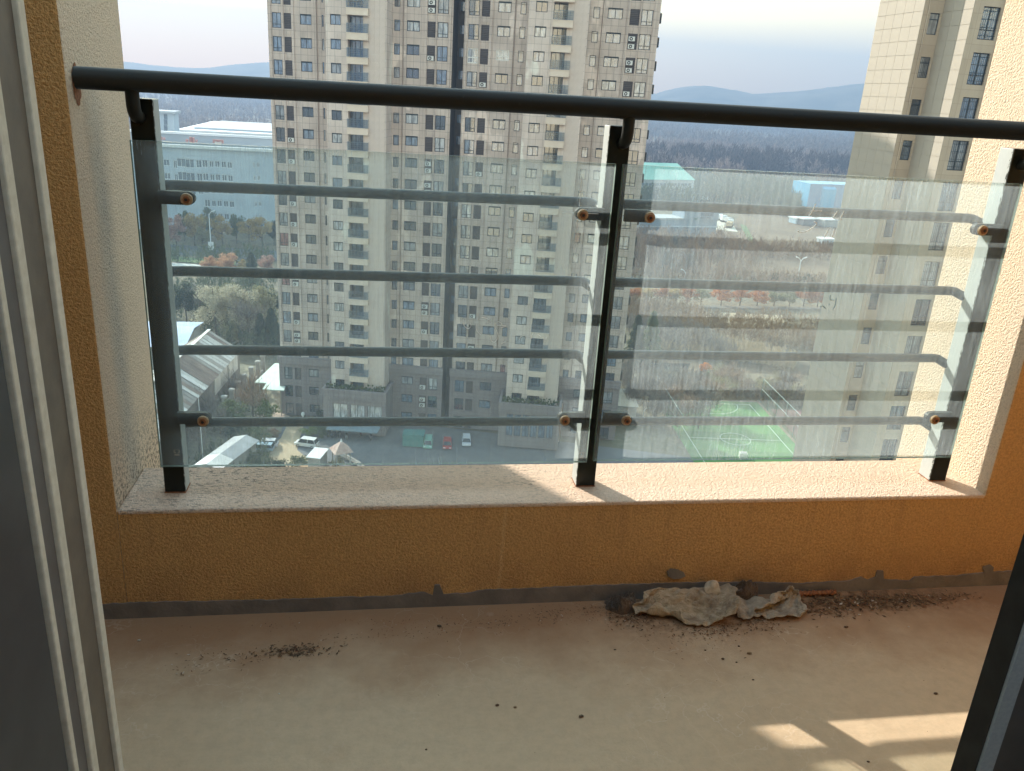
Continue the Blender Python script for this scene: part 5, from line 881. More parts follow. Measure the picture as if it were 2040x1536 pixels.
# ---- buildings on the side of the white office block
M_OFFICE_HAZY = rough_mat('office_white_render', (.42, .49, .57), (.50, .57, .65), .1, .8)  # white render tinted blue, distance haze put into the colour
M_OFFICE2 = rough_mat('office_white_coping', (.74, .75, .76), (.80, .81, .82), .1, .7)
M_FLATROOF = rough_mat('pale_flat_roof', (.36, .39, .42), (.46, .49, .52), .05, .9)
M_OWIN = rough_mat('office_window', (.12, .15, .19), (.18, .22, .26), .6, .25)
ofc = root('office_block', (-56, 283, GZ), 'wide pale office block with red rooftop signs behind the autumn trees', 'office building')
OP = Vector((-54, 281, 0)); ON = Vector((0, -1, 0)); OY = 281
def op(x, y): p = at_plane(x, y, OP, ON); return p.x, p.z
OX0, OX1 = -110, op(552, 330)[0]; OZT = op(420, 297)[1]
m = MB(); ops = []
for (xa, xb, y0, y1) in [(326, 337, 318, 330), (346, 352, 320, 335), (353, 369, 316, 332), (370, 386, 318, 334), (391, 401, 319, 334), (403, 413, 319, 333), (417, 425, 321, 333), (428, 437, 321, 333), (441, 450, 322, 334), (453, 462, 323, 335), (504, 508, 324, 334), (512, 517, 324, 333)]:
    for r in range(5):
        ua, za = op(xa, y1); ub, zb = op(xb, y0); d = r*4.15*1.0
        if r > 2 and xa < 400: continue
        ops.append((ua, ub, min(za, zb)-d, max(za, zb)-d))
wall_grid(m, OX0, OX1, GZ, OZT, OY, ops, .35); m.quad((OX1, OY, GZ), (OX1, OY+30, GZ), (OX1, OY+30, OZT), (OX1, OY, OZT))
make('wall', m, M_OFFICE_HAZY, ofc)
wm = {}
for (ua, ub, za, zb) in ops:
    mm = MB(); w = ub-ua; h = zb-za; y = OY+.25
    for x in (ua, (ua+ub)/2-.06, ub-.12): mm.box(x, x+.12, y-.05, y+.05, za, zb)
    mm.box(ua+.12, ub-.12, y-.04, y+.04, zb-.12, zb); mm.box(ua+.12, ub-.12, y-.04, y+.04, za, za+.12)
    o = make('window', mm, M_OFFICE2, ofc); q = MB(); q.quad((ua, y+.03, za), (ub, y+.03, za), (ub, y+.03, zb), (ua, y+.03, zb)); make('pane', q, M_OWIN, o)
m = MB(); m.box(OX0, OX1+.8, OY-1.0, OY+.6, OZT, OZT+.9); make('eaves_band', m, M_OFFICE2, ofc)
m = MB(); m.box(OX0, OX1, OY+1.2, OY+30, OZT+.1, OZT+.5); make('flat_roof', m, M_FLATROOF, ofc)
m = MB(); z2 = op(400, 278)[1]; m.box(OX0, OX1+.5, OY+7, OY+7.8, OZT+.5, OZT+3.6); make('parapet_screen', m, M_FLATROOF, ofc)
m = MB(); m.box(OX0, OX1+.8, OY+6.6, OY+8.2, OZT+3.6, OZT+4.3); make('roof_edge', m, M_OFFICE2, ofc)
M_SIGNRED = rough_mat('sign_red', (.48, .24, .22), (.55, .30, .27), 1, .6)
M_SIGNW = rough_mat('sign_pale', (.62, .58, .56), (.68, .64, .62), 1, .6)
def stroke_box(m, xa, ya, xb, yb, t, y0):                       # a painted-metal bar of a sign, pixels of its front
    a = op(xa, ya); b = op(xb, yb); A = Vector((a[0], y0, a[1])); B = Vector((b[0], y0, b[1])); m.tube([A, B], t, 4)
m = MB()
for xa, ya, xb, yb in ((374.5, 277, 372, 282), (380.5, 272.5, 380.5, 283), (386, 273.5, 386, 284), (391, 279, 394, 282)): stroke_box(m, xa, ya, xb, yb, .42, OY-.6)
sg = make('rooftop_sign', m, M_SIGNRED); tag(sg, 'dull red rooftop sign of four short strokes on the office block', 'sign', 'red rooftop signs')
sg = root('rooftop_sign', (op(435, 285)[0], OY-.7, OZT), 'red framed rooftop sign with a pale board on the office block', 'sign', 'red rooftop signs')
a = op(424.5, 277); b = op(446.5, 285.5); m = MB()
for q in ((a[0], a[0]+.6, b[1], a[1]), (b[0]-.6, b[0], b[1], a[1]), (a[0]+.6, b[0]-.6, a[1]-.6, a[1])): m.box(q[0], q[1], OY-.95, OY-.55, q[2], q[3])
make('frame', m, M_SIGNRED, sg); m = MB(); m.box(a[0]+.6, b[0]-.6, OY-.85, OY-.65, b[1]-.6, a[1]-.6); bd = make('board', m, M_SIGNW, sg)
m = MB(); m.box(a[0]+1.2, b[0]-1.2, OY-.90, OY-.851, (a[1]+b[1])/2-.2, (a[1]+b[1])/2+.18); make('dark_lettering', m, M_SIGNRED, bd)
m = MB()
for xa, ya, xb, yb in ((322, 272, 322, 279), (326, 276, 330, 276)): stroke_box(m, xa, ya, xb, yb, .4, OY-.6)
tag(make('rooftop_sign', m, M_SIGNRED), 'red sign end peeping out beside the railing post on the office roof', 'sign', 'red rooftop signs')
# long flat roofed hall and stair tower further back
m = MB(); p = at_plane(395, 262, Vector((0, 360, 0)), ON); hx = at_plane(560, 270, Vector((0, 360, 0)), ON).x
hz = z_at(450, 258, 366); hall = root('factory_hall', (p.x, 375, GZ), 'long low hall with white roof edges behind the office block', 'factory')
m.box(p.x-6, hx+10, 355, 430, GZ, hz-1.2); make('wall', m, M_OFFICE_HAZY, hall)
m = MB(); m.box(p.x-7, hx+11, 354, 431, hz-1.2, hz-.5); make('roof_edge', m, M_OFFICE2, hall); m = MB(); m.box(p.x-2, hx+8, 362, 424, hz-.5, hz+.2); make('roof', m, M_FLATROOF, hall)
st = root('stair_tower', (-90, 330, GZ), 'slim pale stair tower with a dark overhanging roof beyond the office block', 'tower')
pa = at_plane(318, 225, Vector((0, 330, 0)), ON); pb = at_plane(345, 226, Vector((0, 330, 0)), ON)
m = MB(); m.box(pa.x-3, pb.x, 330, 338, GZ, pa.z); make('wall', m, M_OFFICE_HAZY, st)
m = MB(); m.box(pa.x-4, pb.x+.8, 329, 339, pa.z, pa.z+.8); make('roof', m, M_FLATROOF, st)
for k in range(4):
    c = at_plane(330, 231+k*10.5, Vector((0, 330, 0)), ON); mm = MB(); mm.box(c.x-.6, c.x+.6, 329.9, 329.99, c.z-1.2, c.z+.6); make('window', mm, M_OWIN, st)
# rusty gabled warehouse
M_SHEETS = [rough_mat('roof_sheet_'+n, a, b, .8, .7, stretch=(.15, 1, 1)) for n, a, b in (('pale', (.50, .475, .44), (.62, .60, .56)), ('white', (.62, .60, .57), (.72, .70, .67)), ('rusty', (.17, .12, .10), (.30, .23, .19)), ('grey', (.28, .25, .23), (.38, .35, .31)))]
WHM = Matrix.Translation((-28.4, 137.6, 0)) @ Matrix.Rotation(rad(-6.0), 4, 'Z')   # local: y along the ridge, +y away
wh = root('warehouse', WHM @ Vector((0, -15, GZ)), 'old gabled warehouse with rust-striped corrugated roof near the trees', 'warehouse')
ZR, ZE, HW, LEN = GZ+8.5, GZ+5.2, 5.1, 44
g = random.Random(8); pitch = 1.05; nsh = int(LEN/pitch)
sheets = []
for side in (1, -1):
    for k in range(nsh):
        m = MB(); y0, y1 = -k*pitch, -(k+1)*pitch+.03; x1 = side*HW; nn = 5
        zj = g.uniform(-.03, .03)
        for q in range(nn):                                    # corrugation
            ya, yb = y0+(y1-y0)*q/nn, y0+(y1-y0)*(q+1)/nn; h1, h2 = (.05 if q % 2 else 0), (0 if q % 2 else .05)
            m.quad((0, ya, ZR+h1+zj), (0, yb, ZR+h2+zj), (x1, yb, ZE+h2+zj), (x1, ya, ZE+h1+zj))
        w = [3, 2.2, 2.4, 2.4] if side > 0 else [2, 1, 3, 2]
        make('roof_sheet', m, g.choices(M_SHEETS, w)[0], wh, WHM)
m = MB(); m.box(-.25, .25, -LEN, .1, ZR+.05, ZR+.14); make('ridge_cap', m, M_SHEETS[1], wh, WHM)
m = MB(); m.box(-HW+.3, HW-.3, -LEN, -.2, GZ, ZE-.05); m.poly([(-HW+.3, -.21, ZE-.05), (HW-.3, -.21, ZE-.05), (0, -.21, ZR-.1)]); make('wall', m, rough_mat('warehouse_wall', (.20, .18, .165), (.28, .25, .23), .5, .9), wh, WHM)
for k, (ya, yb) in enumerate(((-2, -4.6), (-4.8, -7.2), (-8.0, -11.2), (-11.4, -14.6))):
    m = MB(); m.box(HW-.28, HW-.12, yb, ya, ZE-2.6, ZE-.15); make('wall_sheet', m, M_SHEETS[1], wh, WHM)
# blue roofed shed, boundary pillars, canopy, white sheds
bs = root('blue_roofed_shed', (-34, 146, GZ), 'shed with a pale blue metal roof behind the rusty warehouse', 'shed')
m = MB(); m.box(-46, -33.2, 139, 153, GZ, GZ+5); make('wall', m, M_CONC, bs); m = MB(); m.quad((-47, 138.2, GZ+5.2), (-32.6, 138.2, GZ+5.2), (-32.6, 146, GZ+6.4), (-47, 146, GZ+6.4)); m.quad((-47, 146, GZ+6.4), (-32.6, 146, GZ+6.4), (-32.6, 154, GZ+5.2), (-47, 154, GZ+5.2)); make('roof', m, rough_mat('pale_blue_roof', (.30, .40, .62), (.50, .58, .74), .2, .5), bs)
PIL = [(-23.2, 119.6), (-22.6, 122.6), (-22.2, 126), (-21.7, 129.4), (-21.2, 133), (-20.6, 136.3), (-20.2, 139.6)]
fence = root('boundary_wall', (-21.8, 129, GZ), 'low grey boundary wall between stone pillars beside the warehouse', 'wall')
M_STONE = rough_mat('pale_stone_pillar', (.33, .31, .285), (.42, .40, .37), 1, .85)
m0 = MB(); m0.box(-.33, .33, -.33, .33, 0, 3.3); m0.box(-.43, .43, -.43, .43, 3.3, 3.5); m0.box(-.30, .30, -.30, .30, 3.5, 3.6); pmesh = m0.mesh('pillar', M_STONE)
for (x, y) in PIL: link('pillar', pmesh, fence, Matrix.Translation((x, y, GZ)))
for (a, b_) in zip(PIL, PIL[1:]):
    m = MB(); d = Vector((b_[0]-a[0], b_[1]-a[1], 0)); L = d.length; d.normalize(); M = Matrix.Translation((a[0], a[1], GZ)) @ Matrix.Rotation(math.atan2(d.y, d.x), 4, 'Z')
    m.box(.5, L-.5, -.12, .12, 0, 1.1, 0, M)
    for k in range(5): xx = .7+(L-1.4)*k/4; m.tube([M @ Vector((xx, 0, 1.1)), M @ Vector((xx, 0, 2.6))], .04, 4)
    m.tube([M @ Vector((.45, 0, 2.5)), M @ Vector((L-.45, 0, 2.5))], .04, 4); make('wall_bay', m, M_CONC, fence)
cn = root('glass_canopy', (-16.4, 125, GZ), 'pale green glass canopy roof beside the foot of the beige tower', 'canopy')
m = MB(); cp = [(-17.3, 132.2), (-19.2, 122.9), (-17.4, 122.7), (-17.6, 119.9), (-14.4, 119.4), (-14.6, 132.0)]; m.prism(cp, GZ+4.4, GZ+4.55); make('roof', m, rough_mat('frosted_green_glass', (.52, .62, .56), (.66, .74, .68), .35, .5), cn)
m = MB()
for (x, y) in ((-17.1, 131), (-18.6, 123.6), (-17.2, 120.6), (-15.0, 120.2), (-15.0, 131)): m.tube([(x, y, GZ), (x, y, GZ+4.4)], .09, 6)
make('post', m, M_CONC, cn)
ws = root('shed', (-19.8, 101, GZ), 'pale gabled shed in the corner of the garden below the warehouse', 'shed')
SM = Matrix.Translation((-19.7, 101.4, GZ)) @ Matrix.Rotation(rad(-21), 4, 'Z')
m = MB(); m.box(-1.5, 1.5, -4.6, 4.6, 0, 2.5); make('wall', m, M_CONC, ws, SM)
for s_, mt in ((1, (.34, .35, .36)), (-1, (.34, .35, .36))):
    for k in range(6):
        m = MB(); y0 = -4.9+k*1.63; m.quad((0, y0, 3.1), (s_*1.9, y0, 2.55), (s_*1.9, y0+1.62, 2.55), (0, y0+1.62, 3.1)); make('roof_sheet', m, M_SHEETS[1] if k < 2 else rough_mat('shed_grey_sheet', (.30, .31, .32), (.40, .41, .42), .6, .7), ws, SM)  # sheets change from white to grey: sun and shade painted on the roof
w2 = root('white_roofed_kiosk', (-8.6, 103.5, GZ), 'small kiosk with a bright white flat roof near the white car', 'kiosk')
KM = Matrix.Translation((-8.3, 102.2, GZ)) @ Matrix.Rotation(rad(-16), 4, 'Z') @ Matrix.Scale(.85, 4)
m = MB(); m.box(-.95, .95, -1.7, 1.7, 0, 2.3); make('wall', m, M_CONC, w2, KM); m = MB(); m.box(-1.15, 1.15, -1.95, 1.95, 2.3, 2.42); make('roof', m, M_OFFICE2, w2, KM)
pv = root('pavilion', (-4.6, 103.4, GZ), 'small pavilion with a pointed pinkish roof at the edge of the car park', 'pavilion')
PM = Matrix.Translation((-5.2, 103.0, GZ)) @ Matrix.Rotation(rad(20), 4, 'Z') @ Matrix.Diagonal((.72, .72, .85, 1)); m = MB()
for (x, y) in ((-1.3, -1.3), (1.3, -1.3), (1.3, 1.3), (-1.3, 1.3)): m.box(x-.1, x+.1, y-.1, y+.1, 0, 2.4)
make('post', m, M_CONC, pv, PM)
mr = rough_mat('pavilion_pink_tile', (.42, .26, .21), (.58, .44, .38), .9, .8)
cs = [(-1.8, -1.8), (1.8, -1.8), (1.8, 1.8), (-1.8, 1.8)]
for k in range(4):
    m = MB(); a, b_ = cs[k], cs[(k+1) % 4]; m.poly([(a[0], a[1], 2.4), (b_[0], b_[1], 2.4), (b_[0]*.08, b_[1]*.08, 3.9), (a[0]*.08, a[1]*.08, 3.9)]); make('roof_face', m, mr, pv, PM)
m = MB(); m.tube([(0, 0, 3.85), (0, 0, 4.4)], [.22, .05], 6); make('finial', m, M_OFFICE2, pv, PM)
w3 = root('gravel_border_wall', (-1, 101, GZ), 'pale curved stone kerb running from the pavilion along the car park', 'kerb')
m = MB(); kp = [at_z(x, y, GZ+.2) for x, y in ((668, 902), (690, 910), (712, 922), (730, 938))]; m.tube(kp, .35, 5); make('stone', m, M_STONE, w3)

# ---- buildings on the side of the brown field
def block(name, x0, x1, ytop, ybase, depth, matw, matr, label, cat, rot=0, roof_h=0, ridge=False, ywin=None):
    A = at_z(x0, ybase); B = at_z(x1, ybase); d = hdist(A); h = z_at(x0, ytop, d)-GZ; dirv = Vector((B.x-A.x, B.y-A.y, 0)); L = dirv.length
    M = Matrix.Translation((A.x, A.y, GZ)) @ Matrix.Rotation(math.atan2(dirv.y, dirv.x)+rad(rot), 4, 'Z')
    r = root(name, A, label, cat); m = MB(); m.box(0, L, 0, depth, 0, h); make('wall', m, matw, r, M)
    m = MB()
    if ridge:
        m.quad((-.4, -.4, h+.02), (L+.4, -.4, h+.02), (L+.4, depth/2, h+roof_h), (-.4, depth/2, h+roof_h)); m.quad((-.4, depth/2, h+roof_h), (L+.4, depth/2, h+roof_h), (L+.4, depth+.4, h+.02), (-.4, depth+.4, h+.02))
        m.poly([(-.38, -.3, h+.02), (-.38, depth/2, h+roof_h-.05), (-.38, depth+.3, h+.02)]); m.poly([(L+.38, -.3, h+.02), (L+.38, depth+.3, h+.02), (L+.38, depth/2, h+roof_h-.05)])
    else: m.box(-.3, L+.3, -.3, depth+.3, h+.01, h+.5)
    make('roof', m, matr, r, M); return r, M, L, h
M_GREENROOF = rough_mat('faded_green_roof', (.20, .44, .34), (.32, .56, .45), .06, .5)
M_PLANTW = rough_mat('plant_grey_wall', (.42, .42, .42), (.52, .52, .52), .06, .8)
M_BLUEGREY = rough_mat('bluegrey_cladding', (.24, .30, .37), (.29, .35, .42), .06, .55)
M_BRIGHTBLUE = rough_mat('bright_blue_cladding', (.09, .40, .66), (.12, .45, .72), .05, .5)
M_DEEPBLUE = rough_mat('deep_blue_cladding', (.13, .25, .42), (.16, .29, .46), .05, .5)
r, M, L, h = block('green_roofed_plant', 1270, 1378, 357, 400, 34, M_PLANTW, M_GREENROOF, 'grey factory with a faded green roof at the edge of the woods', 'factory', 0, 7, True)
m = MB()
for k in range(14): m.box(1.5+k*(L-3)/14, 1.5+k*(L-3)/14+1.6, -.12, -.01, h*.72, h*.84)
make('window_band', m, M_OWIN, r, M)
block('white_works_office', 1352, 1390, 387, 403, 10, M_OFFICE_HAZY, M_OFFICE2, 'small white office hut in front of the green-roofed factory', 'hut')
r, M, L, h = block('works_building', 1270, 1424, 436, 476, 9, M_BLUEGREY, M_PLANTW, 'blue-grey works building lettered with large characters behind bare trees', 'works building')
m = MB(); m.box(0, L+.2, -.25, -.01, h*.60, h*.66); make('pale_band', m, M_OFFICE_HAZY, r, M)
def letters(txt, size, loc, parent, mat, nm='lettering'):
    c = bpy.data.curves.new(nm, 'FONT'); c.body = txt; c.size = size; c.extrude = .05; c.align_x = 'LEFT'
    o = bpy.data.objects.new(nm, c); COL.objects.link(o)
    dg = bpy.context.evaluated_depsgraph_get(); me = bpy.data.meshes.new_from_object(o.evaluated_get(dg)); bpy.data.objects.remove(o); bpy.data.curves.remove(c)
    me.materials.clear(); me.materials.append(mat); me.name = nm
    return link(nm, me, parent, loc @ Matrix.Rotation(PI/2, 4, 'X'))
M_NAVY = rough_mat('navy_lettering', (.07, .11, .16), (.09, .13, .18), .3, .6); M_TEAL = rough_mat('teal_logo', (.06, .15, .15), (.08, .18, .18), .3, .6)
for txt, fx in (('阳', .395), ('三', .55), ('北', .685)): letters(txt, 3.6, M @ Matrix.Translation((L*fx, -.30, h*.24)), r, M_NAVY)
# taller end block with the firm's emblem
m = MB(); m.box(L*.55, L*1.001, -.5, 8.5, h+.02, h+4.3); up = make('upper_block', m, M_BLUEGREY, r, M)
E_ = M @ Matrix.Translation((0, -.56, h)); m = MB()
def arc2(cx, cz, R, a0, a1, wid):
    pts = [(cx+R*math.cos(rad(a)), cz+R*math.sin(rad(a))) for a in np.linspace(a0, a1, 12)]
    for i, ((xa, za), (xb, zb)) in enumerate(zip(pts, pts[1:])):
        w = wid*math.sin(PI*(i+.5)/11); m.quad((xa, 0, za-w), (xb, 0, zb-w), (xb, 0, zb+w), (xa, 0, za+w))
lx = L*.705; arc2(lx+.2, 2.25, 1.0, 10, 190, .36); arc2(lx-.1, 1.25, 1.0, 190, 370, .36); make('emblem', m, M_TEAL, up, E_)
letters('中国能建', 1.5, M @ Matrix.Translation((lx+1.5, -.58, h+1.45)), up, M_NAVY); letters('ENERGY CHINA', .66, M @ Matrix.Translation((lx+1.6, -.58, h+.55)), up, M_NAVY)
# bright blue sheds
A = at_z(1607, 412); B = at_z(1573, 405); C_ = at_z(1685, 414)
bl = root('blue_factory', A, 'bright blue sheet-metal factory with a flat roof beside the sunlit tower', 'factory')
h1 = z_at(1616, 366, hdist(A))-GZ; hB = z_at(1576, 349, hdist(B))-GZ; u = Vector((C_.x-A.x, C_.y-A.y, 0)); w = Vector((B.x-A.x, B.y-A.y, 0))
g0 = Vector((A.x, A.y, GZ)); Z = Vector((0, 0, 1))
m = MB(); m.quad(g0, g0+w, g0+w+Z*h1*1.02, g0+Z*h1); make('gable_wall', m, M_BRIGHTBLUE, bl)
m = MB(); m.quad(g0, g0+Z*h1, g0+u*1.6+Z*h1, g0+u*1.6); m.quad(g0+w, g0+w+u*1.6, g0+w+u*1.6+Z*h1, g0+w+Z*h1); make('long_wall', m, M_DEEPBLUE, bl)
m = MB(); m.quad(g0+Z*(h1+.02), g0+u*1.6+Z*(h1+.02), g0+u*1.6+w+Z*(h1*1.02+.02), g0+w+Z*(h1*1.02+.02)); make('roof', m, rough_mat('pale_blue_factory_roof', (.22, .46, .62), (.28, .54, .70), .05, .5), bl)
m = MB(); q0 = g0+u*.30-w*.10
for (fa, fb, hh) in ((.30, .62, .80),): m.quad(g0+u*fa-w*.12, g0+u*fb-w*.12, g0+u*fb-w*.12+Z*h1*hh, g0+u*fa-w*.12+Z*h1*hh); m.quad(g0+u*fa-w*.12+Z*h1*hh, g0+u*fb-w*.12+Z*h1*hh, g0+u*fb+Z*h1*.9, g0+u*fa+Z*h1*.9); m.quad(g0+u*fa-w*.12, g0+u*fa-w*.12+Z*h1*hh, g0+u*fa+Z*h1*.9, g0+u*fa)
make('lean_to', m, M_BRIGHTBLUE, bl)
M_SHEDDARK = rough_mat('dark_site_cabin', (.10, .12, .15), (.14, .16, .19), .4, .7)
block('site_cabin', 1600, 1626, 437, 449, 5, M_SHEDDARK, M_OFFICE2, 'dark site cabin with a white roof on the brown field', 'cabin')
block('site_cabin', 1641, 1668, 439, 452, 5, rough_mat('grey_site_cabin', (.26, .28, .28), (.32, .34, .34), .4, .7), M_OFFICE2, 'grey site cabin with a white roof nearest the sunlit tower', 'cabin')
block('blue_site_cabin', 1585, 1598, 436, 446, 5, rough_mat('pale_blue_cabin', (.35, .46, .56), (.4, .52, .62), .4, .7), M_OFFICE2, 'small pale blue site cabin on the brown field', 'cabin')
block('white_field_shed', 1640, 1662, 478, 486, 4, M_OFFICE_HAZY, M_OFFICE2, 'white open-sided shed on the field by the sunlit tower', 'shed')
# machines in the works yard
def lorry(x, y, rot, mats, label, s=1):
    p = at_z(x, y); M = Matrix.Translation((p.x, p.y, GZ-.15)) @ Matrix.Rotation(rad(rot), 4, 'Z') @ Matrix.Scale(s, 4); r = root('lorry', p, label, 'lorry', 'lorries in the works yard')
    m = MB(); m.box(-3.4, 1.6, -1.2, 1.2, .9, 2.4); make('load_bed', m, mats[0], r, M); m = MB(); m.box(1.8, 3.6, -1.15, 1.15, .7, 2.9); c = make('cab', m, mats[1], r, M)
    m = MB(); m.box(3.6, 3.63, -1.0, 1.0, 1.9, 2.7); make('windscreen', m, M_DARK, c, M)
    for xx in (-2.6, -1.2, 2.7):
        m = MB(); m.tube([(xx, -1.22, .5), (xx, 1.22, .5)], .5, 10); make('wheel', m, M_DARK, r, M)
lorry(1433, 437, 70, (M_OFFICE2, M_PLANTW), 'white lorry at the works building corner'); lorry(1447, 443, 100, (M_PLANTW, M_OFFICE2), 'grey lorry in the middle of the works yard'); lorry(1453, 452, 60, (M_PATH, M_OFFICE2), 'lorry with a tan load at the near edge of the yard')
lorry(1402, 400, 20, (M_OFFICE2, M_OFFICE2), 'pale lorry parked by the white office hut'); lorry(1566, 407, 60, (M_OFFICE2, M_OFFICE2), 'white lorry below the bright blue gable')

# ---- sports pitch
FM = Matrix.Translation((55.1, 111.0, GZ)) @ Matrix.Rotation(rad(-5.9), 4, 'Z')
M_TURF = rough_mat('artificial_turf', (.085, .21, .06), (.10, .24, .07), .4, .9); M_TURF2 = rough_mat('artificial_turf_dark', (.06, .16, .045), (.07, .18, .05), .4, .9); M_LINE = rough_mat('white_pitch_line', (.46, .54, .44), (.52, .6, .5), 2, .9)
def local_struct(name, mb_, mats, label):
    o = link(name, mb_.mesh(name, mats), None, FM); o['kind'] = 'structure'; o['label'] = label; return o
m = MB()
for k in range(10): y0 = -19+k*3.6; m.quad((-9.0, y0, -.20), (9.2, y0, -.20), (9.2, y0+3.6, -.20), (-9.0, y0+3.6, -.20), k % 2)
local_struct('pitch_turf', m, [M_TURF, M_TURF2], 'striped green artificial turf pitch')
m = MB(); t = .11; zl = -.185
def ln(xa, ya, xb, yb):
    d = Vector((xb-xa, yb-ya, 0)).normalized(); n_ = Vector((-d.y, d.x, 0))*t/2; m.quad((xa-n_.x, ya-n_.y, zl), (xb-n_.x, yb-n_.y, zl), (xb+n_.x, yb+n_.y, zl), (xa+n_.x, ya+n_.y, zl))
def arcl(cx, cy_, R, a0, a1, nseg):
    pts = [(cx+R*math.cos(rad(a0+(a1-a0)*k/nseg)), cy_+R*math.sin(rad(a0+(a1-a0)*k/nseg))) for k in range(nseg+1)]
    for (a, b_) in zip(pts, pts[1:]): ln(*a, *b_)
ln(7.4, -18, 7.4, 16); ln(-7.4, -18, -7.4, 16); ln(-7.4, 15.6, 7.4, 15.6); ln(-7.4, 0, 7.4, 0); arcl(0, 0, 2.35, 0, 360, 40); arcl(0, 15.6, 5.0, 180, 360, 24); ln(-1.5, 10.6, 1.5, 10.6)
local_struct('pitch_marking', m, M_LINE, 'white pitch lines with centre circle')
m = MB(); m.quad((10.5, -14, -.21), (20, -14, -.21), (20, 14, -.21), (10.5, 14, -.21)); local_struct('side_court', m, rough_mat('dull_red_court', (.22, .11, .10), (.28, .15, .13), .5, .9), 'dull red hard court beside the pitch')
gl = root('goal', FM @ Vector((0, 15.8, 0)), 'white goal frame at the far end of the pitch', 'goal'); m = MB(); m.tube([(-1.5, 15.8, -.2), (-1.5, 15.8, 1.8), (1.5, 15.8, 1.8), (1.5, 15.8, -.2)], .06, 5); m.tube([(-1.5, 15.8, 1.8), (-1.5, 16.6, -.2)], .04, 4); m.tube([(1.5, 15.8, 1.8), (1.5, 16.6, -.2)], .04, 4); make('frame', m, M_OFFICE2, gl, FM)
M_NETP = rough_mat('green_fence_pole', (.06, .14, .12), (.08, .17, .15), 2, .5); M_NET = clear_mat('green_netting', (.72, .82, .79), .0)
nf = root('pitch_fence', FM @ Vector((9.8, 0, 0)), 'tall green netted fence along the sideline of the pitch', 'fence')
def fence_run(rt_, xa, ya, xb, yb, n_, H, top=(.035)):
    for k in range(n_+1):
        x, y = xa+(xb-xa)*k/n_, ya+(yb-ya)*k/n_; m_ = MB(); m_.tube([(x, y, -.25), (x, y, H)], .05, 5); make('post', m_, M_NETP, rt_, FM)
    m_ = MB()
    for z in (H, H*.55): m_.tube([(xa, ya, z), (xb, yb, z)], .03, 4)
    make('rail', m_, rough_mat('pale_fence_rail', (.35, .50, .46), (.42, .56, .52), 1, .5), rt_, FM); m_ = MB(); m_.quad((xa, ya, -.2), (xb, yb, -.2), (xb, yb, H), (xa, ya, H)); make('netting', m_, M_NET, rt_, FM)
fence_run(nf, 9.7, -14, 9.7, 17, 8, 4.2)
nf3 = root('pitch_fence', FM @ Vector((-9.3, 0, 0)), 'tall green netted fence on the tower side of the pitch', 'fence'); fence_run(nf3, -9.3, -1, -9.3, 17, 4, 4.0)
ub = root('utility_box', at_z(1480, 908), 'small pale green utility box with a grey grating beside the pitch', 'utility box'); p = at_z(1480, 909); M = Matrix.Translation((p.x, p.y, GZ-.2)) @ Matrix.Rotation(rad(-12), 4, 'Z')
m = MB(); m.box(-.55, .55, -.5, .5, 0, .8); make('body', m, rough_mat('pale_green_box', (.45, .50, .40), (.52, .57, .46), 2, .7), ub, M); m = MB(); m.box(-.42, .42, -.36, .36, .802, .85); make('grating', m, M_CONC, ub, M)
pw_ = root('clubhouse', at_z(1238, 825), 'low cream-roofed annexe at the corner of the beige tower', 'annexe'); p = at_z(1236, 830); M = Matrix.Translation((p.x, p.y, GZ-.2)) @ Matrix.Rotation(rad(-12), 4, 'Z')
m = MB(); m.box(-2.2, 2.2, -2.5, 4, 0, 3); make('wall', m, M_CONC, pw_, M); m = MB(); m.quad((-2.5, -2.8, 3.1), (2.5, -2.8, 3.1), (1.6, 2, 4.4), (-1.8, 2, 4.4)); m.quad((-1.8, 2, 4.4), (1.6, 2, 4.4), (2.5, 4.3, 3.1), (-2.5, 4.3, 3.1)); make('roof', m, rough_mat('cream_roof', (.55, .48, .38), (.62, .55, .45), .8, .8), pw_, M)

# ---- street lamps
def lamp(name, x, y, ytop, label, group, arms, s=1, box=False, hook=None):
    p = at_z(x, y); H = z_at(x, ytop, hdist(p))-GZ; r = root(name, (p.x, p.y, GZ), label, 'street lamp', group)
    m = MB(); m.tube([(p.x, p.y, GZ), (p.x, p.y, GZ+H)], [.16*s, .10*s], 7); make('pole', m, M_OFFICE2, r)
    for sgn in arms:
        m = MB(); m.tube([(p.x, p.y, GZ+H-.3), (p.x+sgn*.5*s, p.y, GZ+H+.5*s), (p.x+sgn*1.5*s, p.y-.1, GZ+H+.9*s)], [.10*s, .10*s, .16*s], 6); make('lamp_arm', m, M_OFFICE2, r)
    if box: m = MB(); m.box(p.x-.7, p.x+.7, p.y-.3, p.y+.3, GZ+.3, GZ+2.6); make('control_box', m, M_OFFICE2, r)
lamp('street_lamp', 421, 500, 426, 'white street lamp with a pale box at its foot among autumn trees', 'street lamps', (1,), 1.1, True)
lamp('street_lamp', 1590, 551, 518, 'double-armed white street lamp nearest the sunlit tower', 'street lamps', (-1, 1), 1.2)
lamp('street_lamp', 1364, 556, 542, 'short white street lamp in front of the far road hedge', 'street lamps', (-1,), 1.0)
lamp('street_lamp', 1337, 536, 497, 'slim white street lamp among the bare poplars', 'street lamps', (-1,), 1.0)
lamp('garden_lamp', 1265, 826, 800, 'white floodlight mast by the pitch, the taller of two', 'floodlights by the pitch', (1,), .55)
lamp('garden_lamp', 1281, 832, 817, 'white floodlight mast by the pitch, the shorter of two', 'floodlights by the pitch', (1,), .6)
lamp('garden_lamp', 405, 922, 785, 'very slender pale mast beside the gabled shed', 'garden lamps', (), .35)

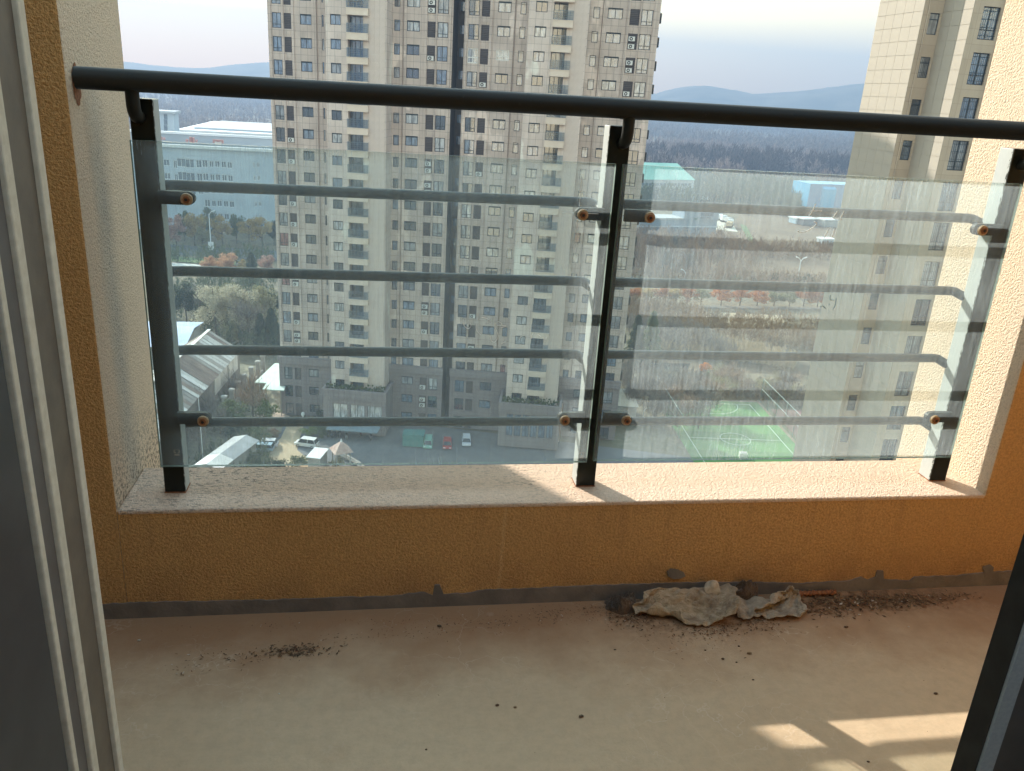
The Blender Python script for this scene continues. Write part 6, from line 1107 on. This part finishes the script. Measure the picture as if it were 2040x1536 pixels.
# ---- vehicles
def car_meshes(L, W, H, hood, tail):
    body = MB(); zs = .30; zb = H*.58
    prof = [(-L/2, zs), (-L/2, zb*.9), (-L/2+.1, zb), (L/2-.5, zb*.92), (L/2-.06, zb*.78), (L/2, zs+.12), (L/2-.05, zs)]
    n = len(prof); b0 = len(body.v)
    for yy, k in ((-W/2, 1), (W/2, 1)): body.v += [(x, yy, z) for x, z in prof]
    body.f += [tuple(range(n-1, -1, -1)), tuple(range(n, 2*n))] + [(i, (i+1) % n, n+(i+1) % n, n+i) for i in range(n)]; body.m += [0]*(n+2)
    cab = MB(); x0, x1 = -L/2+tail, L/2-hood; a = [(x0-.12, -W/2+.05, zb), (x1+.5, -W/2+.05, zb), (x1+.5, W/2-.05, zb), (x0-.12, W/2-.05, zb)]; t = [(x0+.18, -W/2+.22, H-.05), (x1-.12, -W/2+.22, H-.05), (x1-.12, W/2-.22, H-.05), (x0+.18, W/2-.22, H-.05)]
    for i in range(4): cab.quad(a[i], a[(i+1) % 4], t[(i+1) % 4], t[i])
    roof = MB(); roof.box(x0+.12, x1-.08, -W/2+.2, W/2-.2, H-.05, H)
    for sx, sy in ((x0+.15, 1), (x0+.15, -1), (x1, 1), (x1, -1)):
        pass
    for yy in (-1, 1):
        for xx, xt in ((x0-.05, x0+.2), ((x0+x1)/2, (x0+x1)/2), (x1+.42, x1-.12)): roof.tube([(xx, yy*(W/2-.06), zb), (xt, yy*(W/2-.215), H-.03)], .05, 4)
    wh_ = MB(); wh_.tube([(0, -.12, 0), (0, .12, 0)], .34, 12, 0); wh_.tube([(0, -.125, 0), (0, .125, 0)], .19, 8, 1)
    li = MB(); li.box(0, .05, -.22, .22, -.08, .08)
    return body, cab, roof, wh_, li, (L, W, H, zb)
M_CARGLASS = base_mat('car_glass', (.02, .025, .03), .05, 0, .8)[0]; M_TYRE = rough_mat('tyre', (.02, .02, .02), (.03, .03, .03), 8, .9); M_RIM = base_mat('wheel_rim', (.5, .5, .5), .4, .6)[0]; M_LAMPC = base_mat('headlamp', (.7, .72, .75), .15)[0]; M_TAILC = base_mat('tail_lamp', (.35, .03, .03), .3)[0]
def car(x, y, rot, paint, label, dims=(4.4, 1.8, 1.5, 1.3, .5), group='cars in the car park', s=.72):
    p = at_z(x, y, GZ-.24); M = Matrix.Translation(p) @ Matrix.Rotation(rad(rot), 4, 'Z') @ Matrix.Scale(s, 4); r = root('parked_car', p, label, 'car', group)
    b_, c, rf, w, li, (L, W, H, zb) = car_meshes(*dims); bm_ = base_mat('car_paint', paint, .25, 0, .6)[0]
    o = make('body', b_, bm_, r, M); rounded(o, .07); make('glasshouse', c, M_CARGLASS, r, M); make('roof', rf, bm_, r, M)
    wmesh = w.mesh('wheel', [M_TYRE, M_RIM])
    for xx in (-L/2+.78, L/2-.85):
        for yy in (-W/2+.12, W/2-.12): link('wheel', wmesh, r, M @ Matrix.Translation((xx, yy, .34)))
    for yy in (-W/2+.32, W/2-.32):
        lm = li.mesh('headlight', M_LAMPC); link('headlight', lm, r, M @ Matrix.Translation((L/2-.05, yy, zb*.72))); tm = li.mesh('tail_light', M_TAILC); link('tail_light', tm, r, M @ Matrix.Translation((-L/2-.02, yy, zb*.8)))
car(611, 889, 160, (.78, .78, .76), 'white off-road car parked where the tan path ends', (4.5, 1.85, 1.80, 1.25, .25), s=.74)
car(853, 888, -97, (.22, .46, .38), 'mint green small van parked in the shade of the tower', (4.3, 1.8, 1.75, .8, .2))
car(891, 889, -95, (.40, .07, .07), 'dark red car parked in the tower shade with its bonnet toward us', (4.4, 1.8, 1.45, 1.3, .5))
car(929, 883, -95, (.62, .64, .70), 'silver white car parked in the tower shade, last in the row', (4.4, 1.8, 1.5, 1.3, .4))
car(522, 897, 172, (.30, .42, .52), 'pale blue estate car half hidden by garden trees', (4.6, 1.8, 1.5, 1.2, .2)); car(532, 889, 176, (.60, .58, .60), 'white-roofed car parked behind the pale blue estate', (4.4, 1.8, 1.5, 1.2, .4))
cb = root('teal_container', at_z(824, 885), 'teal refuse container standing beside the mint green van', 'container'); p = at_z(824, 886, GZ-.24); M = Matrix.Translation(p) @ Matrix.Rotation(rad(-8), 4, 'Z')
mt = rough_mat('teal_container_paint', (.06, .20, .19), (.09, .25, .23), 1, .6); m = MB(); m.box(-1.5, 1.5, -1.1, 1.1, .15, 1.9); o = make('body', m, mt, cb, M); rounded(o, .05); m = MB(); m.box(-1.55, -.04, -1.15, 1.15, 1.905, 1.98); make('lid', m, mt, cb, M); m = MB(); m.box(.04, 1.55, -1.15, 1.15, 1.905, 1.98); make('lid', m, mt, cb, M)
def scooter(x, y, rot, c, label):
    p = at_z(x, y, GZ-.24); M = Matrix.Translation(p) @ Matrix.Rotation(rad(rot), 4, 'Z'); r = root('parked_scooter', p, label, 'scooter', 'scooters by the tower entrance')
    for xx in (-.6, .6):
        m = MB(); m.tube([(xx, -.05, .28), (xx, .05, .28)], .28, 10); make('wheel', m, M_TYRE, r, M)
    m = MB(); m.box(-.75, .1, -.16, .16, .35, .75); m.box(.1, .45, -.18, .18, .28, .36); m.box(.42, .56, -.2, .2, .3, .95); make('body', m, base_mat('scooter_paint', c, .4)[0], r, M); m = MB(); m.box(-.7, .0, -.15, .15, .755, .86); make('seat', m, M_DARK, r, M); m = MB(); m.tube([(.48, -.35, 1.05), (.48, .35, 1.05)], .025, 5); m.tube([(.5, 0, .9), (.48, 0, 1.05)], .03, 5); make('handlebar', m, M_DARK, r, M)
for i, (x, y, rt_, c, lab) in enumerate(((655, 868, 80, (.03, .04, .06), 'black scooter at the hedge end of the scooter row'), (665, 869, 75, (.05, .07, .12), 'dark blue scooter second in the row by the hedge'), (676, 870, 85, (.04, .04, .04), 'black scooter in the middle of the scooter row'), (690, 873, 95, (.20, .22, .24), 'grey scooter standing out in front of the row'), (722, 866, 70, (.12, .03, .04), 'maroon scooter near the tower entrance'), (738, 874, 100, (.15, .14, .17), 'grey-brown scooter with a bulky load by the entrance'), (745, 864, 60, (.05, .05, .06), 'black scooter closest to the entrance canopy'))): scooter(x, y, rt_, c, lab)
pn = root('garden_bollard', at_z(604, 843), 'small white garden bollard beside the tower podium', 'bollard'); p = at_z(604, 842, GZ-.2)
m = MB(); m.tube([p, p+Vector((0, 0, 1.2)), p+Vector((0, 0, 1.25)), p+Vector((0, 0, 1.6)), p+Vector((0, 0, 1.75))], [.14, .12, .26, .24, .05], 10); make('body', m, M_OFFICE2, pn)

# ---- trees
def leaf_mat(name, c1, c2, trans=.35):
    m = bpy.data.materials.new(name); m.use_nodes = True; nt = m.node_tree; nt.nodes.clear(); out = nt.nodes.new('ShaderNodeOutputMaterial')
    geo = nt.nodes.new('ShaderNodeNewGeometry'); inf = nt.nodes.new('ShaderNodeObjectInfo')
    f = math_(nt, 'ADD', math_(nt, 'MULTIPLY', geo.outputs['Random Per Island'], .75), math_(nt, 'MULTIPLY', inf.outputs['Random'], .25))
    col = ramp(nt, [(0, c1), (1, c2)], f); d = nt.nodes.new('ShaderNodeBsdfDiffuse'); t = nt.nodes.new('ShaderNodeBsdfTranslucent'); mx = N(nt, 'ShaderNodeMixShader', i_0=trans)
    nt.links.new(col, d.inputs[0]); nt.links.new(col, t.inputs[0]); nt.links.new(d.outputs[0], mx.inputs[1]); nt.links.new(t.outputs[0], mx.inputs[2]); nt.links.new(mx.outputs[0], out.inputs[0]); return m
LM = {'gold': leaf_mat('gold_leaves', (.30, .20, .07), (.58, .43, .18)), 'rust': leaf_mat('rust_leaves', (.34, .13, .05), (.60, .27, .11)), 'orange': leaf_mat('orange_leaves', (.44, .15, .045), (.74, .32, .11)), 'peach': leaf_mat('peach_orange_leaves', (.44, .22, .11), (.74, .47, .30)), 'pink': leaf_mat('pinkish_leaves', (.34, .19, .15), (.56, .36, .29)),
      'green': leaf_mat('dull_green_leaves', (.075, .10, .05), (.19, .22, .11)), 'dark': leaf_mat('dark_evergreen_leaves', (.018, .03, .018), (.055, .075, .042)), 'bright': leaf_mat('bright_green_leaves', (.08, .12, .035), (.24, .29, .12)),
      'pale': leaf_mat('pale_willow_leaves', (.32, .28, .20), (.60, .55, .42)), 'olive': leaf_mat('olive_leaves', (.19, .17, .09), (.38, .34, .19)), 'willow': leaf_mat('pale_twigs', (.26, .23, .17), (.56, .51, .40)), 'twig': leaf_mat('grey_twigs', (.13, .115, .105), (.32, .285, .255), .1), 'brown': leaf_mat('brown_twigs', (.17, .11, .075), (.40, .275, .195), .1)}
M_BARK = rough_mat('bark', (.06, .048, .038), (.12, .10, .08), 3, .95)
def leaf_quad(m, c, s, g_, up=.3):
    a = Vector((g_.gauss(0, 1), g_.gauss(0, 1), g_.gauss(0, 1)*(1-up))).normalized(); b = a.cross(Vector((g_.gauss(0, 1), g_.gauss(0, 1), g_.gauss(0, 1)))).normalized()
    m.quad(c-a*s-b*s*.2, c-b*s*.62, c+a*s+b*s*.2, c+b*s*.62)
def tree_proto(seed, H, R, n, crown_lo=.3, kind='leafy', leaf=.28):
    """returns trunk and crown meshes for a tree H tall and R wide, standing at the origin"""
    g_ = random.Random(seed); t = MB(); c = MB(); r0 = H*.022
    lean = Vector((g_.uniform(-.04, .04), g_.uniform(-.04, .04), 1)); pts = [lean*(H*k/5*(.85)) for k in range(6)]; pts = [Vector((p.x+g_.gauss(0, .05), p.y+g_.gauss(0, .05), p.z)) for p in pts]; pts[0] = Vector((0, 0, -.3))
    t.tube(pts, [r0*(1-.16*k) for k in range(6)], 6)
    tips = []
    nl = 11 if kind != 'conifer' else 0
    for k in range(nl):
        f = g_.uniform(crown_lo+.02, .8); p0 = lean*(H*f*.85); a = 2*PI*k/nl+g_.uniform(-.4, .4); l = R*g_.uniform(.6, 1.0)*(1-.35*(f-crown_lo)); rise = H*g_.uniform(.06, .2)
        p1 = p0+Vector((math.cos(a)*l*.5, math.sin(a)*l*.5, rise*.6)); p2 = p0+Vector((math.cos(a)*l, math.sin(a)*l, rise*1.2)); t.tube([p0, p1, p2], [r0*.42, r0*.26, r0*.08], 5, cap=False); tips += [p1, p2, (p1+p2)/2]
    cz = H*(crown_lo+(1-crown_lo)*.5); rz = H*(1-crown_lo)*.52
    if kind == 'leafy':
        cl = []
        for _ in range(20):
            d = Vector((g_.gauss(0, 1), g_.gauss(0, 1), g_.gauss(0, 1))).normalized()*(g_.random()**.4)*.80; cl.append((Vector((d.x*R, d.y*R, cz+d.z*rz)), R*g_.uniform(.22, .42)))
        for i in range(n):
            p, r = g_.choice(cl); d = Vector((g_.gauss(0, 1), g_.gauss(0, 1), g_.gauss(0, 1))).normalized()*r*(g_.random()**.35); leaf_quad(c, p+Vector((d.x, d.y, d.z*.8)), leaf*g_.uniform(.6, 1.3), g_)
    elif kind == 'bare':                                      # twigs as long thin blades, kept open so that what is behind shows
        for i in range(n):
            p = g_.choice(tips)+Vector((g_.gauss(0, R*.18), g_.gauss(0, R*.18), g_.gauss(0, H*.06))); q = p+Vector((p.x*g_.uniform(.05, .35)+g_.gauss(0, .5), p.y*g_.uniform(.05, .35)+g_.gauss(0, .5), g_.uniform(.05, .16)*H)); w = .035*leaf/.28
            s = Vector((g_.gauss(0, 1), g_.gauss(0, 1), .1)).normalized()*w; c.quad(p-s, p+s, q+s*.3, q-s*.3)
    elif kind == 'willow':
        for i in range(n):
            p = g_.choice(tips)+Vector((g_.gauss(0, R*.22), g_.gauss(0, R*.22), g_.gauss(0, H*.09)+H*.03)); q = p+Vector((g_.gauss(0, .3), g_.gauss(0, .3), -g_.uniform(.5, 2.2))); s = Vector((g_.gauss(0, 1), g_.gauss(0, 1), .2)).normalized()*leaf*.32; c.quad(p-s, p+s, q+s*.5, q-s*.5)
    elif kind == 'conifer':
        for i in range(n):
            f = g_.random()**.8; z = H*(crown_lo+(1-crown_lo)*f); rr = R*(1-f)*(g_.random()**.4)*(1+.25*math.sin(f*34))+.1; a = g_.uniform(0, 2*PI); p = Vector((rr*math.cos(a), rr*math.sin(a), z)); q = p+Vector((math.cos(a)*.6, math.sin(a)*.6, -.35)); s = Vector((-math.sin(a), math.cos(a), .2))*leaf*.55; c.quad(p-s, p+s, q+s*.4, q-s*.4)
    return t.mesh('trunk', M_BARK), c.mesh('crown', LM['green'])
PR = {'leafy': [tree_proto(s, 8, 3.4, 3200, .12, 'leafy', .20) for s in (1, 2, 3)], 'bare': [tree_proto(s, 9, 3.2, 900, .25, 'bare', .34) for s in (4, 5, 6)], 'willow': [tree_proto(s, 9, 4.0, 5200, .10, 'leafy', .15) for s in (7, 8)],
      'conifer': [tree_proto(s, 10, 2.4, 1500, .06, 'conifer', .42) for s in (9, 10)], 'shrub': [tree_proto(s, 2.4, 2.0, 900, .02, 'leafy', .16) for s in (11, 12, 13)], 'poplar': [tree_proto(s, 11, 1.5, 700, .15, 'bare', .34) for s in (14, 15)]}
PSIZE = {'leafy': (8, 3.4), 'bare': (9, 3.2), 'willow': (9, 4.0), 'conifer': (10, 2.4), 'shrub': (2.4, 2.0), 'poplar': (11, 1.5)}
rt_ = random.Random(5)
def tree(kind, x, ybase, ytop, wpx, mat, label, group=None, name=None, cat=None):
    p = at_z(x, ybase); d = (p-CAM).length; H = max(1, z_at(x, ytop, hdist(p))-GZ); R = wpx/2*d/FPX; ph, pr_ = PSIZE[kind]; tm, cm = rt_.choice(PR[kind])
    M = Matrix.Translation((p.x, p.y, GZ-.2)) @ Matrix.Rotation(rt_.uniform(0, 2*PI), 4, 'Z') @ Matrix.Diagonal((R/pr_, R/pr_, H/ph, 1))
    nm = name or {'leafy': 'autumn_tree', 'bare': 'bare_tree', 'willow': 'willow_tree', 'conifer': 'evergreen_tree', 'shrub': 'shrub', 'poplar': 'bare_poplar'}[kind]
    r = root(nm, (p.x, p.y, GZ), label, cat or ('shrub' if kind == 'shrub' else 'tree'), group)
    link('trunk', tm, r, M); c = link('crown', cm, r, M); set_mat(c, LM[mat]); return r
GA = 'autumn trees along the far road'
for a in (('leafy', 352, 490, 424, 44, 'pink', 'pinkish autumn tree next to the first railing post, across the road'), ('leafy', 388, 488, 414, 56, 'gold', 'broad golden autumn tree in the row across the road'), ('leafy', 418, 476, 410, 40, 'green', 'green-crowned tree rising behind the golden autumn row'), ('leafy', 444, 488, 424, 44, 'gold', 'golden tree beside the white lamp, on its tower side'),
          ('leafy', 472, 484, 418, 40, 'green', 'dull green tree between two golden trees across the road'), ('leafy', 496, 490, 430, 46, 'gold', 'golden autumn tree second from the beige tower'), ('leafy', 524, 490, 428, 46, 'gold', 'golden autumn tree closest to the beige tower'), ('leafy', 546, 486, 432, 36, 'dark', 'dark evergreen pressed against the beige tower edge across the road'),
          ('leafy', 405, 494, 446, 30, 'olive', 'low olive tree under the broad golden one'), ('leafy', 368, 478, 416, 34, 'green', 'green tree showing between the pinkish and the golden tree')): tree(*a, GA)
for a in (('leafy', 418, 545, 506, 36, 'peach', 'bright orange maple, first of the fiery pair'), ('leafy', 456, 548, 497, 48, 'peach', 'largest fiery orange maple beyond the pale willows'), ('leafy', 534, 546, 502, 38, 'pink', 'faded pink maple next to the beige tower'), ('conifer', 502, 562, 500, 34, 'dark', 'dark evergreen between the orange and the pink maple'), ('leafy', 482, 552, 514, 26, 'gold', 'small yellow tree at the side of the orange maple')): tree(*a, 'maples in front of the far road')
for a in (('willow', 432, 668, 556, 86, 'pale', 'big pale willow right above the warehouse gable'), ('willow', 478, 672, 548, 90, 'pale', 'tallest pale willow behind the warehouse'), ('willow', 530, 668, 556, 66, 'olive', 'yellowish willow beside the beige tower'), ('bare', 498, 690, 590, 64, 'twig', 'grey bare tree in front of the willows'), ('leafy', 372, 640, 552, 56, 'dark', 'dark tree by the railing post above the blue roof'), ('bare', 400, 640, 560, 54, 'twig', 'grey leafless tree between the dark tree and the willows'),
          ('conifer', 543, 696, 612, 44, 'dark', 'dark conifer hugging the edge of the beige tower'), ('conifer', 520, 694, 622, 34, 'dark', 'darker slim conifer one step from the beige tower'), ('leafy', 462, 690, 634, 44, 'olive', 'low olive tree behind the warehouse ridge'), ('leafy', 446, 628, 582, 50, 'green', 'dull green tree deep among the willows'), ('leafy', 545, 640, 576, 34, 'dark', 'dark leafy tree in the gap by the tower'), ('willow', 455, 640, 552, 60, 'olive', 'olive willow at the back of the willow group')): tree(*a, 'trees behind the warehouse')
for a in (('leafy', 458, 858, 796, 74, 'green', 'round grey-green tree in the garden under the pillars'), ('shrub', 533, 840, 796, 50, 'bright', 'bright green bush at the corner of the beige tower'), ('bare', 412, 850, 770, 60, 'twig', 'bare thicket tree along the warehouse wall'), ('bare', 505, 830, 745, 60, 'brown', 'bare brown tree beside the green canopy'), ('bare', 398, 900, 830, 60, 'twig', 'bare grey tree left of the gabled shed'), ('bare', 470, 800, 735, 46, 'twig', 'thin bare tree between the stone pillars and the warehouse'), ('bare', 440, 862, 806, 46, 'twig', 'bare twiggy tree in front of the round garden tree')): tree(*a, 'garden trees')
for a in (('shrub', 618, 866, 846, 46, 'bright', 'clipped bush behind the white car'), ('shrub', 640, 868, 848, 34, 'green', 'green bush beside the white car bonnet'), ('shrub', 512, 872, 846, 60, 'green', 'green shrub above the pale blue estate car'), ('shrub', 470, 868, 842, 54, 'dark', 'dark shrub at the upper end of the gabled shed'), ('shrub', 506, 925, 904, 80, 'green', 'spreading green shrub below the pale blue estate car'), ('shrub', 596, 930, 906, 46, 'green', 'shrub at the end of the tan path, by the kiosk'), ('shrub', 672, 930, 906, 36, 'olive', 'olive shrub in front of the pavilion'), ('shrub', 556, 934, 914, 54, 'dark', 'dark shrub on the inside of the path curve'), ('shrub', 545, 868, 852, 26, 'brown', 'brownish shrub where the path meets the terrace'),
          ('shrub', 700, 826, 812, 30, 'dark', 'dark planter shrub below the curtained windows'), ('shrub', 640, 834, 816, 40, 'dark', 'dark shrub at the podium foot')): tree(*a, 'garden shrubs')
for i, (x, yb, yt, w, mt, lab) in enumerate(((1262, 604, 570, 30, 'rust', 'rust-brown tree at the tower end of the autumn row'), (1288, 604, 570, 32, 'gold', 'yellowish tree near the tower end of the autumn row'), (1314, 605, 572, 32, 'rust', 'brownish-orange tree third in the autumn row'), (1340, 605, 571, 34, 'gold', 'golden-brown tree fourth in the autumn row'), (1368, 606, 572, 34, 'rust', 'russet tree in the middle of the autumn row'), (1396, 606, 574, 28, 'olive', 'olive tree before the bright orange pair'), (1436, 607, 568, 40, 'orange', 'bright orange tree, broadest of the autumn row'), (1474, 607, 572, 30, 'orange', 'red-orange tree with a narrow crown in the autumn row'), (1508, 608, 577, 36, 'orange', 'low spreading red-orange tree in the autumn row'), (1542, 608, 580, 34, 'olive', 'dull olive tree past the red-orange ones'), (1572, 609, 582, 30, 'olive', 'small olive tree toward the sunlit tower'), (1600, 609, 574, 32, 'rust', 'russet tree second from the sunlit tower'), (1628, 610, 576, 30, 'rust', 'russet tree touching the sunlit tower'))):
    tree('leafy', x, yb, yt-4, w*1.35, mt, lab, 'autumn trees along the far pavement')
for a in (('shrub', 1542, 564, 543, 36, 'dark', 'rounded dark bush, broadest along the far road'), ('shrub', 1578, 565, 546, 32, 'dark', 'rounded dark bush in the middle of three by the lamp'), ('shrub', 1608, 566, 545, 26, 'dark', 'dark bush nearest the sunlit tower by the far road'), ('shrub', 1462, 562, 545, 30, 'green', 'low green bush far along the road'), ('shrub', 1500, 563, 552, 34, 'dark', 'low dark hedge piece beside the far road')): tree(*a, 'bushes by the far road')
for a in (('conifer', 1262, 722, 624, 44, 'dark', 'dark green conifer group by the tower edge over the canal'), ('conifer', 1292, 714, 616, 44, 'green', 'greenish conifer next to the darkest one over the canal'), ('leafy', 1404, 744, 718, 30, 'orange', 'small orange-leaved tree on the canal bank'), ('shrub', 1412, 752, 738, 26, 'bright', 'pale bush below the orange canal tree'), ('conifer', 1448, 420, 380, 18, 'dark', 'dark conifer beside the green-roofed factory'), ('leafy', 1540, 408, 376, 22, 'dark', 'dark round tree just before the blue factory')): tree(*a, None)
g = random.Random(31); n_ = 0
for (xa, xb, ya, yb, k, hh, w, mats, lab, grp) in ((1256, 1430, 500, 548, 30, 62, 20, ('brown', 'twig', 'brown'), 'bare upright poplar in the thicket before the works building', 'bare poplars before the works building'), (1250, 1420, 800, 852, 20, 66, 44, ('twig', 'twig', 'brown'), 'grey leafless tree in the wood between tower and pitch', 'bare trees between tower and pitch'), (1420, 1590, 752, 800, 20, 42, 40, ('twig', 'brown', 'olive'), 'leafless tree in the belt behind the pitch', 'bare trees behind the pitch')):
    for _ in range(k):
        x, y = g.uniform(xa, xb), g.uniform(ya, yb); tree('poplar' if 'poplar' in lab else 'bare', x, y, y-hh*g.uniform(.8, 1.15), w*g.uniform(.8, 1.2), g.choice(mats), lab, grp)

# woods and scrub that read as one mass: real twig geometry, one object each
def woods(name, azr, dr, n, h, label, mat, blades, seed, w=.5, clump=0, colsize=1, trunk=True, spread=1.5, cut=-.12):
    g_ = np.random.default_rng(seed); V = []; F = []
    a = g_.uniform(azr[0], azr[1], n); d = np.sqrt(g_.uniform(dr[0]**2, dr[1]**2, n))
    from mathutils import noise as mn
    for i in range(n):
        x, y = d[i]*math.sin(rad(a[i])), d[i]*math.cos(rad(a[i]))
        if clump and mn.noise(Vector((x*clump, y*clump, seed))) < cut: continue
        H = h*g_.uniform(.6, 1.25); R = H*.26
        for b in range(blades):
            ang_ = g_.uniform(0, 2*PI); t0 = g_.uniform(.12, .85)*H; rr = R*spread*g_.uniform(.05, 1)*(1.15-.8*t0/H); L = H*g_.uniform(.08, .26)
            px, py = x+rr*.45*math.cos(ang_), y+rr*.45*math.sin(ang_); qx, qy = x+rr*math.cos(ang_)*1.25, y+rr*math.sin(ang_)*1.25; ww = w*g_.uniform(.5, 1.2)
            k = len(V); V += [(px-ww*.5, py, GZ+t0), (px+ww*.5, py+ww*.3, GZ+t0), (qx+ww*.2, qy, GZ+t0+L)]; F.append((k, k+1, k+2))
        if trunk: k = len(V); V += [(x-w*.35, y, GZ-.3), (x+w*.35, y, GZ-.3), (x, y, GZ+H*.8)]; F.append((k, k+1, k+2))
    me = bpy.data.meshes.new(name); me.from_pydata(V, [], F); me.materials.append(mat); return tag(link(name, me), label, None, None, 'stuff')
WD = leaf_mat('winter_wood', (.11, .085, .08), (.36, .29, .27), .1); WD2 = leaf_mat('winter_wood_far', (.12, .10, .095), (.34, .29, .275), .1)
SC = leaf_mat('scrub_mix', (.13, .085, .045), (.34, .235, .14), .2); SCG = leaf_mat('green_scrub', (.05, .07, .04), (.15, .17, .10), .2); RD = leaf_mat('dry_reed', (.32, .25, .16), (.54, .44, .31), .2)
WN = leaf_mat('dark_winter_wood', (.05, .042, .042), (.19, .15, .14), .1)
woods('bare_woods', (17, 32), (560, 780), 900, 17, 'dark leafless woods with pale gaps across the plain', WN, 34, 41, 1.0, .010, cut=.02)
woods('bare_woods', (17, 32), (560, 960), 1600, 13, 'purple-grey leafless woods across the plain', WD, 24, 56, 1.1, .013, cut=-.05)
woods('bare_woods', (16, 32), (960, 1950), 3600, 16, 'hazy far woods below the hills', WD2, 14, 42, 2.2, .006, cut=-.02)
woods('bare_woods', (-17, -4), (420, 1900), 3000, 15, 'hazy far woods beyond the office block', WD2, 14, 43, 2.0, .006, cut=-.02)
woods('mixed_woods', (17, 28.0), (415, 560), 1700, 9, 'green-grey belt of trees around the factories', SCG, 24, 44, .6, .02)
woods('field_scrub', (16.5, 31.5), (236, 345), 7000, 1.7, 'low brown scrub over the field', SC, 9, 45, .35, .03, 1, False)
woods('field_trees', (16.5, 31.5), (240, 318), 900, 5.5, 'thin leafless brown trees spread over the field', LM['brown'], 22, 55, .20, .015)
woods('undergrowth', (16.5, 31.5), (180, 206), 1900, 3.0, 'olive and brown undergrowth below the autumn row', SC, 22, 46, .16, .05, 1, False)
woods('reeds', (20, 29.5), (164, 186), 2400, 2.4, 'pale dry reeds in the clearing', RD, 20, 47, .12, .06, 1, False)
woods('undergrowth', (16.8, 31.5), (165.5, 181), 1500, 3.8, 'grey brush above the canal', LM['twig'], 26, 48, .12, .03)
woods('undergrowth', (17.0, 21.6), (119, 148), 420, 4.6, 'grey leafless brush between the tower and the pitch', LM['twig'], 26, 54, .10, .04)
woods('undergrowth', (21.6, 31.0), (143, 153), 700, 1.6, 'grey leafless brush between canal and pitch', LM['twig'], 26, 49, .10, .04)
woods('undergrowth', (-15, -7.2), (150, 245), 900, 4, 'dull undergrowth below the willows and maples', SCG, 22, 50, .22, .03, 1, False)
woods('undergrowth', (-14.5, -8), (98, 134), 420, 2.2, 'garden undergrowth beside the boundary wall', SCG, 22, 51, .12, .08, 1, False)
woods('ridge_trees', (-16, 32), (2380, 2520), 1500, 6, 'tiny trees along the crest of the hills', WD2, 4, 52, 3.0)

# ---- the winter haze
hz_ = MB(); hz_.box(-4300, 4300, -4300, 4300, GZ-1.3, 285)
hm = bpy.data.materials.new('winter_haze'); hm.use_nodes = True; nt = hm.node_tree; nt.nodes.clear(); out = nt.nodes.new('ShaderNodeOutputMaterial')
pvn = nt.nodes.new('ShaderNodeVolumePrincipled'); pvn.inputs['Color'].default_value = (.29, .405, .60, 1); pvn.inputs['Density'].default_value = 6.6e-4; pvn.inputs['Density Attribute'].default_value = ''; pvn.inputs['Anisotropy'].default_value = .2
nt.links.new(pvn.outputs[0], out.inputs['Volume'])
hob = make('haze', hz_, hm); tag(hob, 'thin winter haze over the whole plain', None, None, 'stuff')
